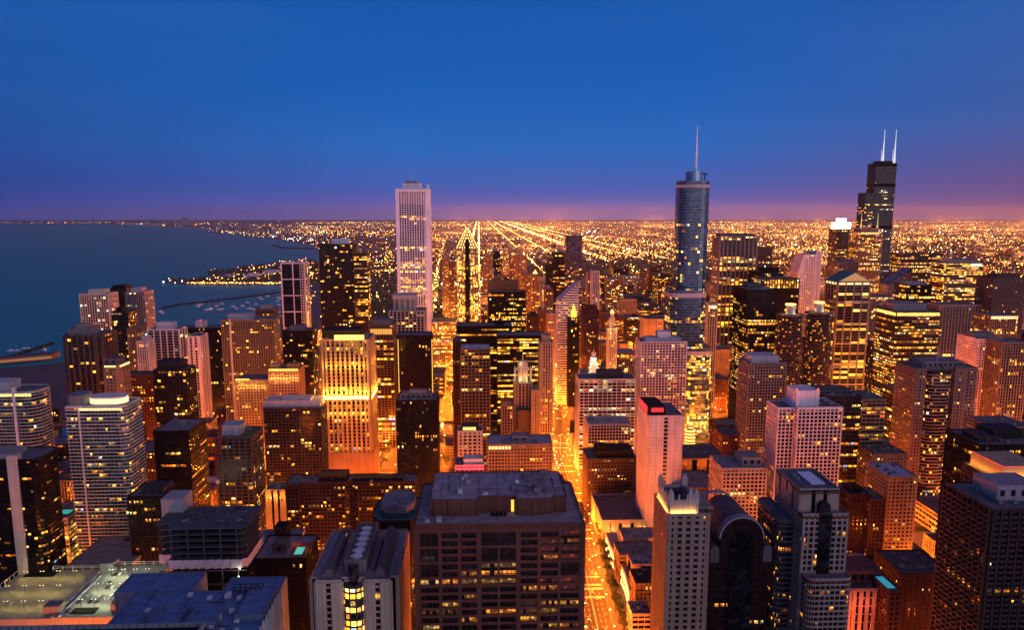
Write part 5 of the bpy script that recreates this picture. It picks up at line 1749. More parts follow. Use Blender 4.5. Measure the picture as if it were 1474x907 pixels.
def arch_block(m, cx, r, z0, zs, ya, yb):
    """a wall with a half-round head, lofted from ya to yb"""
    o_ = [(cx - r, z0), (cx + r, z0)] + arch(cx, r, zs)
    n, k = len(m.v), len(o_)
    m.v += [(x, ya, z) for x, z in o_] + [(x, yb, z) for x, z in o_]
    for i in range(k):
        j = (i + 1) % k
        m.f.append((n + j, n + i, n + k + i, n + k + j))
    m.f.append(tuple(n + i for i in range(k)))
    m.f.append(tuple(n + 2 * k - 1 - i for i in range(k)))
    m.c += [None] * (k + 2)


m = MB()
arch_block(m, xc, hw * .80, zb_ + .2, zs, Y - .8, Y + 4)
fr_ = m.build('arched_front', wall_mat(GR), rt)
m = MB()
arch_block(m, xc, hw * .44, 12, zs - 2, Y - 1.6, Y - .85)
sub(m, 'arched_window', glass_mat((.008, .008, .01), .08), fr_, rt.location)
m = MB()
for k in range(10):
    a = math.pi * (k + .5) / 10
    for rr in (.62,):
        x, z = xc + hw * rr * math.cos(a), zs + hw * rr * math.sin(a)
        m.box(x - .9, Y - .95, z - .9, x + .9, Y - .82, z + .9)
sub(m, 'arch_windows', glass_mat((.006, .006, .008)), fr_, rt.location, kind='stuff')
m = MB()
ar0, ar1 = arch(xc, hw * .80, zs, 24), arch(xc, hw * .86, zs, 24)
for k in range(24):
    (a0, c0), (a1, c1), (b0, d0), (b1, d1) = ar0[k], ar0[k + 1], ar1[k], ar1[k + 1]
    m.hexa([(a0, Y - 1.2, c0), (b0, Y - 1.2, d0), (b0, Y + 4.3, d0), (a0, Y + 4.3, c0), (a1, Y - 1.2, c1), (b1, Y - 1.2, d1), (b1, Y + 4.3, d1), (a1, Y + 4.3, c1)])
sub(m, 'arch_coping', wall_mat((.34, .3, .36), .5), fr_, rt.location)
m = MB()
arch_block(m, xc, hw * .72, zb_ + .2, zs + 1, Y + 4.4, Y + 40)
m.build('barrel_roof', roof_mat((.075, .06, .065)), rt)
m = MB()
ar0, ar1 = arch(xc - 4, hw * .84, zs + 1, 24), arch(xc - 4, hw * .88, zs + 1, 24)
for k in range(24):
    (a0, c0), (a1, c1), (b0, d0), (b1, d1) = ar0[k], ar0[k + 1], ar1[k], ar1[k + 1]
    m.hexa([(a0, Y + 38, c0), (b0, Y + 38, d0), (b0, Y + 42, d0), (a0, Y + 42, c0), (a1, Y + 38, c1), (b1, Y + 38, d1), (b1, Y + 42, d1), (a1, Y + 42, c1)])
m.build('rear_arch', wall_mat((.36, .32, .38), .5), rt)
for s in (-1, 1):
    m = MB()
    arch_block(m, xc + s * hw * 1.0, hw * .17, zb_ - 4, zb_ + 3.5, Y - .9, Y + 30)
    m.build('side_barrel', wall_mat((.2, .16, .18), .5), rt)
m = MB()
m.hexa([(xl_, Y - .4, zb_ + .2), (xl_ + 10, Y - .4, zb_ + .2), (xl_ + 10, Y + 40, zb_ + .2), (xl_, Y + 40, zb_ + .2), (xl_ + 1, Y + .4, zb_ + 4), (xl_ + 9, Y + .4, zb_ + 6), (xl_ + 9, Y + 38, zb_ + 6), (xl_ + 1, Y + 38, zb_ + 4)])
m.build('sloped_roof', wall_mat((.36, .30, .30), .6), rt)

# ---- stepped stone and glass tower at the front
Y = 430
xa, xb = at(1157, 742, Y)[0], at(1221, 742, Y)[0]
z1 = at(1190, 742, Y)[1]
zu = at(1175, 706, Y + 5)[1]
z0_ = at(1190, 836, Y - 9)[1]
rt = root('apartment_tower', 'stepped stone apartment tower with dark glass centre and red cornice lines', ab, ((xa + xb) / 2, Y + 20, 0))
hand(xa, xb, Y - 9, Y + 44, z1, 1115, 1225, 690, 907, 'stepped red-corniced tower', rt)
rng = random.Random(23)
SC = (.42, .30, .25)
ov = dict(bay=3.3, pw=1.0, fl=3.3, sh=1.0)
solid(rt, P4(xa, Y, xb, Y + 44), 0, z1, 'G', SC, .10, rng, 'apt', 'amber', 1, None, over=ov, near=40)
solid(rt, P4(xa - .8, Y + 5, xb - 4, Y + 42), z1 + .3, zu, 'G', SC, .0, rng, 'apt', 'amber', 1, None, over=dict(bay=14, pw=11, fl=9, sh=6), names=('crown_glazing', 'crown_frame', 'crown_roof'), roofc=(.10, .1, .12))
solid(rt, rnd(xa + 1, xb + .8, Y - 9, Y - .6, 4, '1100'), 0, z0_, 'B', SC, .16, rng, 'apt', 'amber', 1, None, over=dict(bay=3, rs=.5, sh=1), near=16, names=('bay_glazing', 'bay_frame', 'terrace'))
m = MB()
cxm = (xa + xb) / 2
m.box(cxm - 4, Y - .75, 0, cxm + 3.4, Y - .1, z1 + 1)
m.build('glass_strip', glass_mat((.008, .009, .01), .1), rt)
m = MB()
arch_block(m, cxm - .3, 3.2, z1 + 1.2, z1 + 4, Y + 1, Y + 5)
m.build('arched_dormer', wall_mat((.06, .06, .075), .4), rt)
m = MB()
for z, y_, xx0, xx1 in ((z1 - 1.6, Y - .75, xa - .9, xb + .9), (zu - 2, Y + 4.2, xa - 1.6, xb - 3.2), (z0_ - 1.2, Y - 9.8, xa + .2, xb + 1.4)):
    m.box(xx0, y_, z, xx1, y_ + 8, z + .8)
m.build('red_cornice', wall_mat((.3, .06, .055), .6), rt)
m = MB()
m.box(xa + 9, Y + 14, zu + .2, xa + 17, Y + 36, zu + .9)
m.build('skylight', wall_mat((.72, .74, .84), .3), rt)
roof_units(rt, random.Random(3), xa + 1, xa + 8, Y + 14, Y + 40, zu + .2, 3)
wing = [(xa - 12, Y + 22), (xa - .9, Y + 22), (xa - .9, Y + 52), (xa - 12, Y + 52)]
zw = at(1130, 735, Y + 30)[1]
solid(rt, rnd(xa - 9, xa - .9, Y + 12, Y + 50, 4, '1001'), 0, zw, 'B', (.25, .19, .18), .22, rng, 'apt', 'amber', 1, None, over=dict(bay=3.4, rs=.6, sh=1), near=30, names=('wing_glazing', 'wing_frame', 'wing_roof'))
for k, (fx, fy) in enumerate(((.22, .6), (.42, .2), (.7, .6))):
    m = MB()
    m.octa(xa + (xb - xa) * fx, Y - 9 + 3, z0_ + 1.4, .5)
# ---- balcony tower at the edge, and its dark neighbours
q = b(AT, ab, 'dark tower of wavy balcony rows in the front corner, pale box on the roof', 'wavy balcony corner tower', 1428, 1530, 735, 420, 46, 'P', (.16, .10, .085), .16, pal='amber', yb=907, near=70, over=dict(bay=5, rs=.2, sh=.5, pw=.9, rp=1.5, fl=3.2), ph=((.28, .9, .3, .8, 9, (.4, .34, .38)),), units=3)
m = MB()
for (ox, oy, tx, ty, nx_, ny_, ln) in ((q['x0'], q['y0'], 1, 0, 0, -1, q['x1'] - q['x0']), (q['x0'], q['y1'], 0, -1, -1, 0, q['y1'] - q['y0'])):
    nb = round(ln / 5)
    for k in range(int(q['H'] / 3.2)):
        z = k * 3.2
        for j in range(nb):
            arc = [(ox + tx * (j + .08) * ln / nb, oy + ty * (j + .08) * ln / nb)]
            for i in range(7):
                f, d = j + .08 + .84 * i / 6, .5 + 1.5 * math.sin(math.pi * i / 6)
                arc.append((ox + tx * f * ln / nb + nx_ * d, oy + ty * f * ln / nb + ny_ * d))
            arc.append((ox + tx * (j + .92) * ln / nb, oy + ty * (j + .92) * ln / nb))
            m.prism(arc, z, z + .3)
            for i in range(1, 7):
                (a0, b0), (a1, b1) = arc[i], arc[i + 1]
                m.hexa([(a0, b0, z + .3), (a1, b1, z + .3), (a1 - nx_ * .15, b1 - ny_ * .15, z + .3), (a0 - nx_ * .15, b0 - ny_ * .15, z + .3), (a0, b0, z + 1.25), (a1, b1, z + 1.25), (a1 - nx_ * .15, b1 - ny_ * .15, z + 1.25), (a0 - nx_ * .15, b0 - ny_ * .15, z + 1.25)])
m.build('wavy_balconies', wall_mat((.20, .125, .11)), q['root'], kind='stuff')
q = b(AT, ab, 'dark brown glass tower behind the wavy balcony corner tower', 'dark brown glass corner tower', 1411, 1500, 642, 560, 44, 'D', (.045, .028, .028), .12, pal='amber', yb=800, near=50, ph=((.1, .4, .2, .7, 4, (.14, .11, .12)), (.45, .95, .4, .9, 6, (.10, .08, .08))), units=4)
q = b(OT, ob, 'tower with flame-bright floodlit attic and a red neon roofline', 'tower with flame-bright attic', 1438, 1510, 694, 490, 40, 'G', (.2, .12, .1), .12, pal='amber', yb=735, units=-1)
x0, x1, y0, H = q['x0'], q['x1'], q['y0'], q['H']
m = MB()
m.prism(P4(x0 + 4, y0 + 3, x1 - 2, y0 + 38), H + .2, H + 9)
m.build('attic', wall_mat((.5, .36, .22)), q['root'])
m = MB()
m.box(x0 + 3.4, y0 + 2.4, H + 9.05, x0 + 20, y0 + 2.8, H + 9.4)
m.box(x0 + 3.4, y0 + 2.85, H + 9.05, x0 + 3.8, y0 + 38, H + 9.4)
m.build('neon_line', glow_mat((1, .05, .03), 1.2), q['root'])
for k in range(6):
    lamp(x0 + 5 + (x1 - x0 - 8) * k / 6, y0 + 1.2, H + 1.4, 1600, (1, .38, .04), .2, q['root'])
    lamp(x0 + 2, y0 + 6 + 6 * k, H + 1.4, 900, (1, .38, .04), .2, q['root'])
b(OT, ob, 'low rounded stone block behind the dark brown glass corner tower', 'low rounded stone block', 1428, 1485, 616, 700, 40, 'H', (.28, .19, .17), .08, yb=635, poly=('r', 12, '1100'))
# ---- lit podium under the antenna tower
q = b('shopping_podium', lb, 'glowing tan shopping podium at the foot of the tower with antenna', 'glowing shopping podium', 1358, 1412, 747, 720, 60, 'H', (.5, .34, .2), .5, pal='gold', mode='office', yb=790, gain=.8, near=20, over=dict(bay=6, sh=2.6, fl=5))
glow_band(q, .3, .98, q['H'] + .3, q['H'] + 5, (1, .55, .08), 1.0, 'roof_lounge', out_=-6)
flood(q, 4, 9, 3000, (1, .36, .06), 5, -1)
# ---- mid-blocks on the west side
b(OT, ob, 'beige stone block with regular windows and pale roof, above the street crossing', 'beige stone mid-block', 1279, 1321, 688, 650, 40, 'K', (.38, .28, .22), .22, pal='gold', yb=785, near=30, roofc=(.5, .47, .52), over=dict(bay=3.4, pw=1.4))
b(OT, ob, 'taller grey-brown slab with rooftop plant behind the beige stone mid-block', 'grey-brown slab with rooftop plant', 1258, 1306, 655, 740, 40, 'K', (.24, .17, .15), .2, yb=690, units=6, roofc=(.09, .08, .085))
b('brick_block', lb, 'dark red brick block with arched top windows beside the stepped tower', 'dark red arched brick block', 1222, 1252, 714, 640, 30, 'K', (.14, .05, .04), .12, yb=785, near=14, ph=((.2, .8, .2, .7, 4),))
b('brick_block', lb, 'pale-windowed brick block joined to the dark red arched one', 'pale-windowed brick block', 1253, 1275, 721, 635, 30, 'G', (.2, .08, .06), .2, yb=780, near=14, over=dict(bay=3.2))
b('brick_block', lb, 'low red-lit roof block between the broad gold tower and the beige block', 'low red-lit roof block', 1246, 1296, 643, 860, 40, 'K', (.3, .12, .08), .2, yb=655, units=3)
q = b('theatre_building', lb, 'pink washed low block with tall slit windows in the front row', 'pink-washed low block', 1221, 1278, 850, 500, 34, 'P', (.5, .3, .25), .1, yb=907, near=10, over=dict(bay=4.4, pw=2.6, fl=6), ph=((.0, .98, .25, .95, 9, (.3, .13, .11)),), units=2, roofc=(.1, .09, .09))
for k in range(3):
    lamp(q['x0'] + (q['x1'] - q['x0']) * (k + .5) / 3, q['y0'] - 6, q['H'] - 9, 1900, (1, .16, .09), .6, q['root'])
b('brick_block', lb, 'plain dark brick block in the front row with few lit windows', 'plain dark brick block', 1299, 1370, 828, 520, 40, 'K', (.13, .05, .038), .07, pal='gold', yb=907, near=14, units=9, roofc=(.075, .06, .06), over=dict(bay=4.5, pw=3.2))
q = b('brick_block', lb, 'low brick block with a bright blue roof pool', 'brick block with blue roof pool', 1280, 1298, 853, 486, 30, 'K', (.2, .085, .06), .1, yb=880, units=-1)
m = MB()
m.box(q['x0'] + 1.5, q['y0'] + 5, q['H'] + .2, q['x1'] - 1.5, q['y0'] + 22, q['H'] + .5)
m.build('pool', glow_mat((.03, .3, .46), .8), q['root'])
q = b('temple', 'hall', 'low brick hall with a grey shallow dome on its roof', 'low domed brick hall', 1219, 1300, 826, 610, 60, 'K', (.26, .12, .07), .12, yb=845, roofc=(.2, .17, .18), over=dict(bay=6, pw=4), units=-1)
m = MB()
cx, cy = q['x0'] + (q['x1'] - q['x0']) * .46, q['y0'] + 32
for k in range(5):
    a0, a1 = math.pi / 2 * k / 5, math.pi / 2 * (k + 1) / 5
    m.cyl(cx, cy, q['H'] + 5 * math.sin(a0), q['H'] + 5 * math.sin(a1), 10 * math.cos(a0), max(.2, 10 * math.cos(a1)), 20)
m.build('dome', roof_mat((.3, .27, .26)), q['root'])
m = MB()
m.cyl(q['x0'] + (q['x1'] - q['x0']) * .6, q['y0'] + 3, q['H'], q['H'] + 4, 4, 3.4, 12)
m.cyl(q['x0'] + (q['x1'] - q['x0']) * .6, q['y0'] + 3, q['H'] + 4, q['H'] + 6, 3.4, .4, 12)
m.build('turret', wall_mat((.2, .08, .05)), q['root'])
b('hall_annex', lb, 'ribbed low roof annex beside the domed brick hall', 'ribbed low annex', 1292, 1338, 801, 655, 32, 'K', (.17, .085, .07), .1, yb=830, units=8, roofc=(.12, .1, .1))
# ---- hotel with lit ground floor, orange wall, glowing stack
b(HO, hb, 'pale gridded hotel slab with lit shopfronts behind the arch-crowned tower', 'pale gridded hotel slab', 1040, 1104, 676, 640, 36, 'G', (.46, .37, .32), .3, pal='gold', yb=735, near=50, over=dict(bay=3.3, pw=1.0, fl=3.3, sh=1.2), ph=((.5, .95, .2, .8, 7, (.4, .33, .31)),), roofc=(.24, .21, .22))
q = b('warehouse_store', 'shop', 'low store with a long orange floodlit blank wall', 'long orange-walled store', 975, 1046, 662, 760, 50, 'P', (.5, .2, .075), .0, yb=680, over=dict(bay=30, pw=27, rp=.2), units=5, roofc=(.09, .075, .08))
flood(q, 4, q['H'] - 4, 2600, (1, .36, .06), 6)
b('warehouse_store', 'shop', 'flat grey-roofed store in front of the long orange wall', 'flat grey-roofed store', 972, 1036, 704, 690, 50, 'H', (.3, .2, .17), .1, yb=715, units=4, roofc=(.22, .19, .2))
xs, ys = ground(992, 650)
rt = root('car_park_ramp', 'round parking ramp of glowing yellow rings by the orange street', 'parking ramp', (xs, ys, 0))
m = MB()
for k in range(7):
    m.cyl(xs, ys, k * 4.2, k * 4.2 + 1.5, 8, k=24)
m.cyl(xs, ys, 0, 29, 5, k=16)
m.build('ramp_ring', wall_mat((.5, .42, .3)), rt)
m = MB()
for k in range(7):
    m.cyl(xs, ys, k * 4.2 + 1.6, k * 4.2 + 3.6, 6.6, k=24)
m.build('lit_level', glow_mat((1, .62, .13), 2.2), rt, kind='stuff')
hand(xs - 8, xs + 8, ys - 8, ys + 8, 29, 983, 1000, 615, 650, 'glowing parking ramp', rt)
b('brick_block', lb, 'red brick block with warm windows beside the orange street', 'red brick street block', 1040, 1071, 628, 850, 34, 'K', (.3, .11, .06), .3, pal='amber', yb=665, near=12)
b('brick_block', lb, 'dark round-cornered block with glowing terrace by the huge black steel tower', 'dark terrace block', 1033, 1073, 613, 930, 30, 'H', (.07, .045, .04), .2, yb=630)
# ---- shops along the avenue
AVS = (.52, .40, .28)
q = b('department_store', 'shop', 'broad flat-roofed department store with a floodlit corner entrance on the avenue', 'flat-roofed department store', 867, 936, 752, 715, 72, 'P', AVS, .12, yb=790, near=6, over=dict(bay=12, pw=8, rp=.4, fl=8), roofc=(.11, .095, .09), units=2, par=2.2)
flood(q, 3, q['H'] - 7, 2600, (1, .5, .1), 4, -1)
glow_band(q, .25, .5, 4, 12, (1, .62, .18), 1.6, 'shop_window')
q2 = b('shop_building', 'shop', 'pale flat-roofed shop behind the floodlit corner entrance', 'pale flat-roofed shop', 897, 953, 778, 668, 24, 'H', (.48, .36, .26), .1, yb=800, near=4, roofc=(.24, .22, .25), par=2)
q2 = b('shop_building', 'shop', 'shop roof crowded with grey ducts in the middle of the avenue row', 'duct-roofed shop', 892, 953, 801, 636, 28, 'H', (.3, .22, .17), .1, yb=815, units=9, roofc=(.16, .14, .15))
q2 = b('shop_building', 'shop', 'pale shop with blank upper wall and grey roof nearer down the avenue', 'blank-walled pale shop', 910, 953, 815, 612, 20, 'P', (.5, .38, .28), .0, yb=835, over=dict(bay=20, pw=17), roofc=(.26, .24, .27), par=1.6)
q2 = b('shop_building', 'shop', 'dark mansard-roofed shop with three lit dormers', 'dark mansard shop', 915, 950, 842, 578, 26, 'K', (.3, .2, .14), .0, yb=880, roofc=(.06, .055, .06), units=2)
m = MB()
x0, x1, y0, H = q2['x0'], q2['x1'], q2['y0'], q2['H']
m.prism(P4(x0 - .5, y0 - .5, x1 + .5, y0 + 26.3), H - 5, H + .6, P4(x0 + 1, y0 + 1, x1 - 1, y0 + 25))
m.build('mansard_roof', wall_mat((.05, .042, .045), .6), q2['root'])
for k in range(3):
    m = MB()
    xx = x0 + (x1 - x0) * (.45 + .17 * k)
    m.box(xx - .55, y0 - .6, H - 4, xx + .55, y0 + .4, H - 1.6)
    m.build('dormer_window', glow_mat((1, .42, .06), 1.5), q2['root'])
q2 = b('shop_building', 'shop', 'low white shopfront glowing at the bottom of the avenue', 'glowing white shopfront', 910, 946, 886, 552, 20, 'H', (.6, .5, .36), .5, yb=907, pal='pale', near=8, roofc=(.3, .24, .2))
q2 = b('brick_block', lb, 'narrow dark roof block squeezed between the mansard shop and the stone tower', 'narrow dark roof block', 940, 953, 874, 545, 18, 'K', (.14, .09, .07), .1, yb=907, units=2)
# the curved glowing arcade front along the pavement
m = MB()
rt = root('shop_arcade', 'curved glowing shop arcade facing the avenue trees', 'shop', (av_x(650) + 24, 650, 0))
pts = [(av_x(590) + 27, 590), (av_x(620) + 28, 620), (av_x(650) + 26, 650), (av_x(680) + 23, 680), (av_x(706) + 21.5, 706)]
for (xa, ya), (xb, yb) in zip(pts, pts[1:]):
    m.hexa([(xa, ya, .2), (xa + 10, ya, .2), (xb + 10, yb, .2), (xb, yb, .2), (xa, ya, 17), (xa + 10, ya, 17), (xb + 10, yb, 17), (xb, yb, 17)])
m.build('wall', wall_mat((.55, .42, .28)), rt)
for (xa, ya), (xb, yb) in zip(pts, pts[1:]):
    for k in range(3):
        f0, f1 = (k + .15) / 3, (k + .85) / 3
        for z0_, z1_ in ((1, 5), (8, 13.5)):
            m = MB()
            pa, pb = (xa + (xb - xa) * f0 - .25, ya + (yb - ya) * f0), (xa + (xb - xa) * f1 - .25, ya + (yb - ya) * f1)
            m.hexa([(*pa, z0_), (pa[0] + .2, pa[1], z0_), (pb[0] + .2, pb[1], z0_), (*pb, z0_), (*pa, z1_), (pa[0] + .2, pa[1], z1_), (pb[0] + .2, pb[1], z1_), (*pb, z1_)])
            m.build('shop_window', glow_mat((1, .66, .22), 2.4), rt)
hand(pts[0][0] - 3, pts[0][0] + 13, 588, 706, 17, 880, 905, 780, 860, 'glowing shop arcade', rt)

# ================================================================ front row, east side
# ---- tower under construction
Y = 490
xa, xb = at(219, 761, Y)[0], at(352, 761, Y)[0]
zt = at(285, 761, Y)[1]
D = 38
rt = root('unfinished_tower', 'unfinished concrete tower with bare black floors and pale wrapped storey', 'construction site', ((xa + xb) / 2, Y + 19, 0))
hand(xa, xb, Y, Y + D, zt, 219, 352, 735, 850, 'unfinished concrete tower', rt)
deck = [(xa + (xb - xa) * .16, Y), (xb - 3, Y), (xb, Y + 3), (xb, Y + D), (xa, Y + D), (xa, Y + 9), (xa + (xb - xa) * .16, Y + 9)]
CON = wall_mat((.2, .2, .21), .85, .2, .5)
for k in range(7):
    m = MB()
    z = zt - k * 4.1
    m.prism(deck if k else offset(deck, .9), z - .45, z)
    m.build('floor_slab', CON, rt)
m = MB()
for u in (.18, .36, .54, .72, .9):
    for yy in (Y + 1.2, Y + 18, Y + 35):
        x = xa + (xb - xa) * u
        m.box(x - .4, yy, zt - 62, x + .4, yy + .8, zt - .5)
m.build('column', CON, rt, kind='stuff')
m = MB()
m.prism(offset(deck, -5), zt - 29, zt - .6)
m.build('inner_core', wall_mat((.02, .02, .022)), rt)
m = MB()
zz_ = zt - 20.5
pw_ = offset(deck, .5)
for i in range(len(pw_)):
    a, c = pw_[i - 1], pw_[i]
    nseg = max(2, int(math.hypot(c[0] - a[0], c[1] - a[1]) / 1.6))
    for k in range(nseg):
        f0, f1 = k / nseg, (k + 1) / nseg
        p0 = (a[0] + (c[0] - a[0]) * f0, a[1] + (c[1] - a[1]) * f0)
        p1 = (a[0] + (c[0] - a[0]) * f1, a[1] + (c[1] - a[1]) * f1)
        d0, d1 = .25 * math.sin(k * 2.1), .25 * math.sin((k + 1) * 2.1)
        m.quad((p0[0] + d0, p0[1] - .3 + d0, zz_ - 5.5 + d0), (p1[0] + d1, p1[1] - .3 + d1, zz_ - 5.5 + d1), (p1[0], p1[1] - .1, zz_ + d1), (p0[0], p0[1] - .1, zz_ + d0))
m.build('wrapping', wall_mat((.52, .54, .58), .6, .5, .4), rt)
m = MB()
for k in range(3):
    z = zz_ - 8 - 9 * k
    m.box(xa + 2, Y + .4, z, xb - .5, Y + 1.0, z + .7)
    m.box(xa + 2, Y + 16, z, xb - .5, Y + 16.6, z + .7)
m.build('beam', wall_mat((.2, .21, .23)), rt, kind='stuff')
m = MB()
m.prism(P4(xa + 4, Y + 4, xb - 3, Y + 36), 0, zz_ - 14)
m.build('lower_body', wall_mat((.05, .05, .055)), rt)
m = MB()
cxa, cxb = at(236, 735, Y + 32)[0], at(267, 735, Y + 32)[0]
m.box(cxa, Y + 28, zt - 20, cxb, Y + 46, zt + 9)
m.build('lift_core', wall_mat((.40, .39, .40), .8, .3, .3), rt)
m = MB()
rng = random.Random(9)
for k in range(16):
    x = xa + (xb - xa) * (.05 + .9 * k / 15)
    m.bar((x, Y - .6, zt), (x, Y - .6, zt + 1.6), .07)
    m.bar((x, Y + D, zt), (x, Y + D, zt + 1.6), .07)
m.bar((xa + 8, Y - .6, zt + 1.5), (xb, Y - .6, zt + 1.5), .07)
m.bar((xa, Y + D, zt + 1.5), (xb, Y + D, zt + 1.5), .07)
for k in range(10):
    m.bar((xb + .5, Y + 3.5 * k + 2, zt - 20), (xb + .5, Y + 3.5 * k + 2, zt + 1.6), .1)
m.build('guard_rail', wall_mat((.16, .14, .14)), rt)
for k in range(26):
    m = MB()
    x, y = xa + 8 + rng.random() * (xb - xa - 14), Y + 3 + rng.random() * 32
    ln, a = rng.uniform(1.5, 6), rng.choice((.9, 1.0, 2.3, 0))
    m.bar((x, y, zt + .3), (x + ln * math.cos(a), y + ln * math.sin(a), zt + .3), rng.uniform(.1, .35))
    m.build('stacked_formwork', wall_mat(rng.choice(((.35, .36, .4), (.16, .17, .2), (.25, .08, .06), (.06, .07, .1)))), rt)
for xx, zz_2 in ((xb - 5, zz_ - 11), (xb - 4, zz_ - 6)):
    m = MB()
    m.octa(xx, Y - 1, zz_2, .5)
    m.build('work_light', glow_mat((1, .9, .7), 6), rt)
    lamp(xx, Y - 2, zz_2, 380, (1, .85, .6), .3, rt)
# ---- red tower crane
cx, cy = at(306, 640, 600)[0], 600
rt = root('tower_crane', 'red lattice tower crane leaning over the unfinished tower', 'crane', (cx, cy, 0))


def lattice(m, a, c, w, n):
    a, c = Vector(a), Vector(c)
    d = (c - a).normalized()
    s = d.cross(Vector((0, 1, 0))).normalized() * w
    t = d.cross(s).normalized() * w
    cor = [s + t, s - t, -s - t, -s + t]
    for o_ in cor:
        m.bar(a + o_, c + o_, .13)
    for k in range(n):
        p0, p1 = a.lerp(c, k / n), a.lerp(c, (k + 1) / n)
        for i in range(4):
            m.bar(p0 + cor[i], p1 + cor[(i + 1) % 4], .07)


m = MB()
zc = at(306, 690, cy)[1]
lattice(m, (cx, cy, 0), (cx, cy, zc), 1.1, 50)
m.build('mast', wall_mat((.42, .035, .03), .5), rt)
m = MB()
zj = at(316, 612, cy)[1]
lattice(m, (cx, cy, zc), (cx + 7, cy + 4, zj + 5), .8, 16)
m.build('jib', wall_mat((.45, .04, .03), .5), rt)
m = MB()
m.box(cx - 5, cy - 1.5, zc - 2, cx + 2, cy + 1.5, zc + 2)
m.build('counterweight', wall_mat((.3, .29, .3)), rt)
m = MB()
m.box(cx + 1.5, cy - 2.2, zc - 3, cx + 3.6, cy - .6, zc - .4)
m.build('cab', wall_mat((.6, .55, .6)), rt)
m = MB()
m.octa(cx + 7, cy + 4, zj + 6, .7)
m.build('beacon', glow_mat((1, .05, .03), 6), rt)

# ---- stone hospital roofs in the corner, both colours tinted blue
rt = root('hospital_building', 'pale gothic-finned stone building with broad weathered roofs at dusk', 'hospital', (-130, 400, 0))
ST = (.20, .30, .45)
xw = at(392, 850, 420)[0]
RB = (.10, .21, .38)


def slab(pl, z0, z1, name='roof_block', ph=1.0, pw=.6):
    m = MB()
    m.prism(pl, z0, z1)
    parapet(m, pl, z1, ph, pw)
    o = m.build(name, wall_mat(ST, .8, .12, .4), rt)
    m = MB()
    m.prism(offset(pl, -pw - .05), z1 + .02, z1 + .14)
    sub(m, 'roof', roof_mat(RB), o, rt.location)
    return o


z = 87.0
xa, xb = at(140, 900, 404)[0], at(374, 900, 404)[0]
hand(xa, xb, 330, 476, z, 150, 395, 830, 907, 'weathered stone hospital', rt)
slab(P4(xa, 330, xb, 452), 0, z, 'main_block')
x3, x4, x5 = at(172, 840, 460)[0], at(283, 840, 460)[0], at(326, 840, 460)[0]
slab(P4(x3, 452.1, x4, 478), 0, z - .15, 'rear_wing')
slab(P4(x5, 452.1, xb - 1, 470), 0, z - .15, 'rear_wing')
m = MB()
for k in range(19):
    yy = 334 + k * 6.2
    m.box(xb - .2, yy, 30, xb + 1.5, yy + 1.6, z + 2.2)
    m.box(xb + .1, yy + .2, z + 2.2, xb + 1.1, yy + 1.3, z + 4)
for k in range(7):
    xx = xb - 3 - k * 5.2
    m.box(xx, 328.6, 30, xx + 1.6, 330.2, z + 2.2)
m.build('stone_fin', wall_mat((.46, .46, .48), .8, .15, .4), rt, kind='stuff')
for (u0, u1, v0, v1, h) in ((.30, .46, .62, .80, 3.4), (.52, .70, .64, .80, 3.6), (.40, .54, .40, .62, 2.2), (.80, .98, .70, .97, 3.4), (.08, .22, .55, .75, 2.6), (.72, .86, .40, .58, 2.4), (.1, .4, .1, .4, 3)):
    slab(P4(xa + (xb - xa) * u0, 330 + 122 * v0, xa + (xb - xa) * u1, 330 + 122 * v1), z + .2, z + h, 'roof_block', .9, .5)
roof_units(rt, random.Random(4), xa + 10, xb - 10, 396, 450, z + .3, 22, tone=(.55, .58, .62))
m = MB()
for k in range(6):
    x = xb - 26 + 3.2 * k
    m.bar((x, 450, z), (x, 450, z + 5.5), .25)
    m.bar((x, 446, z), (x, 446, z + 5.5), .25)
m.bar((xb - 26, 450, z + 5.5), (xb - 10, 450, z + 5.5), .2)
m.bar((xb - 26, 446, z + 5.5), (xb - 10, 446, z + 5.5), .2)
m.build('pipe_rack', wall_mat((.12, .13, .15)), rt)
m = MB()
rng = random.Random(6)
for k in range(12):
    x, y = rng.uniform(xa + 6, xb - 20), rng.uniform(398, 446)
    ln = rng.uniform(6, 18)
    m.bar((x, y, z + .5), (x + (ln if k % 2 else 0), y + (0 if k % 2 else ln), z + .5), .18)
    m.bar((x, y, z), (x, y, z + .6), .18)
m.build('roof_pipes', wall_mat((.2, .21, .23)), rt, kind='stuff')
# ---- dark parapet roof at the very bottom
Y0, Y1 = 255, 300
xa, xb = at(-30, 899, Y1)[0], at(296, 899, Y1)[0]
z = at(150, 899, Y1)[1]
rt = root('roof_block', 'black flat roof with a blue-grey parapet cap along the lower edge', lb, ((xa + xb) / 2, 280, 0))
hand(xa, xb, Y0, Y1, z, 0, 296, 899, 907, 'black parapet roof', rt)
m = MB()
m.prism(P4(xa, Y0, xb, Y1), 0, z - 1.5)
m.build('wall', wall_mat((.06, .062, .07)), rt)
m = MB()
parapet(m, P4(xa, Y0, xb, Y1), z - 1.5, 1.5, .9)
m.build('parapet_cap', wall_mat((.30, .33, .37), .5, .3, .4), rt)
m = MB()
for k in range(30):
    x = xa + (xb - xa) * k / 30
    m.box(x, Y1 - 1.3, z - 1.0, x + .1, Y1 - .92, z - .1)
m.build('parapet_joint', wall_mat((.05, .05, .06)), rt, kind='stuff')

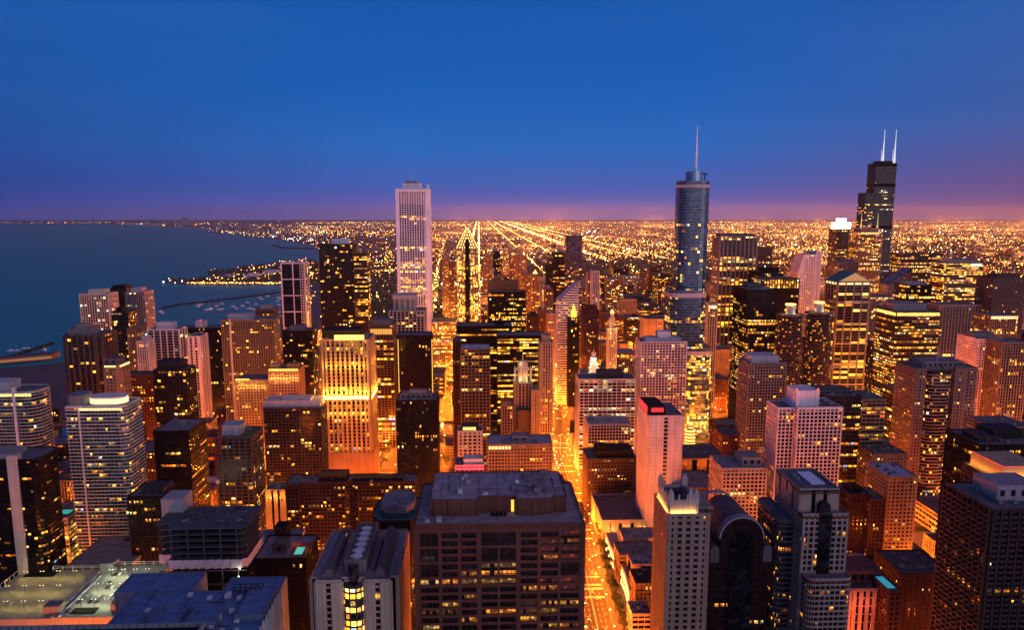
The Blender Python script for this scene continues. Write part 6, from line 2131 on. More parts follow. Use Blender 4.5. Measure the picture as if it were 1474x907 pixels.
# ---- lit parking deck
zd = 34.0
pa = [ground(-12, 900, zd), ground(128, 898, zd), ground(190, 838, zd), ground(40, 842, zd)]
xa, xm_, xb = -262, -198, -150
ya, yb_ = 528, 606
xa = ground(-40, 880, zd)[0]
xm_ = ground(100, 870, zd)[0]
xb = ground(200, 870, zd)[0]
rt = root('parking_deck', 'floodlit rooftop parking deck with white walls between the dark towers', 'parking garage', ((xa + xb) / 2, (ya + yb_) / 2, 0))
hand(xa, xb, ya, yb_, zd, 0, 195, 835, 900, 'floodlit parking deck', rt)
DK = wall_mat((.36, .345, .30), .75, .12, .45)
m = MB()
m.prism(P4(xa, ya, xm_, yb_), 0, zd)
m.prism(P4(xm_ + .1, ya, xb, yb_ + 6), 0, zd + .5)
m.build('deck', DK, rt)
m = MB()
for k in range(16):
    x = xa + (xb - xa) * k / 15
    m.box(x - .25, yb_ + (6.2 if x > xm_ else .2), zd - 2, x + .25, yb_ + (6.8 if x > xm_ else .8), zd + 3.0)
for z in (1.2, 2.7):
    m.box(xa, yb_ + .35, zd + z, xm_, yb_ + .65, zd + z + .3)
    m.box(xm_, yb_ + 6.35, zd + z, xb, yb_ + 6.65, zd + z + .3)
for k in range(14):
    y = ya + (yb_ - ya) * k / 13
    m.box(xa - .6, y - .25, zd - 2, xa - .1, y + .25, zd + 3)
m.box(xa - .5, ya, zd + 2.6, xa - .2, yb_, zd + 2.95)
m.build('rim_fence', wall_mat((.6, .58, .54)), rt)
for bx in ((xm_ - 1.6, ya, zd - 1, xm_ - 1.0, yb_, zd + 1.6), (xm_ + 2.4, ya, zd - 1, xm_ + 3.0, yb_ - 14, zd + 1.8), (xb - .5, ya, zd, xb, yb_ + 6, zd + 1.8)):
    m = MB()
    m.box(*bx)
    m.build('divider_wall', wall_mat((.42, .44, .48)), rt)
for bx in ((xm_ - 9, ya + 4, zd, xm_ + 1.5, ya + 13, zd + 6), (xm_ - 1, yb_ - 7, zd, xm_ + 9, yb_ + 3, zd + 7), (xb - 13, ya + 5, zd, xb - 1.2, ya + 15, zd + 6)):
    m = MB()
    m.box(*bx)
    parapet(m, P4(bx[0], bx[1], bx[3], bx[4]), bx[5], .6, .4)
    m.box(bx[0] + 1, bx[1] - .15, bx[2] + .1, bx[0] + 2.2, bx[1] - .02, bx[2] + 2.2)
    m.build('stair_house', wall_mat((.3, .3, .3)), rt)
m = MB()
m.box(xm_ + 8, ya + 5, zd + .52, xm_ + 24, ya + 13, zd + 1.1)
m.box(xa + 6, yb_ - 12, zd + .02, xa + 28, yb_ - 3, zd + .7)
m.build('planted_roof', wall_mat((.03, .055, .02), .9, .8, .6), rt)
m = MB()
for k in range(24):
    x = xa + 4 + (xm_ - xa - 8) * k / 24
    m.quad((x, ya + 30, zd + .01), (x + .15, ya + 30, zd + .01), (x + .15, ya + 35, zd + .01), (x, ya + 35, zd + .01))
    m.quad((x, ya + 52, zd + .01), (x + .15, ya + 52, zd + .01), (x + .15, ya + 57, zd + .01), (x, ya + 57, zd + .01))
m.build('bay_marking', PAINT, rt, kind='stuff')
DECK = (xa, xm_, xb, ya, yb_, zd)
# broad grey roof beyond the deck
gx0, gx1 = ground(98, 815, 30)[0], ground(188, 815, 30)[0]
rt = root('low_roof', 'broad plain grey roof rising behind the lit parking deck', lb, ((gx0 + gx1) / 2, 645, 0))
m = MB()
m.prism(P4(gx0, 618, gx1, 680), 0, 30)
parapet(m, P4(gx0, 618, gx1, 680), 30, .6, .4)
m.build('wall', wall_mat((.25, .23, .22)), rt)
m = MB()
m.prism(P4(gx0 + .5, 618.5, gx1 - .5, 679.5), 30.02, 30.2)
m.build('roof', roof_mat((.24, .22, .21)), rt)
roof_units(rt, random.Random(2), gx0 + 20, gx1 - 8, 660, 678, 30.2, 2, tone=(.12, .12, .12))
hand(gx0, gx1, 618, 680, 30, 98, 188, 800, 838, 'broad plain grey roof', rt)

# ================================================================ the lesser buildings of every block
EXCL = {358, 370, 373, 375, 379, 382, 385, 386, 387, 482, 485, 486, 487, 498, 506, 508, 511, 512, 513, 514, 515, 518, 519, 521, 522, 525, 526, 617, 618, 619, 625, 628, 629, 630, 634, 637, 639, 640, 642, 646, 648, 653, 655, 660, 663, 664, 745, 751, 756, 758, 759, 760, 763, 764, 766, 767, 768, 769, 771, 774, 778, 779, 780, 832, 834, 835, 849, 850, 882, 883, 884, 887, 888, 890, 896, 916, 919, 920, 922, 925, 935, 936, 937, 938, 939, 940, 943, 945, 946, 949, 950, 957, 959, 960, 961, 965, 971, 972, 974, 975, 976, 982, 983, 984, 985, 991, 998, 999, 1000, 1001, 1002, 1003, 1007, 1008, 1010, 1011, 1019, 1020, 1036, 1040, 1043, 1044, 1047, 1109, 1110, 1114, 1122, 1132, 1133, 1134, 1135, 1136, 1140, 1143, 1145, 1147, 1148, 1153, 1155, 1158, 1159, 1160, 1161, 1162, 1163, 1164, 1167, 1168, 1169, 1170, 1171, 1172, 1173, 1174, 1175, 1176, 1177, 1178, 1179, 1180, 1181, 1182, 1183, 1184, 1185, 1186, 1187, 1188, 1189, 1190, 1191, 1194, 1195, 1196, 1206, 1207, 1213, 1214, 1215, 1216, 1217, 1222, 1225, 1226, 1228, 1230, 1232, 1233, 1234, 1235, 1236, 1239, 1240, 1242, 1264, 1265, 1269, 1283, 1284, 1285, 1286, 1287, 1288, 1289, 1290, 1292, 1293, 1294, 1295, 1298, 1303, 1304, 1306, 1307, 1308, 1309, 1311, 1313, 1314, 1315, 1316, 1317, 1318, 1319, 1320, 1321, 1322, 1323, 1324, 1325, 1326, 1328, 1329, 1330, 1331, 1332, 1348, 1351, 1352, 1355, 1363, 1364, 1365, 1367, 1369, 1371, 1376, 1377, 1378, 1379, 1381, 1382, 1383, 1384, 1385, 1386, 1389, 1390, 1392, 1394, 1396, 1397, 1398, 1399, 1400, 1401, 1402, 1403, 1406, 1407, 1408, 1410, 1412, 1413, 1415, 1416, 1417, 1418, 1422, 1423, 1447, 1449, 1450, 1451, 1452, 1453, 1454, 1456, 1457, 1465, 1466, 1467, 1468, 1470, 1472, 1473, 1474, 1475, 1477, 1478, 1479, 1480, 1481, 1482, 1483, 1484, 1485, 1486, 1487, 1488, 1489, 1490, 1492, 1493, 1494, 1495, 1496, 1497, 1498, 1500, 1501, 1502, 1503, 1505, 1506, 1508, 1509, 1510, 1511, 1512, 1513, 1514, 1515, 1516, 1517, 1518, 1545, 1555, 1556, 1557, 1559, 1560, 1564, 1566, 1567, 1568, 1569, 1570, 1571, 1573, 1574, 1575, 1576, 1577, 1578, 1579, 1580, 1581, 1582, 1583, 1584, 1585, 1586, 1587, 1588, 1589, 1590, 1591, 1592, 1593, 1594, 1595, 1596, 1597, 1598, 1599, 1600, 1601, 1602, 1603, 1604, 1605, 1606, 1607, 1608, 1609, 1610, 1637, 1642, 1643, 1644, 1646, 1651, 1652, 1656, 1658, 1660, 1661, 1662, 1663, 1664, 1665, 1666, 1667, 1669, 1670, 1672, 1673, 1674, 1675, 1676, 1677, 1678, 1679, 1680, 1681, 1682, 1683, 1684, 1685, 1686, 1687, 1688, 1689, 1690, 1691, 1692, 1693, 1694, 1695, 1696, 1697, 1698, 1699, 1700, 1701, 1702, 1752, 1758, 1759, 1762, 1763, 1764, 1765, 1766, 1767, 1768, 1770, 1771, 1772, 1773, 1774, 1775, 1776, 1777, 1778, 1779, 1780, 1782, 1784, 1785, 1787, 1789, 1791, 1793, 1794, 1795, 1796, 1797, 1798, 1806, 1807, 1808, 1809, 1810, 1811, 1812, 1814, 1815, 1816, 1817, 1818, 1819, 1821, 1822, 1823, 1824, 1825, 1826, 1827, 1828, 1829, 1830, 1831, 1832, 1833, 1834, 1835, 1836, 1837, 1838, 1839, 1840}  #EXCL#
XLAMP = {7, 9, 11, 13, 15, 17, 19, 21, 23, 25, 27, 28, 29, 30, 31, 32, 33, 43, 45, 59, 61, 63, 65, 66, 67, 68, 69, 70, 71, 72, 73, 74, 75, 76, 77, 78, 79, 80, 81, 82, 83, 84, 85, 86, 87, 88, 89, 90, 91, 92, 93, 94, 95, 96, 285, 286, 287, 288, 289, 292, 294, 296, 297, 298, 299, 300, 301, 302, 303, 304, 305, 306, 307, 308, 309, 310, 311, 317, 318, 319, 320, 321, 322, 323, 324, 325, 326, 331, 332, 333, 334, 335, 336, 337, 338, 339, 340, 341, 342, 343, 344, 345, 346, 349, 350, 351, 353, 355, 356, 357, 358, 359, 360, 362, 363, 366, 368, 369, 370, 372, 373, 374, 375, 376, 377, 378, 379, 380, 381, 382, 383, 384, 385, 389, 390, 392, 393, 394, 396, 397, 398, 403, 404, 405, 406, 407, 408, 409, 411, 412, 413, 414, 415, 416, 417, 418, 419, 420, 421, 422, 424, 426, 427, 429, 430, 431, 432, 433, 434, 435, 445, 446, 447, 448, 449, 450, 451, 452, 453, 454, 455, 456, 457, 458, 459, 461, 462, 463, 464, 467, 469, 470, 471, 473, 474, 477, 478, 479, 480, 481, 483, 484, 485, 486, 487, 488, 489, 490, 491, 493, 494, 495, 496, 498, 500, 503, 504, 505, 506, 507, 508, 509, 510, 511, 514, 515, 516, 517, 518, 519, 520, 521, 522, 523, 524, 525, 526, 527, 528, 529, 530, 531, 532, 533, 536, 538, 539, 540, 543, 544, 545, 546, 547, 551, 552, 553, 554, 555, 556, 557, 558, 559, 560, 561, 562, 563, 564, 565, 566, 567, 568, 569, 570, 577, 578, 579, 580, 581, 582, 583, 584, 585, 588, 589, 590, 591, 592, 594, 595, 596, 597, 598, 599, 600, 601, 602, 603, 604, 605, 606, 607, 617, 618, 620, 621, 622, 625, 626, 627, 628, 629, 630, 631, 632, 633, 634, 635, 636, 637, 638, 639, 640, 641, 642, 643, 644, 657, 658, 659, 662, 663, 664, 665, 666, 667, 668, 669, 670, 671, 672, 673, 674, 675, 676, 677, 678, 679, 680, 681, 700, 702, 703, 704, 705, 706, 707, 708, 709, 710, 711, 712, 713, 714, 715, 716, 717, 718, 738, 739, 740, 741, 742, 743, 744, 745, 746, 748, 749, 750, 751, 752, 753, 754, 780, 781, 782, 783, 784, 785, 786, 787, 788, 789, 790, 791, 792, 1207, 1208, 1211, 1213, 1214, 1217, 1221, 1250, 1252, 1254, 1255, 1257, 1258, 1260, 1262, 1263, 1287, 1290, 1291, 1292, 1295, 1296, 1298, 1299, 1303, 1304, 1305, 1326, 1328, 1329, 1331, 1332, 1333, 1334, 1336, 1337, 1342, 1344, 1345, 1347, 1348, 1366, 1367, 1368, 1370, 1371, 1372, 1373, 1375, 1377, 1378, 1379, 1380, 1381, 1385, 1386, 1387, 1388, 1389, 1390, 1407, 1408, 1409, 1410, 1411, 1412, 1414, 1415, 1419, 1420, 1424, 1426, 1427, 1428, 1429, 1430, 1432, 1433, 1448, 1449, 1450, 1451, 1452, 1453, 1454, 1455, 1456, 1457, 1459, 1460, 1461, 1462, 1463, 1465, 1467, 1470, 1473, 1474, 1489, 1490, 1492, 1493, 1494, 1495, 1496, 1497, 1498, 1501, 1502, 1504, 1506, 1509, 1510, 1511, 1513, 1514, 1515, 1517, 1518, 1519, 1530, 1531, 1532, 1533, 1534, 1535, 1536, 1537, 1538, 1539, 1541, 1542, 1543, 1545, 1547, 1549, 1550, 1551, 1553, 1554, 1555, 1556, 1558, 1559, 1560, 1561, 1563, 1571, 1572, 1573, 1574, 1575, 1579, 1580, 1582, 1583, 1584, 1586, 1588, 1590, 1591, 1592, 1593, 1594, 1595, 1596, 1597, 1599, 1600, 1601, 1602, 1604, 1605, 1612, 1613, 1614, 1615, 1616, 1617, 1618, 1619, 1620, 1621, 1623, 1624, 1625, 1627, 1629, 1631, 1632, 1633, 1634, 1636, 1637, 1638, 1640, 1642, 1643, 1645, 1646, 1648, 1653, 1654, 1655, 1656, 1657, 1658, 1659, 1660, 1661, 1662, 1664, 1665, 1666, 1668, 1670, 1672, 1673, 1674, 1675, 1676, 1677, 1678, 1679, 1682, 1683, 1684, 1686, 1687, 1689, 1690, 1691, 1694, 1695, 1696, 1697, 1698, 1699, 1700, 1701, 1702, 1703, 1705, 1706, 1707, 1709, 1711, 1713, 1714, 1715, 1716, 1717, 1718, 1719, 1720, 1722, 1723, 1724, 1725, 1727, 1728, 1730, 1731, 1732, 1733, 1735, 1737, 1739, 1740, 1741, 1742, 1743, 1744, 1746, 1747, 1748, 1749, 1750, 1752, 1754, 1755, 1756, 1757, 1758, 1759, 1760, 1761, 1763, 1764, 1765, 1766, 1768, 1769, 1771, 1772, 1773, 1774}  #XLAMP#
XTREE = {22, 23, 24, 25, 26, 28, 29, 30, 31, 32, 33, 34, 37, 41, 43, 45, 48, 49, 55, 57, 58, 60, 63, 64, 65, 66, 67, 69, 70, 71, 72, 75, 76, 77, 78, 79, 81, 82, 83, 84, 86, 87, 89, 91, 93, 94, 95}  #XTREE#
XCAR = {1, 2, 3, 4, 5, 6, 7, 11, 12, 13, 14, 15, 16, 17, 18, 19, 22, 23, 24, 25, 26, 27, 28, 35, 36, 37, 38, 39, 40, 41, 42, 44, 45, 46, 47, 48, 49, 56, 58, 59, 60, 61, 62, 63, 64, 67, 68, 69, 77, 78, 79, 80, 81, 82, 97, 98, 99, 100, 101, 102, 103, 104, 105, 106, 107, 120, 121, 122, 123, 124, 125, 126, 127, 129, 131, 132, 134, 135, 136, 137, 138, 139, 140, 141, 143, 144, 145, 149, 150, 151, 152, 154, 155, 156, 157, 158, 159, 160, 161, 162, 163, 164, 165, 166, 167, 168, 169, 170, 171, 172, 173, 174, 175, 176, 177, 178, 179, 180, 181, 182, 183, 184, 185, 186, 187, 188, 189, 190, 191, 192, 193, 194, 195, 196, 197, 198, 199, 200, 201, 211, 212, 215, 216, 217, 220, 227}  #XCAR#


def inside(poly, x, y):
    c = False
    for i in range(len(poly)):
        (ax, ay), (bx, by) = poly[i - 1], poly[i]
        if (ay > y) != (by > y) and x < (bx - ax) * (y - ay) / (by - ay) + ax:
            c = not c
    return c


def on_land(x, y):
    return inside(north, x, y) or inside(south, x, y)


SEEN_STREETS = [(840, 884, 905), (836, 862, 800), (818, 852, 716), (800, 830, 690), (795, 824, 645), (798, 818, 600), (790, 806, 550), (632, 654, 690), (636, 650, 600), (536, 570, 682), (1296, 1380, 815), (1318, 1345, 770), (1010, 1068, 655), (985, 1035, 640), (988, 1030, 615), (96, 128, 800), (275, 318, 585), (195, 218, 600), (735, 760, 610), (660, 735, 380), (1282, 1300, 600)]


def cap(x0, x1, y0, y1, H):
    pxa, pya = proj(x0, y0, H)
    pxb, pyb = proj(x1, y0, H)
    for r in HAND:
        if r['yb'] and r['y0'] > y0 and pxb > r['xl'] - 1 and pxa < r['xr'] + 1:
            H = min(H, at((r['xl'] + r['xr']) / 2, r['yb'], y0)[1])
    for a, c, yy in SEEN_STREETS:
        if pxb > a and pxa < c and ground((a + c) / 2, yy)[1] > y1:
            H = min(H, at((a + c) / 2, yy + 4, y0)[1])
    return H


FILL = []
xs_all = sorted(NSX + [-1080, 105])
ys_all = [420, 530] + EWY[:5] + [RIVER[0] - 10, RIVER[1] + 10] + EWY[5:] + [2080, 2200, 2330, 2460, 2600, 2750, 2900]
idx = 0
for xa, xb in zip(xs_all, xs_all[1:]):
    for ya, yb_ in zip(ys_all, ys_all[1:]):
        if ya == RIVER[0] - 10:
            continue
        nx, ny = max(1, round((xb - xa - 14) / 48)), max(1, round((yb_ - ya - 14) / 46))
        for i in range(nx):
            for j in range(ny):
                idx += 1
                rng = random.Random(idx * 7919)
                w, d = (xb - xa - 14) / nx, (yb_ - ya - 14) / ny
                x0, y0 = xa + 7 + w * i + rng.uniform(0, 2), ya + 7 + d * j + rng.uniform(0, 2)
                x1, y1 = x0 + w - rng.uniform(2, 9), y0 + d - rng.uniform(2, 9)
                typ, tone = rng.random(), rng.random()
                hgt = rng.random()
                if idx in EXCL:
                    continue
                px, py = proj((x0 + x1) / 2, y0, 10)
                if not (-40 < px < 1514) or py > 960:
                    continue
                if not all(on_land(x, y) for x in (x0, x1) for y in (y0, y1)):
                    continue
                if any(x0 < r['x1'] + 3 and x1 > r['x0'] - 3 and y0 < r['y1'] + 3 and y1 > r['y0'] - 3 for r in HAND):
                    continue
                if any(abs((x0 + x1) / 2 - av_x(y)) < (x1 - x0) / 2 + 20.5 for y in (y0, (y0 + y1) / 2, y1)):
                    continue
                if -620 < x1 and x0 < -25 and y0 > 1690:
                    continue                                      # the park
                if x1 < -640 and y0 > 1100:
                    continue
                if y0 < 1100:
                    H = 7 + 30 * hgt ** 1.5 + (22 if x0 > 150 and hgt > .75 else 0)
                    if typ > .80:
                        continue                                  # an open yard
                elif y0 < 2100:
                    H = 18 + 85 * hgt ** 1.8 if x0 > -100 else 12 + 26 * hgt
                    if typ > (.88 if x0 > 0 else .7):
                        continue
                else:
                    H = 25 + 110 * hgt ** 2.2
                    if x0 > 700:
                        H *= .6
                H = cap(x0, x1, y0, y1, H)
                if H < 6:
                    continue
                FILL.append((idx, x0, x1, y0, y1, H, typ, tone))

TONES = [('brick red', (.2, .08, .05)), ('dark brown', (.11, .07, .05)), ('tan', (.32, .23, .16)), ('cream', (.45, .36, .26)), ('grey', (.2, .19, .2)), ('near-black', (.045, .035, .035)), ('rust-coloured', (.27, .12, .065))]
used_labels = {o.get('label') for o in bpy.data.objects}


def fill_label(i, x0, x1, y0, y1, H, tone, lit):
    pxa, pya = proj(x0, y0, H)
    pxb, _ = proj(x1, y0, H)
    cx, cy = (pxa + pxb) / 2, pya
    size = 'low' if H < 26 else 'mid-height' if H < 62 else 'tall'
    wide = (x1 - x0) / max(H, 1)
    kind_ = 'block' if wide > .8 else 'tower' if H > 60 else 'building'
    near_ = sorted(HAND, key=lambda r: abs((r['xl'] + r['xr']) / 2 - cx) + .8 * abs(r['yt'] + 20 - cy))
    for extra in ('', 'dim' if lit < .15 else 'bright-windowed' if lit > .32 else 'dotted-window'):
        for r in near_[:7]:
            ov = pxb > r['xl'] and pxa < r['xr']
            rel = ('in front of' if y1 < r['y0'] + 5 else 'behind') if ov else ('beside' if abs(y0 - r['y0']) < 160 else 'well behind and beside' if y0 > r['y0'] else 'nearer than')
            s = ' '.join(f"{size} {extra} {tone} {kind_} {rel} the {r['short']}".split())
            if s not in used_labels and 4 <= len(s.split()) <= 16:
                used_labels.add(s)
                return s
    s = f"{size} {tone} {kind_} {int(round(H))} metres high amid the downtown rooftops"
    used_labels.add(s)
    return s


for (i, x0, x1, y0, y1, H, typ, tone) in FILL:
    rng = random.Random(i * 31 + 5)
    tn, col = TONES[int(tone * len(TONES))]
    lit = rng.choice((.08, .18, .28, .4)) * (1.3 if y0 > 1150 else 1)
    sty = 'K' if typ < .36 else 'G' if typ < .55 else 'P' if typ < .68 else 'H'
    lab = fill_label(i, x0, x1, y0, y1, H, tn, lit)
    rt = root('city_block' if H < 60 else 'city_tower', lab, lb, ((x0 + x1) / 2, (y0 + y1) / 2, 0), 'downtown buildings between the towers')
    rt['fid'] = i
    solid(rt, P4(x0, y0, x1, y1), 0, H, sty, col, lit, rng, rng.choice(('apt', 'office')), rng.choice(('gold', 'amber', 'mix')), 1.0 if y0 < 1150 else 1.25, roofc=rng.choice(((.09, .08, .08), (.16, .15, .15), (.2, .17, .16), (.26, .25, .27))), par=.9)
    if H < 90 and rng.random() < .7:
        w, d = x1 - x0, y1 - y0
        a, c = rng.uniform(.1, .4), rng.uniform(.15, .4)
        m = MB()
        pl = P4(x0 + w * a, y0 + d * c, x0 + w * (a + rng.uniform(.25, .5)), y0 + d * (c + .35))
        m.prism(pl, H + .1, H + rng.uniform(3, 6))
        m.build('penthouse', wall_mat(col), rt)
    if y0 < 1000:
        roof_units(rt, rng, x0, x1, y0, y1, H + .2, 3)

# ================================================================ street lamps
LM, LAMPREST = {}, []


def lamp_meshes():
    m = MB()
    m.cyl(0, 0, 0, 8.6, .14, .09, 6)
    m.cyl(0, 0, 0, .7, .28, .2, 6)
    m.bar((0, 0, 8.5), (1.5, 0, 9.1), .07)
    LM['pole'] = m.mesh('street_lamp', wall_mat((.05, .05, .05), .5))
    m = MB()
    m.box(1.2, -.35, 8.95, 2.5, .35, 9.2)
    m.octa(1.85, 0, 8.85, .38)
    LM['head'] = m.mesh('lamp_head', glow_mat((1, .58, .16), 14))
    for k, (e, c) in enumerate(((64000, (1, .165, .007)), (160000, (1, .17, .008)))):
        d = bpy.data.lights.new('point_light', 'POINT')
        d.energy, d.color, d.shadow_soft_size = e, c, .5
        LM['light%d' % k] = d


lamp_meshes()


def street_lamp(i, x, y, rz, label, group, kind=0, z=0):
    if i in XLAMP:
        LAMPREST.append((x, y, rz, kind))
        return
    o = bpy.data.objects.new('street_lamp', LM['pole'])
    COL.objects.link(o)
    o.location, o.rotation_euler = (x, y, z), (0, 0, rz)
    o['label'], o['category'], o['group'], o['fid'] = label, 'street lamp', group, i
    h = bpy.data.objects.new('lamp_head', LM['head'])
    COL.objects.link(h)
    h.parent = o
    l = bpy.data.objects.new('point_light', LM['light%d' % kind])
    COL.objects.link(l)
    l.parent = o
    l.location = (1.85, 0, 8.2)


li = 0
for k in range(48):
    for s in (-1, 1):
        li += 1
        y = 500 + k * 25
        if RIVER[0] + 8 < y < RIVER[1] - 8 or y > 1700:
            continue
        street_lamp(li, av_x(y) + s * 12.2, y, 0 if s < 0 else math.pi, 'orange street lamp on the kerb of the long avenue', 'street lamps along the avenue')
li = 200
for x in NSX:
    for y in range(430, 2100, 46):
        li += 1
        if RIVER[0] - 2 < y < RIVER[1] + 2 or not on_land(x, y) or (x < -600 and y > 1100):
            continue
        px, py = proj(x, y, 8)
        if not (-60 < px < 1560 and py < 1150):
            continue
        s = 1 if (li % 2) else -1
        if any(r['x0'] - 1 < x + s * 6.5 < r['x1'] + 1 and r['y0'] - 1 < y < r['y1'] + 1 for r in HAND):
            continue
        street_lamp(li, x + s * 6.5, y, 0 if s < 0 else math.pi, 'orange street lamp on a street between the towers', 'street lamps of the side streets', 1)

li = 1200
for y in [470, 545] + EWY:
    for x in range(-560, 1300, 46):
        li += 1
        if not on_land(x, y) or abs(x - av_x(y)) < 16 or min(abs(x - e) for e in NSX) < 12 or (x < -600 and y > 1100):
            continue
        px, py = proj(x, y, 8)
        if not (-60 < px < 1560 and py < 1150):
            continue
        s = 1 if (li % 2) else -1
        if not any(r['x0'] - 1 < x < r['x1'] + 1 and r['y0'] - 1 < y + s * 6.5 < r['y1'] + 1 for r in HAND):
            street_lamp(li, x, y + s * 6.5, s * -math.pi / 2, 'orange street lamp on a street between the towers', 'street lamps of the side streets', 1)

if LAMPREST:                                                      # the many small lamps farther off
    m, hd = MB(), MB()
    for x, y, rz, kind in LAMPREST:
        m.cyl(x, y, 0, 8.6, .14, .09, 5)
        hd.octa(x + 1.85 * math.cos(rz), y + 1.85 * math.sin(rz), 8.9, .6)
    far_lamps = m.build('street_lamps', wall_mat((.05, .05, .05), .5), kind='stuff')
    hd.build('lamp_heads', glow_mat((1, .58, .16), 14), far_lamps)
    for x, y, rz, kind in LAMPREST:
        l = bpy.data.objects.new('point_light', LM['light%d' % kind])
        COL.objects.link(l)
        l.parent = far_lamps
        l.location = (x + 1.85 * math.cos(rz), y + 1.85 * math.sin(rz), 8.2)

# ================================================================ trees
LEAFM = []
for k, c in enumerate(((.045, .075, .02), (.06, .08, .025), (.035, .06, .02))):
    mm, t, bs = new_mat('leaves')
    tcn = t.nodes.new('ShaderNodeTexCoord')
    n1 = t.nodes.new('ShaderNodeTexNoise')
    n1.inputs['Scale'].default_value = .8
    t.links.new(tcn.outputs['Object'], n1.inputs[0])
    cr_ = t.nodes.new('ShaderNodeValToRGB')
    cr_.color_ramp.elements[0].position, cr_.color_ramp.elements[1].position = .35, .65
    cr_.color_ramp.elements[0].color = tuple(v * .6 for v in c) + (1,)
    cr_.color_ramp.elements[1].color = tuple(v * 1.4 for v in c) + (1,)
    t.links.new(n1.outputs[0], cr_.inputs[0])
    t.links.new(cr_.outputs[0], bs.inputs['Base Color'])
    bs.inputs['Roughness'].default_value = .7
    LEAFM.append(mm)
BARK = wall_mat((.07, .05, .035), .9, 1.0, .4)


def leaf_cloud(m, rng, blobs, n, s):
    for _ in range(n):
        bx, by, bz, br = rng.choice(blobs)
        u, v = rng.uniform(-1, 1), rng.uniform(0, 2 * math.pi)
        r = br * rng.uniform(.55, 1.05)
        q = math.sqrt(1 - u * u)
        p = Vector((bx + r * q * math.cos(v), by + r * q * math.sin(v), bz + r * u * .8))
        a = Vector((rng.uniform(-1, 1), rng.uniform(-1, 1), rng.uniform(-.6, .6))).normalized() * s * rng.uniform(.6, 1.3)
        c = a.cross(Vector((rng.uniform(-1, 1), rng.uniform(-1, 1), rng.uniform(-1, 1)))).normalized() * s * .7
        m.quad(tuple(p - a), tuple(p - c), tuple(p + a), tuple(p + c))


TREES = []
for v in range(4):
    rng = random.Random(70 + v)
    mt, mc = MB(), MB()
    h = 3.2 + .4 * v
    mt.cyl(0, 0, 0, h + 1, .28, .16, 7)
    blobs = []
    for k in range(7):
        a, rr = k * 2.4 + rng.random(), rng.uniform(.8, 2.4)
        z = h + 1.4 + rng.uniform(0, 4.2)
        blobs.append((rr * math.cos(a), rr * math.sin(a), z, rng.uniform(1.1, 1.9)))
        mt.bar((0, 0, h - .4 + .25 * k * .5), (rr * math.cos(a) * .9, rr * math.sin(a) * .9, z), .07)
    leaf_cloud(mc, rng, blobs, 760, .42)
    TREES.append((mt.mesh('trunk', BARK), mc.mesh('crown', LEAFM[v % 3])))


def tree(i, x, y, s, label, group, z=0):
    if i in XTREE:
        return
    mt, mc = TREES[i % 4]
    r = root('street_tree', label, 'tree', (x, y, z), group)
    r['fid'] = i
    r.scale = (s, s, s * (.9 + .05 * (i % 5)))
    r.rotation_euler = (0, 0, i * 1.7)
    for n_, me in (('trunk', mt), ('crown', mc)):
        o = bpy.data.objects.new(n_, me)
        COL.objects.link(o)
        o.parent = r


ti = 0
for k in range(26):
    ti += 1
    rng = random.Random(ti)
    y = 560 + k * 10 + rng.uniform(-2, 2)
    tree(ti, av_x(y) + 17.5 + rng.uniform(-1, 1.5), y, rng.uniform(.9, 1.5), 'dark leafy tree on the pavement by the glowing shops', 'avenue trees')
for x0, x1, y0, y1, n, lab, gr in ((-395, -372, 690, 800, 12, 'leafy tree lit orange beside the low block with roof pool', 'trees by the low block with roof pool'),
                                 (-65, -40, 960, 1100, 9, 'leafy tree in the orange street near the tan tower', 'trees of the orange side street'),
                                 (-140, -112, 880, 1090, 12, 'leafy tree beside the golden floodlit tower street', 'trees of the golden tower street'),
                                 (315, 345, 800, 960, 12, 'leafy tree by the glowing parking ramp', 'trees by the parking ramp'),
                                 (-330, -200, 1060, 1105, 12, 'dark tree on the river bank', 'river bank trees'),
                                 (-480, -300, 1195, 1300, 14, 'dark tree in the orange-lit garden across the river', 'garden trees across the river')):
    for k in range(n):
        ti += 1
        rng = random.Random(ti * 13)
        x, y = rng.uniform(x0, x1), rng.uniform(y0, y1)
        if any(r['x0'] - 3 < x < r['x1'] + 3 and r['y0'] - 3 < y < r['y1'] + 3 for r in HAND) or any(f[1] - 2 < x < f[2] + 2 and f[3] - 2 < y < f[4] + 2 for f in FILL):
            continue
        tree(ti, x, y, rng.uniform(.8, 1.3), lab, gr)

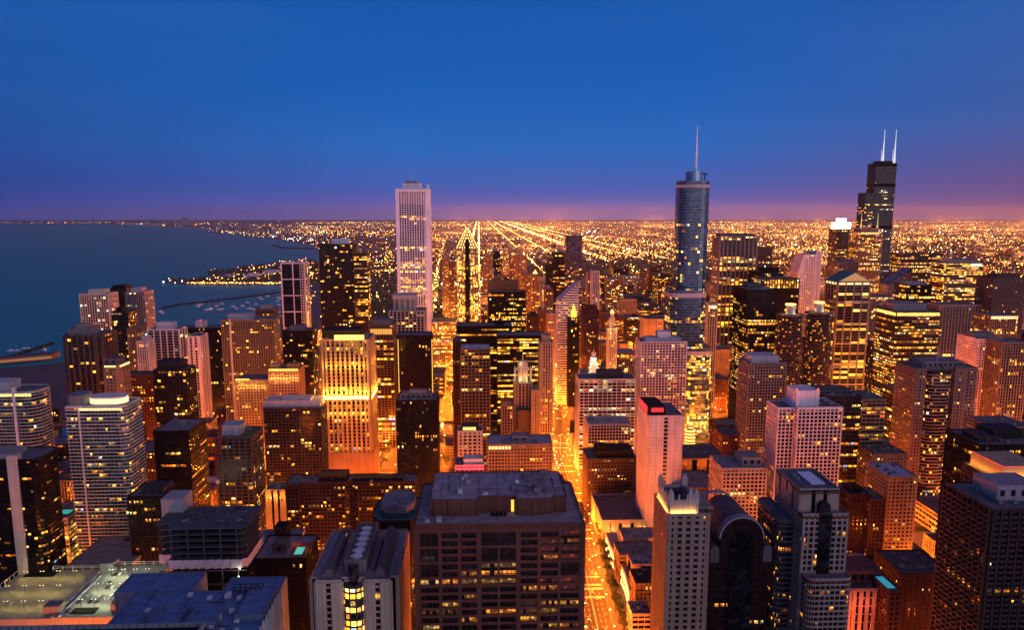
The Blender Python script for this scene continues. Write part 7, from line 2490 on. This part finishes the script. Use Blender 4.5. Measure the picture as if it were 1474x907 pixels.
# ================================================================ cars
def car_meshes(col):
    m = MB()
    m.hexa([(-.9, -2.2, .3), (.9, -2.2, .3), (.9, 2.2, .3), (-.9, 2.2, .3), (-.86, -2.15, .85), (.86, -2.15, .85), (.86, 2.15, .9), (-.86, 2.15, .9)])
    m.hexa([(-.82, -1.1, .85), (.82, -1.1, .85), (.82, 1.75, .88), (-.82, 1.75, .88), (-.66, -.45, 1.45), (.66, -.45, 1.45), (.66, 1.2, 1.45), (-.66, 1.2, 1.45)])
    body = m.mesh('car', wall_mat(col, .3, .5, .1, .3, .6))
    m = MB()
    m.hexa([(-.84, -.95, .92), (.84, -.95, .92), (.84, 1.6, .93), (-.84, 1.6, .93), (-.70, -.45, 1.36), (.70, -.45, 1.36), (.70, 1.2, 1.36), (-.70, 1.2, 1.36)])
    glass = m.mesh('windows', glass_mat())
    m = MB()
    n = 12
    ring = [(math.cos(2 * math.pi * k / n) * .33, math.sin(2 * math.pi * k / n) * .33 + .33) for k in range(n)]
    nn = len(m.v)
    m.v += [(-.1, y, z) for y, z in ring] + [(.1, y, z) for y, z in ring]
    for k in range(n):
        m.f.append((k, (k + 1) % n, n + (k + 1) % n, n + k))
    m.f += [tuple(range(n))[::-1], tuple(range(n, 2 * n))]
    m.c = [None] * len(m.f)
    wheel = m.mesh('wheel', wall_mat((.02, .02, .02), .8))
    m = MB()
    m.box(-.2, -.06, -.1, .2, .06, .1)
    return body, glass, wheel, m


CARS = [car_meshes(c) for c in ((.03, .03, .035), (.5, .5, .5), (.25, .03, .02), (.12, .13, .15), (.66, .64, .6))]
CNAME = ['black', 'silver', 'red', 'grey', 'white']
HEADM = CARS[0][3].mesh('headlight', glow_mat((1, .85, .55), 22))
TAILM = CARS[0][3].mesh('tail_light', glow_mat((1, .06, .02), 9))
OFFM = CARS[0][3].mesh('tail_light', wall_mat((.2, .02, .02), .3))


CN = [0]


def car(k, x, y, z, rz, label, group, lights=True, parts=True):
    CN[0] += 1
    if CN[0] in XCAR:
        return
    body, glass, wheel, _ = CARS[k]
    o = bpy.data.objects.new('car', body)
    COL.objects.link(o)
    o.location, o.rotation_euler = (x, y, z), (0, 0, rz)
    o['label'], o['category'], o['group'], o['fid'] = label, 'car', group, CN[0]
    lst = []
    if parts:
        lst += [(glass, (0, 0, 0), 'windows')] + [(wheel, (sx * .82, sy, 0), 'wheel') for sx in (-1, 1) for sy in (-1.35, 1.35)]
    if lights:
        lst += [(HEADM, (s * .6, -2.2, .65), 'headlight') for s in (-1, 1)] + [(TAILM, (s * .6, 2.2, .72), 'tail_light') for s in (-1, 1)]
    elif parts:
        lst += [(OFFM, (s * .6, 2.2, .72), 'tail_light') for s in (-1, 1)]
    for me, loc, n_ in lst:
        c = bpy.data.objects.new(n_, me)
        COL.objects.link(c)
        c.parent = o
        c.location = loc


rng = random.Random(99)
for lane, rz in ((-8.8, 0), (-5.4, 0), (-1.9, 0), (1.9, math.pi), (5.4, math.pi), (8.8, math.pi)):
    y = 545 + rng.uniform(0, 20)
    while y < 1650:
        if not any(abs(y - e) < 14 for e in EWY) and not (RIVER[0] < y < RIVER[1]):
            k = rng.randrange(5)
            if rz == 0:
                lab, gr = f'{CNAME[k]} car driving toward the viewer along the avenue, headlights on', f'{CNAME[k]} cars with headlights on the avenue'
            else:
                lab, gr = f'{CNAME[k]} car driving away down the avenue, tail lights glowing', f'{CNAME[k]} cars with tail lights on the avenue'
            car(k, av_x(y) + lane, y, .03, rz, lab, gr, True, y < 800)
        y += rng.uniform(14, 60) * (1.0 if y > 640 else 1.5)
# side streets with traffic
for x, ya, yb_, n in ((-52, 880, 1100, 16), (-125, 820, 1100, 14), (390, 640, 900, 22), (325, 860, 1100, 14), (-400, 660, 800, 8), (590, 1100, 1110, 1)):
    for k in range(n):
        c = rng.randrange(5)
        s = rng.choice((-1, 1))
        car(c, x + s * 2.2, rng.uniform(ya, yb_), .03, 0 if s < 0 else math.pi, f'{CNAME[c]} car on a side street between the towers', f'{CNAME[c]} cars on the side streets', True, False)
xa, xm_, xb, ya, yb_, zd = DECK
rng = random.Random(12)
spots = []
for row, (yy, n, x0_) in enumerate(((ya + 22, 8, xm_ + 6), (ya + 30, 9, xm_ + 9), (ya + 44, 9, xm_ + 8), (ya + 52, 9, xm_ + 10), (ya + 66, 8, xm_ + 12))):
    for k in range(n):
        if rng.random() < .62:
            spots.append((x0_ + k * 4.0 + rng.uniform(-.3, .3), yy, zd + .52))
spots += [(xm_ - 3.6, ya + 18, zd + .02), (xa + 22, ya + 22, zd + .02), (xm_ + 5, ya + 10, zd + .52)]
for x, y, z in spots:
    k = rng.choice((0, 0, 4, 4, 1, 3))
    car(k, x, y, z, rng.choice((0, math.pi)), f'{CNAME[k]} car parked on the floodlit rooftop deck', f'{CNAME[k]} cars on the rooftop deck', False, True)
# lamp standards of the deck
m = MB()
m.cyl(0, 0, 0, 6.5, .12, .09, 6)
m.box(-1.3, -.12, 6.4, 1.3, .12, 6.6)
DP = m.mesh('deck_lamp', wall_mat((.08, .08, .08), .5))
m = MB()
m.box(-1.5, -.3, 6.25, -.7, .3, 6.42)
m.box(.7, -.3, 6.25, 1.5, .3, 6.42)
HM = [m.mesh('lamp_head', glow_mat((1, .8, .3), 4)), m.mesh('lamp_head', glow_mat((.92, 1, .72), 4))]
for half in (0, 1):
    x0_, x1_ = (xa + 6, xm_ - 8) if half == 0 else (xm_ + 8, xb - 5)
    for i in range(4):
        for j in range(3):
            x, y = x0_ + (x1_ - x0_) * (i + .4) / 4, ya + 14 + 24 * j
            z = zd + (.5 if half else 0)
            if not (2 < proj(x, y, z + 5)[0] and proj(x, y, z + 6)[1] < 896):
                continue
            o = bpy.data.objects.new('deck_lamp', DP)
            COL.objects.link(o)
            o.location = (x, y, z)
            o['label'] = 'twin-headed lamp standard on the white-lit half of the deck' if half else 'twin-headed lamp standard on the yellow-lit half of the deck'
            o['category'], o['group'] = 'lamp post', 'lamps of the white-lit deck' if half else 'lamps of the yellow-lit deck'
            h = bpy.data.objects.new('lamp_head', HM[half])
            COL.objects.link(h)
            h.parent = o
            l = lamp(0, 0, 0, (3000 if half else 1500), (.92, 1, .6) if half else (1, .72, .13), .6)
            l.parent = o
            l.location = (0, 0, 5.8)

# ================================================================ harbour
m = MB()
m.hexa([(-1.1, -3.6, 0), (1.1, -3.6, 0), (.9, 4.4, 0), (-.9, 4.4, 0), (-1.9, -4, 1.4), (1.9, -4, 1.4), (.2, 6.4, 1.8), (-.2, 6.4, 1.8)])
HULL = m.mesh('boat', wall_mat((.75, .75, .78), .4))
m = MB()
m.hexa([(-1.2, -2.4, 1.4), (1.2, -2.4, 1.4), (.8, 2, 1.5), (-.8, 2, 1.5), (-1, -2, 2.8), (1, -2, 2.8), (.6, 1.2, 2.6), (-.6, 1.2, 2.6)])
CABIN = m.mesh('cabin', wall_mat((.8, .8, .8), .4))
m = MB()
m.cyl(0, 1, 1.5, 13, .12, .06, 5)
MAST = m.mesh('mast', wall_mat((.8, .8, .8), .4))
rng = random.Random(4)
bn = 0
for (xlo, xhi, ylo, yhi, n, s, lab, gr) in ((262, 402, 425, 447, 46, 1.6, 'small white boat moored inside the harbour breakwater', 'boats moored off the park'), (10, 72, 502, 519, 12, 1.5, 'small white boat moored near the pier', 'boats moored by the pier'), (398, 404, 428, 470, 4, 1.5, 'white boat lying close to the white portal-grid tower', 'boats by the harbour wall'), (160, 240, 446, 470, 4, 1.5, 'white boat out on the open lake beyond the towers', 'boats on the open lake')):
    for k in range(n):
        px, py = rng.uniform(xlo, xhi), rng.uniform(ylo, yhi)
        if lab.startswith('small white boat moored inside') and py < 445 - (px - 231) * .14 + 2:
            continue
        x, y = ground(px, py, -2)
        o = bpy.data.objects.new('boat', HULL)
        COL.objects.link(o)
        o.location, o.rotation_euler, o.scale = (x, y, -2.1), (0, 0, rng.uniform(1.0, 1.9)), (s, s, s)
        o['label'], o['category'], o['group'] = lab, 'boat', gr
        for me, n_ in ((CABIN, 'cabin'), (MAST, 'mast')):
            c = bpy.data.objects.new(n_, me)
            COL.objects.link(c)
            c.parent = o
# pier hall
p0, p1 = ground(-30, 527), ground(74, 518)
rt = root('pier_hall', 'long white lit pier hall at the lake edge', 'pier', ((p0[0] + p1[0]) / 2, (p0[1] + p1[1]) / 2, 0))
m = MB()
m.hexa([(p0[0], p0[1], 0), (p1[0], p1[1], 0), (p1[0], p1[1] + 40, 0), (p0[0], p0[1] + 40, 0), (p0[0], p0[1], 12), (p1[0], p1[1], 12), (p1[0], p1[1] + 40, 12), (p0[0], p0[1] + 40, 12)])
m.build('wall', wall_mat((.2, .2, .24)), rt)
m = MB()
for k in range(26):
    f = (k + .3) / 26
    x, y = p0[0] + (p1[0] - p0[0]) * f, p0[1] + (p1[1] - p0[1]) * f
    m.box(x, y - .6, 3, x + 5, y - .3, 8)
m.build('lit_windows', glow_mat((1, .4, .12), .35), rt, kind='stuff')

# ================================================================ the lakeside park and museum peninsula
rng = random.Random(77)
m = MB()
for _ in range(2600):
    if rng.random() < .35:
        px, py = rng.uniform(236, 470), rng.uniform(377, 408)
    else:
        px, py = rng.uniform(470, 690), rng.uniform(400, 478)
    x, y = ground(px, py)
    if not on_land(x, y) or (x > -30):
        continue
    r = rng.uniform(5, 11)
    for k in range(5):
        m.octa(x + rng.uniform(-6, 6), y + rng.uniform(-6, 6), rng.uniform(3, 11), r * rng.uniform(.3, .6))
m.build('park_trees', LEAFM[2], kind='stuff')
# the long dark freight park seen right of the lone blue tower
m = MB()
for _ in range(900):
    px, py = rng.uniform(868, 978), rng.uniform(376, 404)
    x, y = ground(px, py)
    for k in range(3):
        m.octa(x + rng.uniform(-9, 9), y + rng.uniform(-9, 9), rng.uniform(3, 11), rng.uniform(4, 8))
m.build('park_trees', LEAFM[0], kind='stuff')
for (px0, px1, py, h, col, lab) in ((352, 372, 396, 14, (.6, .58, .56), 'low white museum hall behind the row of orange shore lights'), (318, 330, 396, 10, (.4, .42, .5), 'small pale pavilion at the tip of the museum peninsula'), (378, 398, 391, 16, (.5, .48, .5), 'pale museum block on the rise of the peninsula')):
    xa, ya_ = ground(px0, py + 4)
    xb, _ = ground(px1, py + 4)
    rt = root('museum', lab, 'museum', ((xa + xb) / 2, ya_, 0))
    m = MB()
    m.prism(P4(xa, ya_, xb, ya_ + 70), 0, h)
    m.build('wall', wall_mat(col), rt)
    m = MB()
    m.prism(P4(xa + 4, ya_ + 4, xb - 4, ya_ + 66), h, h + 6, P4(xa + 14, ya_ + 24, xb - 14, ya_ + 46))
    m.build('roof', wall_mat(col), rt)
# floodlit music shell in the park
x, y = ground(648, 413)
rt = root('band_shell', 'blazing white-gold floodlit concert stage in the park', 'stage', (x, y, 0))
m = MB()
m.prism(P4(x - 36, y, x + 36, y + 25), 0, 16)
m.build('stage_house', wall_mat((.5, .45, .4)), rt)
m = MB()
for k in range(9):
    m.octa(x - 34 + 8.5 * k, y - 3, 12, 3.4)
m.build('stage_light', glow_mat((1, .8, .45), 16), rt, kind='stuff')
for k in range(4):
    lamp(x - 30 + 20 * k, y - 25, 14, 60000, (1, .62, .2), 2, rt)
q = b('glass_pavilion', 'hall', 'low golden glass pavilion at the foot of the tall white skyscraper', 'low golden glass pavilion', 621, 657, 464, 1480, 50, 'G', (.55, .4, .22), .95, pal='gold', mode='office', gain=1.1)

# ================================================================ the far city and its lights
rng = random.Random(2024)
m = MB()
for _ in range(5200):
    px, py = rng.uniform(440, 1490), 322 + 78 * rng.random() ** 1.3
    x, y = ground(px, py)
    if y < 2900 or y > 16000 or not on_land(x, y) or (-640 < x < -20 and y < 3700):
        continue
    x, y = round(x / 40) * 40 + 6, round(y / 50) * 50 + 8
    h = rng.uniform(5, 14) * (1 if rng.random() < .93 else 3)
    m.box(x, y, 0, x + rng.uniform(12, 26), y + rng.uniform(14, 34), h)
m.build('distant_rooftops', wall_mat((.12, .08, .07), .8, .004, .5), kind='stuff')
m = MB()
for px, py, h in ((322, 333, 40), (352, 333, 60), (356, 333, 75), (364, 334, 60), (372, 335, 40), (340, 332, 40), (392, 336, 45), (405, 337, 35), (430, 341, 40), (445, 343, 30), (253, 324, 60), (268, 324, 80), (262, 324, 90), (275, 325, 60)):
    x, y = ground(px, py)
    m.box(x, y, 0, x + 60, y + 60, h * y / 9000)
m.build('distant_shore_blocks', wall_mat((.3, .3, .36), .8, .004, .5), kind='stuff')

LC = [(1, .34, .035), (1, .40, .05), (1, .28, .02), (1, .5, .12), (1, .75, .45)]


def far_light(m, x, y, z, g, colr=None, big=1.0):
    g *= 1.7 * math.exp(rng.gauss(0, .75)) * math.exp(-max(0, y - 3000) / 16000)
    r = (.6 + y * .00021) * big
    c = colr or LC[min(4, int(rng.random() ** 1.5 * 5))]
    m.octa(x, y, z, r, tuple(v * g for v in c))


def dense(x, y):
    return .5 + .5 * math.sin(x / 900 + 1.3 * math.sin(y / 1700)) * math.cos(y / 1300 + x / 2500)


def beacon_mat():
    mm, t, bs = new_mat('far_lamp')
    a = t.nodes.new('ShaderNodeAttribute')
    a.attribute_name = 'lit'
    bs.inputs['Base Color'].default_value = (0, 0, 0, 1)
    t.links.new(a.outputs['Color'], bs.inputs['Emission Color'])
    bs.inputs['Emission Strength'].default_value = 1
    mm.cycles.emission_sampling = 'NONE'
    return mm


m = MB()
park = lambda x, y: -640 < x < -20 and 1690 < y < 3600
BRIGHT = {0: 5, 540: 4, 800: 9, 840: 5, 330: 3.5, 1060: 5, 1240: 2.5, -80: 3}
xs_far = list(range(-6000, 22000, 200)) + [540, 840, 330, 1060, 1240, -80]
for x in xs_far:
    major = BRIGHT.get(x, 2.2 if x % 800 == 0 else .6)
    y = 2400.0
    while y < 32000:
        y += max(34, y * .0085) * (.8 if major > 2 else 1.0) * rng.uniform(.4, 1.6)
        xx = x + rng.uniform(-8, 8)
        if abs(xx / y) > .75 or not on_land(xx, y) or park(xx, y) or rng.random() > (.95 if major > 2.3 else .5 * dense(xx, y) ** 1.5):
            continue
        far_light(m, xx, y, 10, rng.uniform(.4, 1.8) * (1.2 + major) * 3.0, None, .8 if major > 3 else 1.1)
y = 2600.0
while y < 32000:
    step = 200 if y < 8000 else 400 if y < 15000 else 900
    y += step
    g = 3.0 if rng.random() < .3 else 1.0
    x = -.7 * y
    while x < .75 * y:
        x += max(36, y * .007) * rng.uniform(.4, 1.8)
        if on_land(x, y) and not park(x, y) and rng.random() < (.8 if g > 2 else .45) * dense(x, y) ** 1.3:
            far_light(m, x, y + rng.uniform(-8, 8), 10, rng.uniform(.4, 1.5) * g * 7, None, 1.2)
for _ in range(15000):
    px, py = rng.uniform(430, 1490), 319.5 + 85 * rng.random() ** 1.9
    x, y = ground(px, py, 8)
    if y > 38000 or not on_land(x, y) or park(x, y) or y < 1800 or rng.random() > dense(x, y):
        continue
    far_light(m, x, y, rng.uniform(6, 20), rng.uniform(2, 9) * (4 if rng.random() < .05 else 1), None, rng.uniform(.8, 1.5))
# shore of the lake far to the south east, colder lights
for _ in range(330):
    px = rng.uniform(-10, 560)
    py = (319.6 + rng.uniform(0, 1.2)) if px < 185 else rng.uniform(320, 326 + max(0, (px - 230)) * .05)
    x, y = ground(px, py, 8)
    if y < 38500:
        far_light(m, x, y, 10, rng.uniform(1.5, 6), rng.choice(((1, .45, .12), (1, .6, .3), (1, .7, .45), (.9, .8, .9))), rng.uniform(.7, 1.3))
for _ in range(70):
    px = rng.uniform(295, 455)
    x, y = ground(px, 333 + (px - 295) * .085 + rng.uniform(-4, 3), 8)
    if on_land(x, y):
        far_light(m, x, y, 10, rng.uniform(2, 8), rng.choice(((.6, .85, 1), (.75, .95, 1), (1, .9, .7))), 1.2)
for px, py in ((845, 335), (852, 340), (838, 337), (856, 333), (858, 342), (848, 333), (841, 342)):
    x, y = ground(px, py, 25)
    far_light(m, x, y, 25, 22, (1, .92, .7), 2.6)
# row of orange lamps along the peninsula and the park drives
for k in range(60):
    px = 270 + 136 * k / 60 + rng.uniform(-1, 1)
    x, y = ground(px, 407.3 + rng.uniform(-.8, .6), 6)
    far_light(m, x, y, 6, rng.uniform(5, 14), (1, .36, .05), 1.5)
for k in range(70):
    px = 300 + 105 * rng.random()
    x, y = ground(px, 400 - (px - 330) * .12 + rng.uniform(-4, 4), 6)
    far_light(m, x, y, 6, rng.uniform(3, 9), (1, .42, .08), 1.1)
for px, py in ((235, 406), (252, 407), (262, 404.5), (245, 404)):
    x, y = ground(px, py, 6)
    far_light(m, x, y, 6, 8, (.7, .95, 1), 1.6)
for (pa, pb, n, g) in (((622, 420), (640, 345), 60, 7), ((624, 452), (630, 400), 34, 6), ((631, 442), (658, 442), 12, 5), ((440, 470), (452, 420), 16, 5), ((470, 430), (640, 345), 40, 3), ((530, 392), (570, 388), 26, 3), ((622, 392), (640, 404), 14, 4), ((540, 420), (562, 470), 20, 3)):
    for k in range(n):
        f = rng.random()
        x, y = ground(pa[0] + (pb[0] - pa[0]) * f + rng.uniform(-2, 2), pa[1] + (pb[1] - pa[1]) * f + rng.uniform(-1, 1), 8)
        far_light(m, x, y, 8, rng.uniform(.5, 1.5) * g, (1, .45, .08), 1.6)
for _ in range(160):
    px, py = rng.uniform(460, 690), rng.uniform(380, 470)
    x, y = ground(px, py, 8)
    if on_land(x, y) and x < -30:
        far_light(m, x, y, 8, rng.uniform(1, 5), (1, .42, .08), 1.3)
m.build('distant_street_lights', beacon_mat(), kind='stuff')

# added lights without fixtures, standing in for massed street lamps beyond downtown
for k in range(190):
    rng = random.Random(k + 500)
    y = 2600 * math.exp(rng.random() * 2.2)
    x = rng.uniform(-.07, .72) * y
    h = 14 + y * .006
    l = lamp(x, y, h, 1100 * h * h * (y / 2500) ** .35, (1, .25, .04), 3)
    l.parent = bpy.data.objects['distant_street_lights']

# ================================================================ the evening haze
hm = bpy.data.materials.new('evening_air')
hm.use_nodes = True
t = hm.node_tree
t.nodes.clear()
pv = t.nodes.new('ShaderNodeVolumePrincipled')
pv.inputs['Color'].default_value = (.80, .84, 1.0, 1)
pv.inputs['Density'].default_value = 1.1e-5
pv.inputs['Anisotropy'].default_value = .2
oo = t.nodes.new('ShaderNodeOutputMaterial')
t.links.new(pv.outputs[0], oo.inputs['Volume'])
m = MB()
m.box(-76000, -600, -6.5, 76000, 41000, 470)
o = m.build('haze', hm)
o['kind'] = 'stuff'
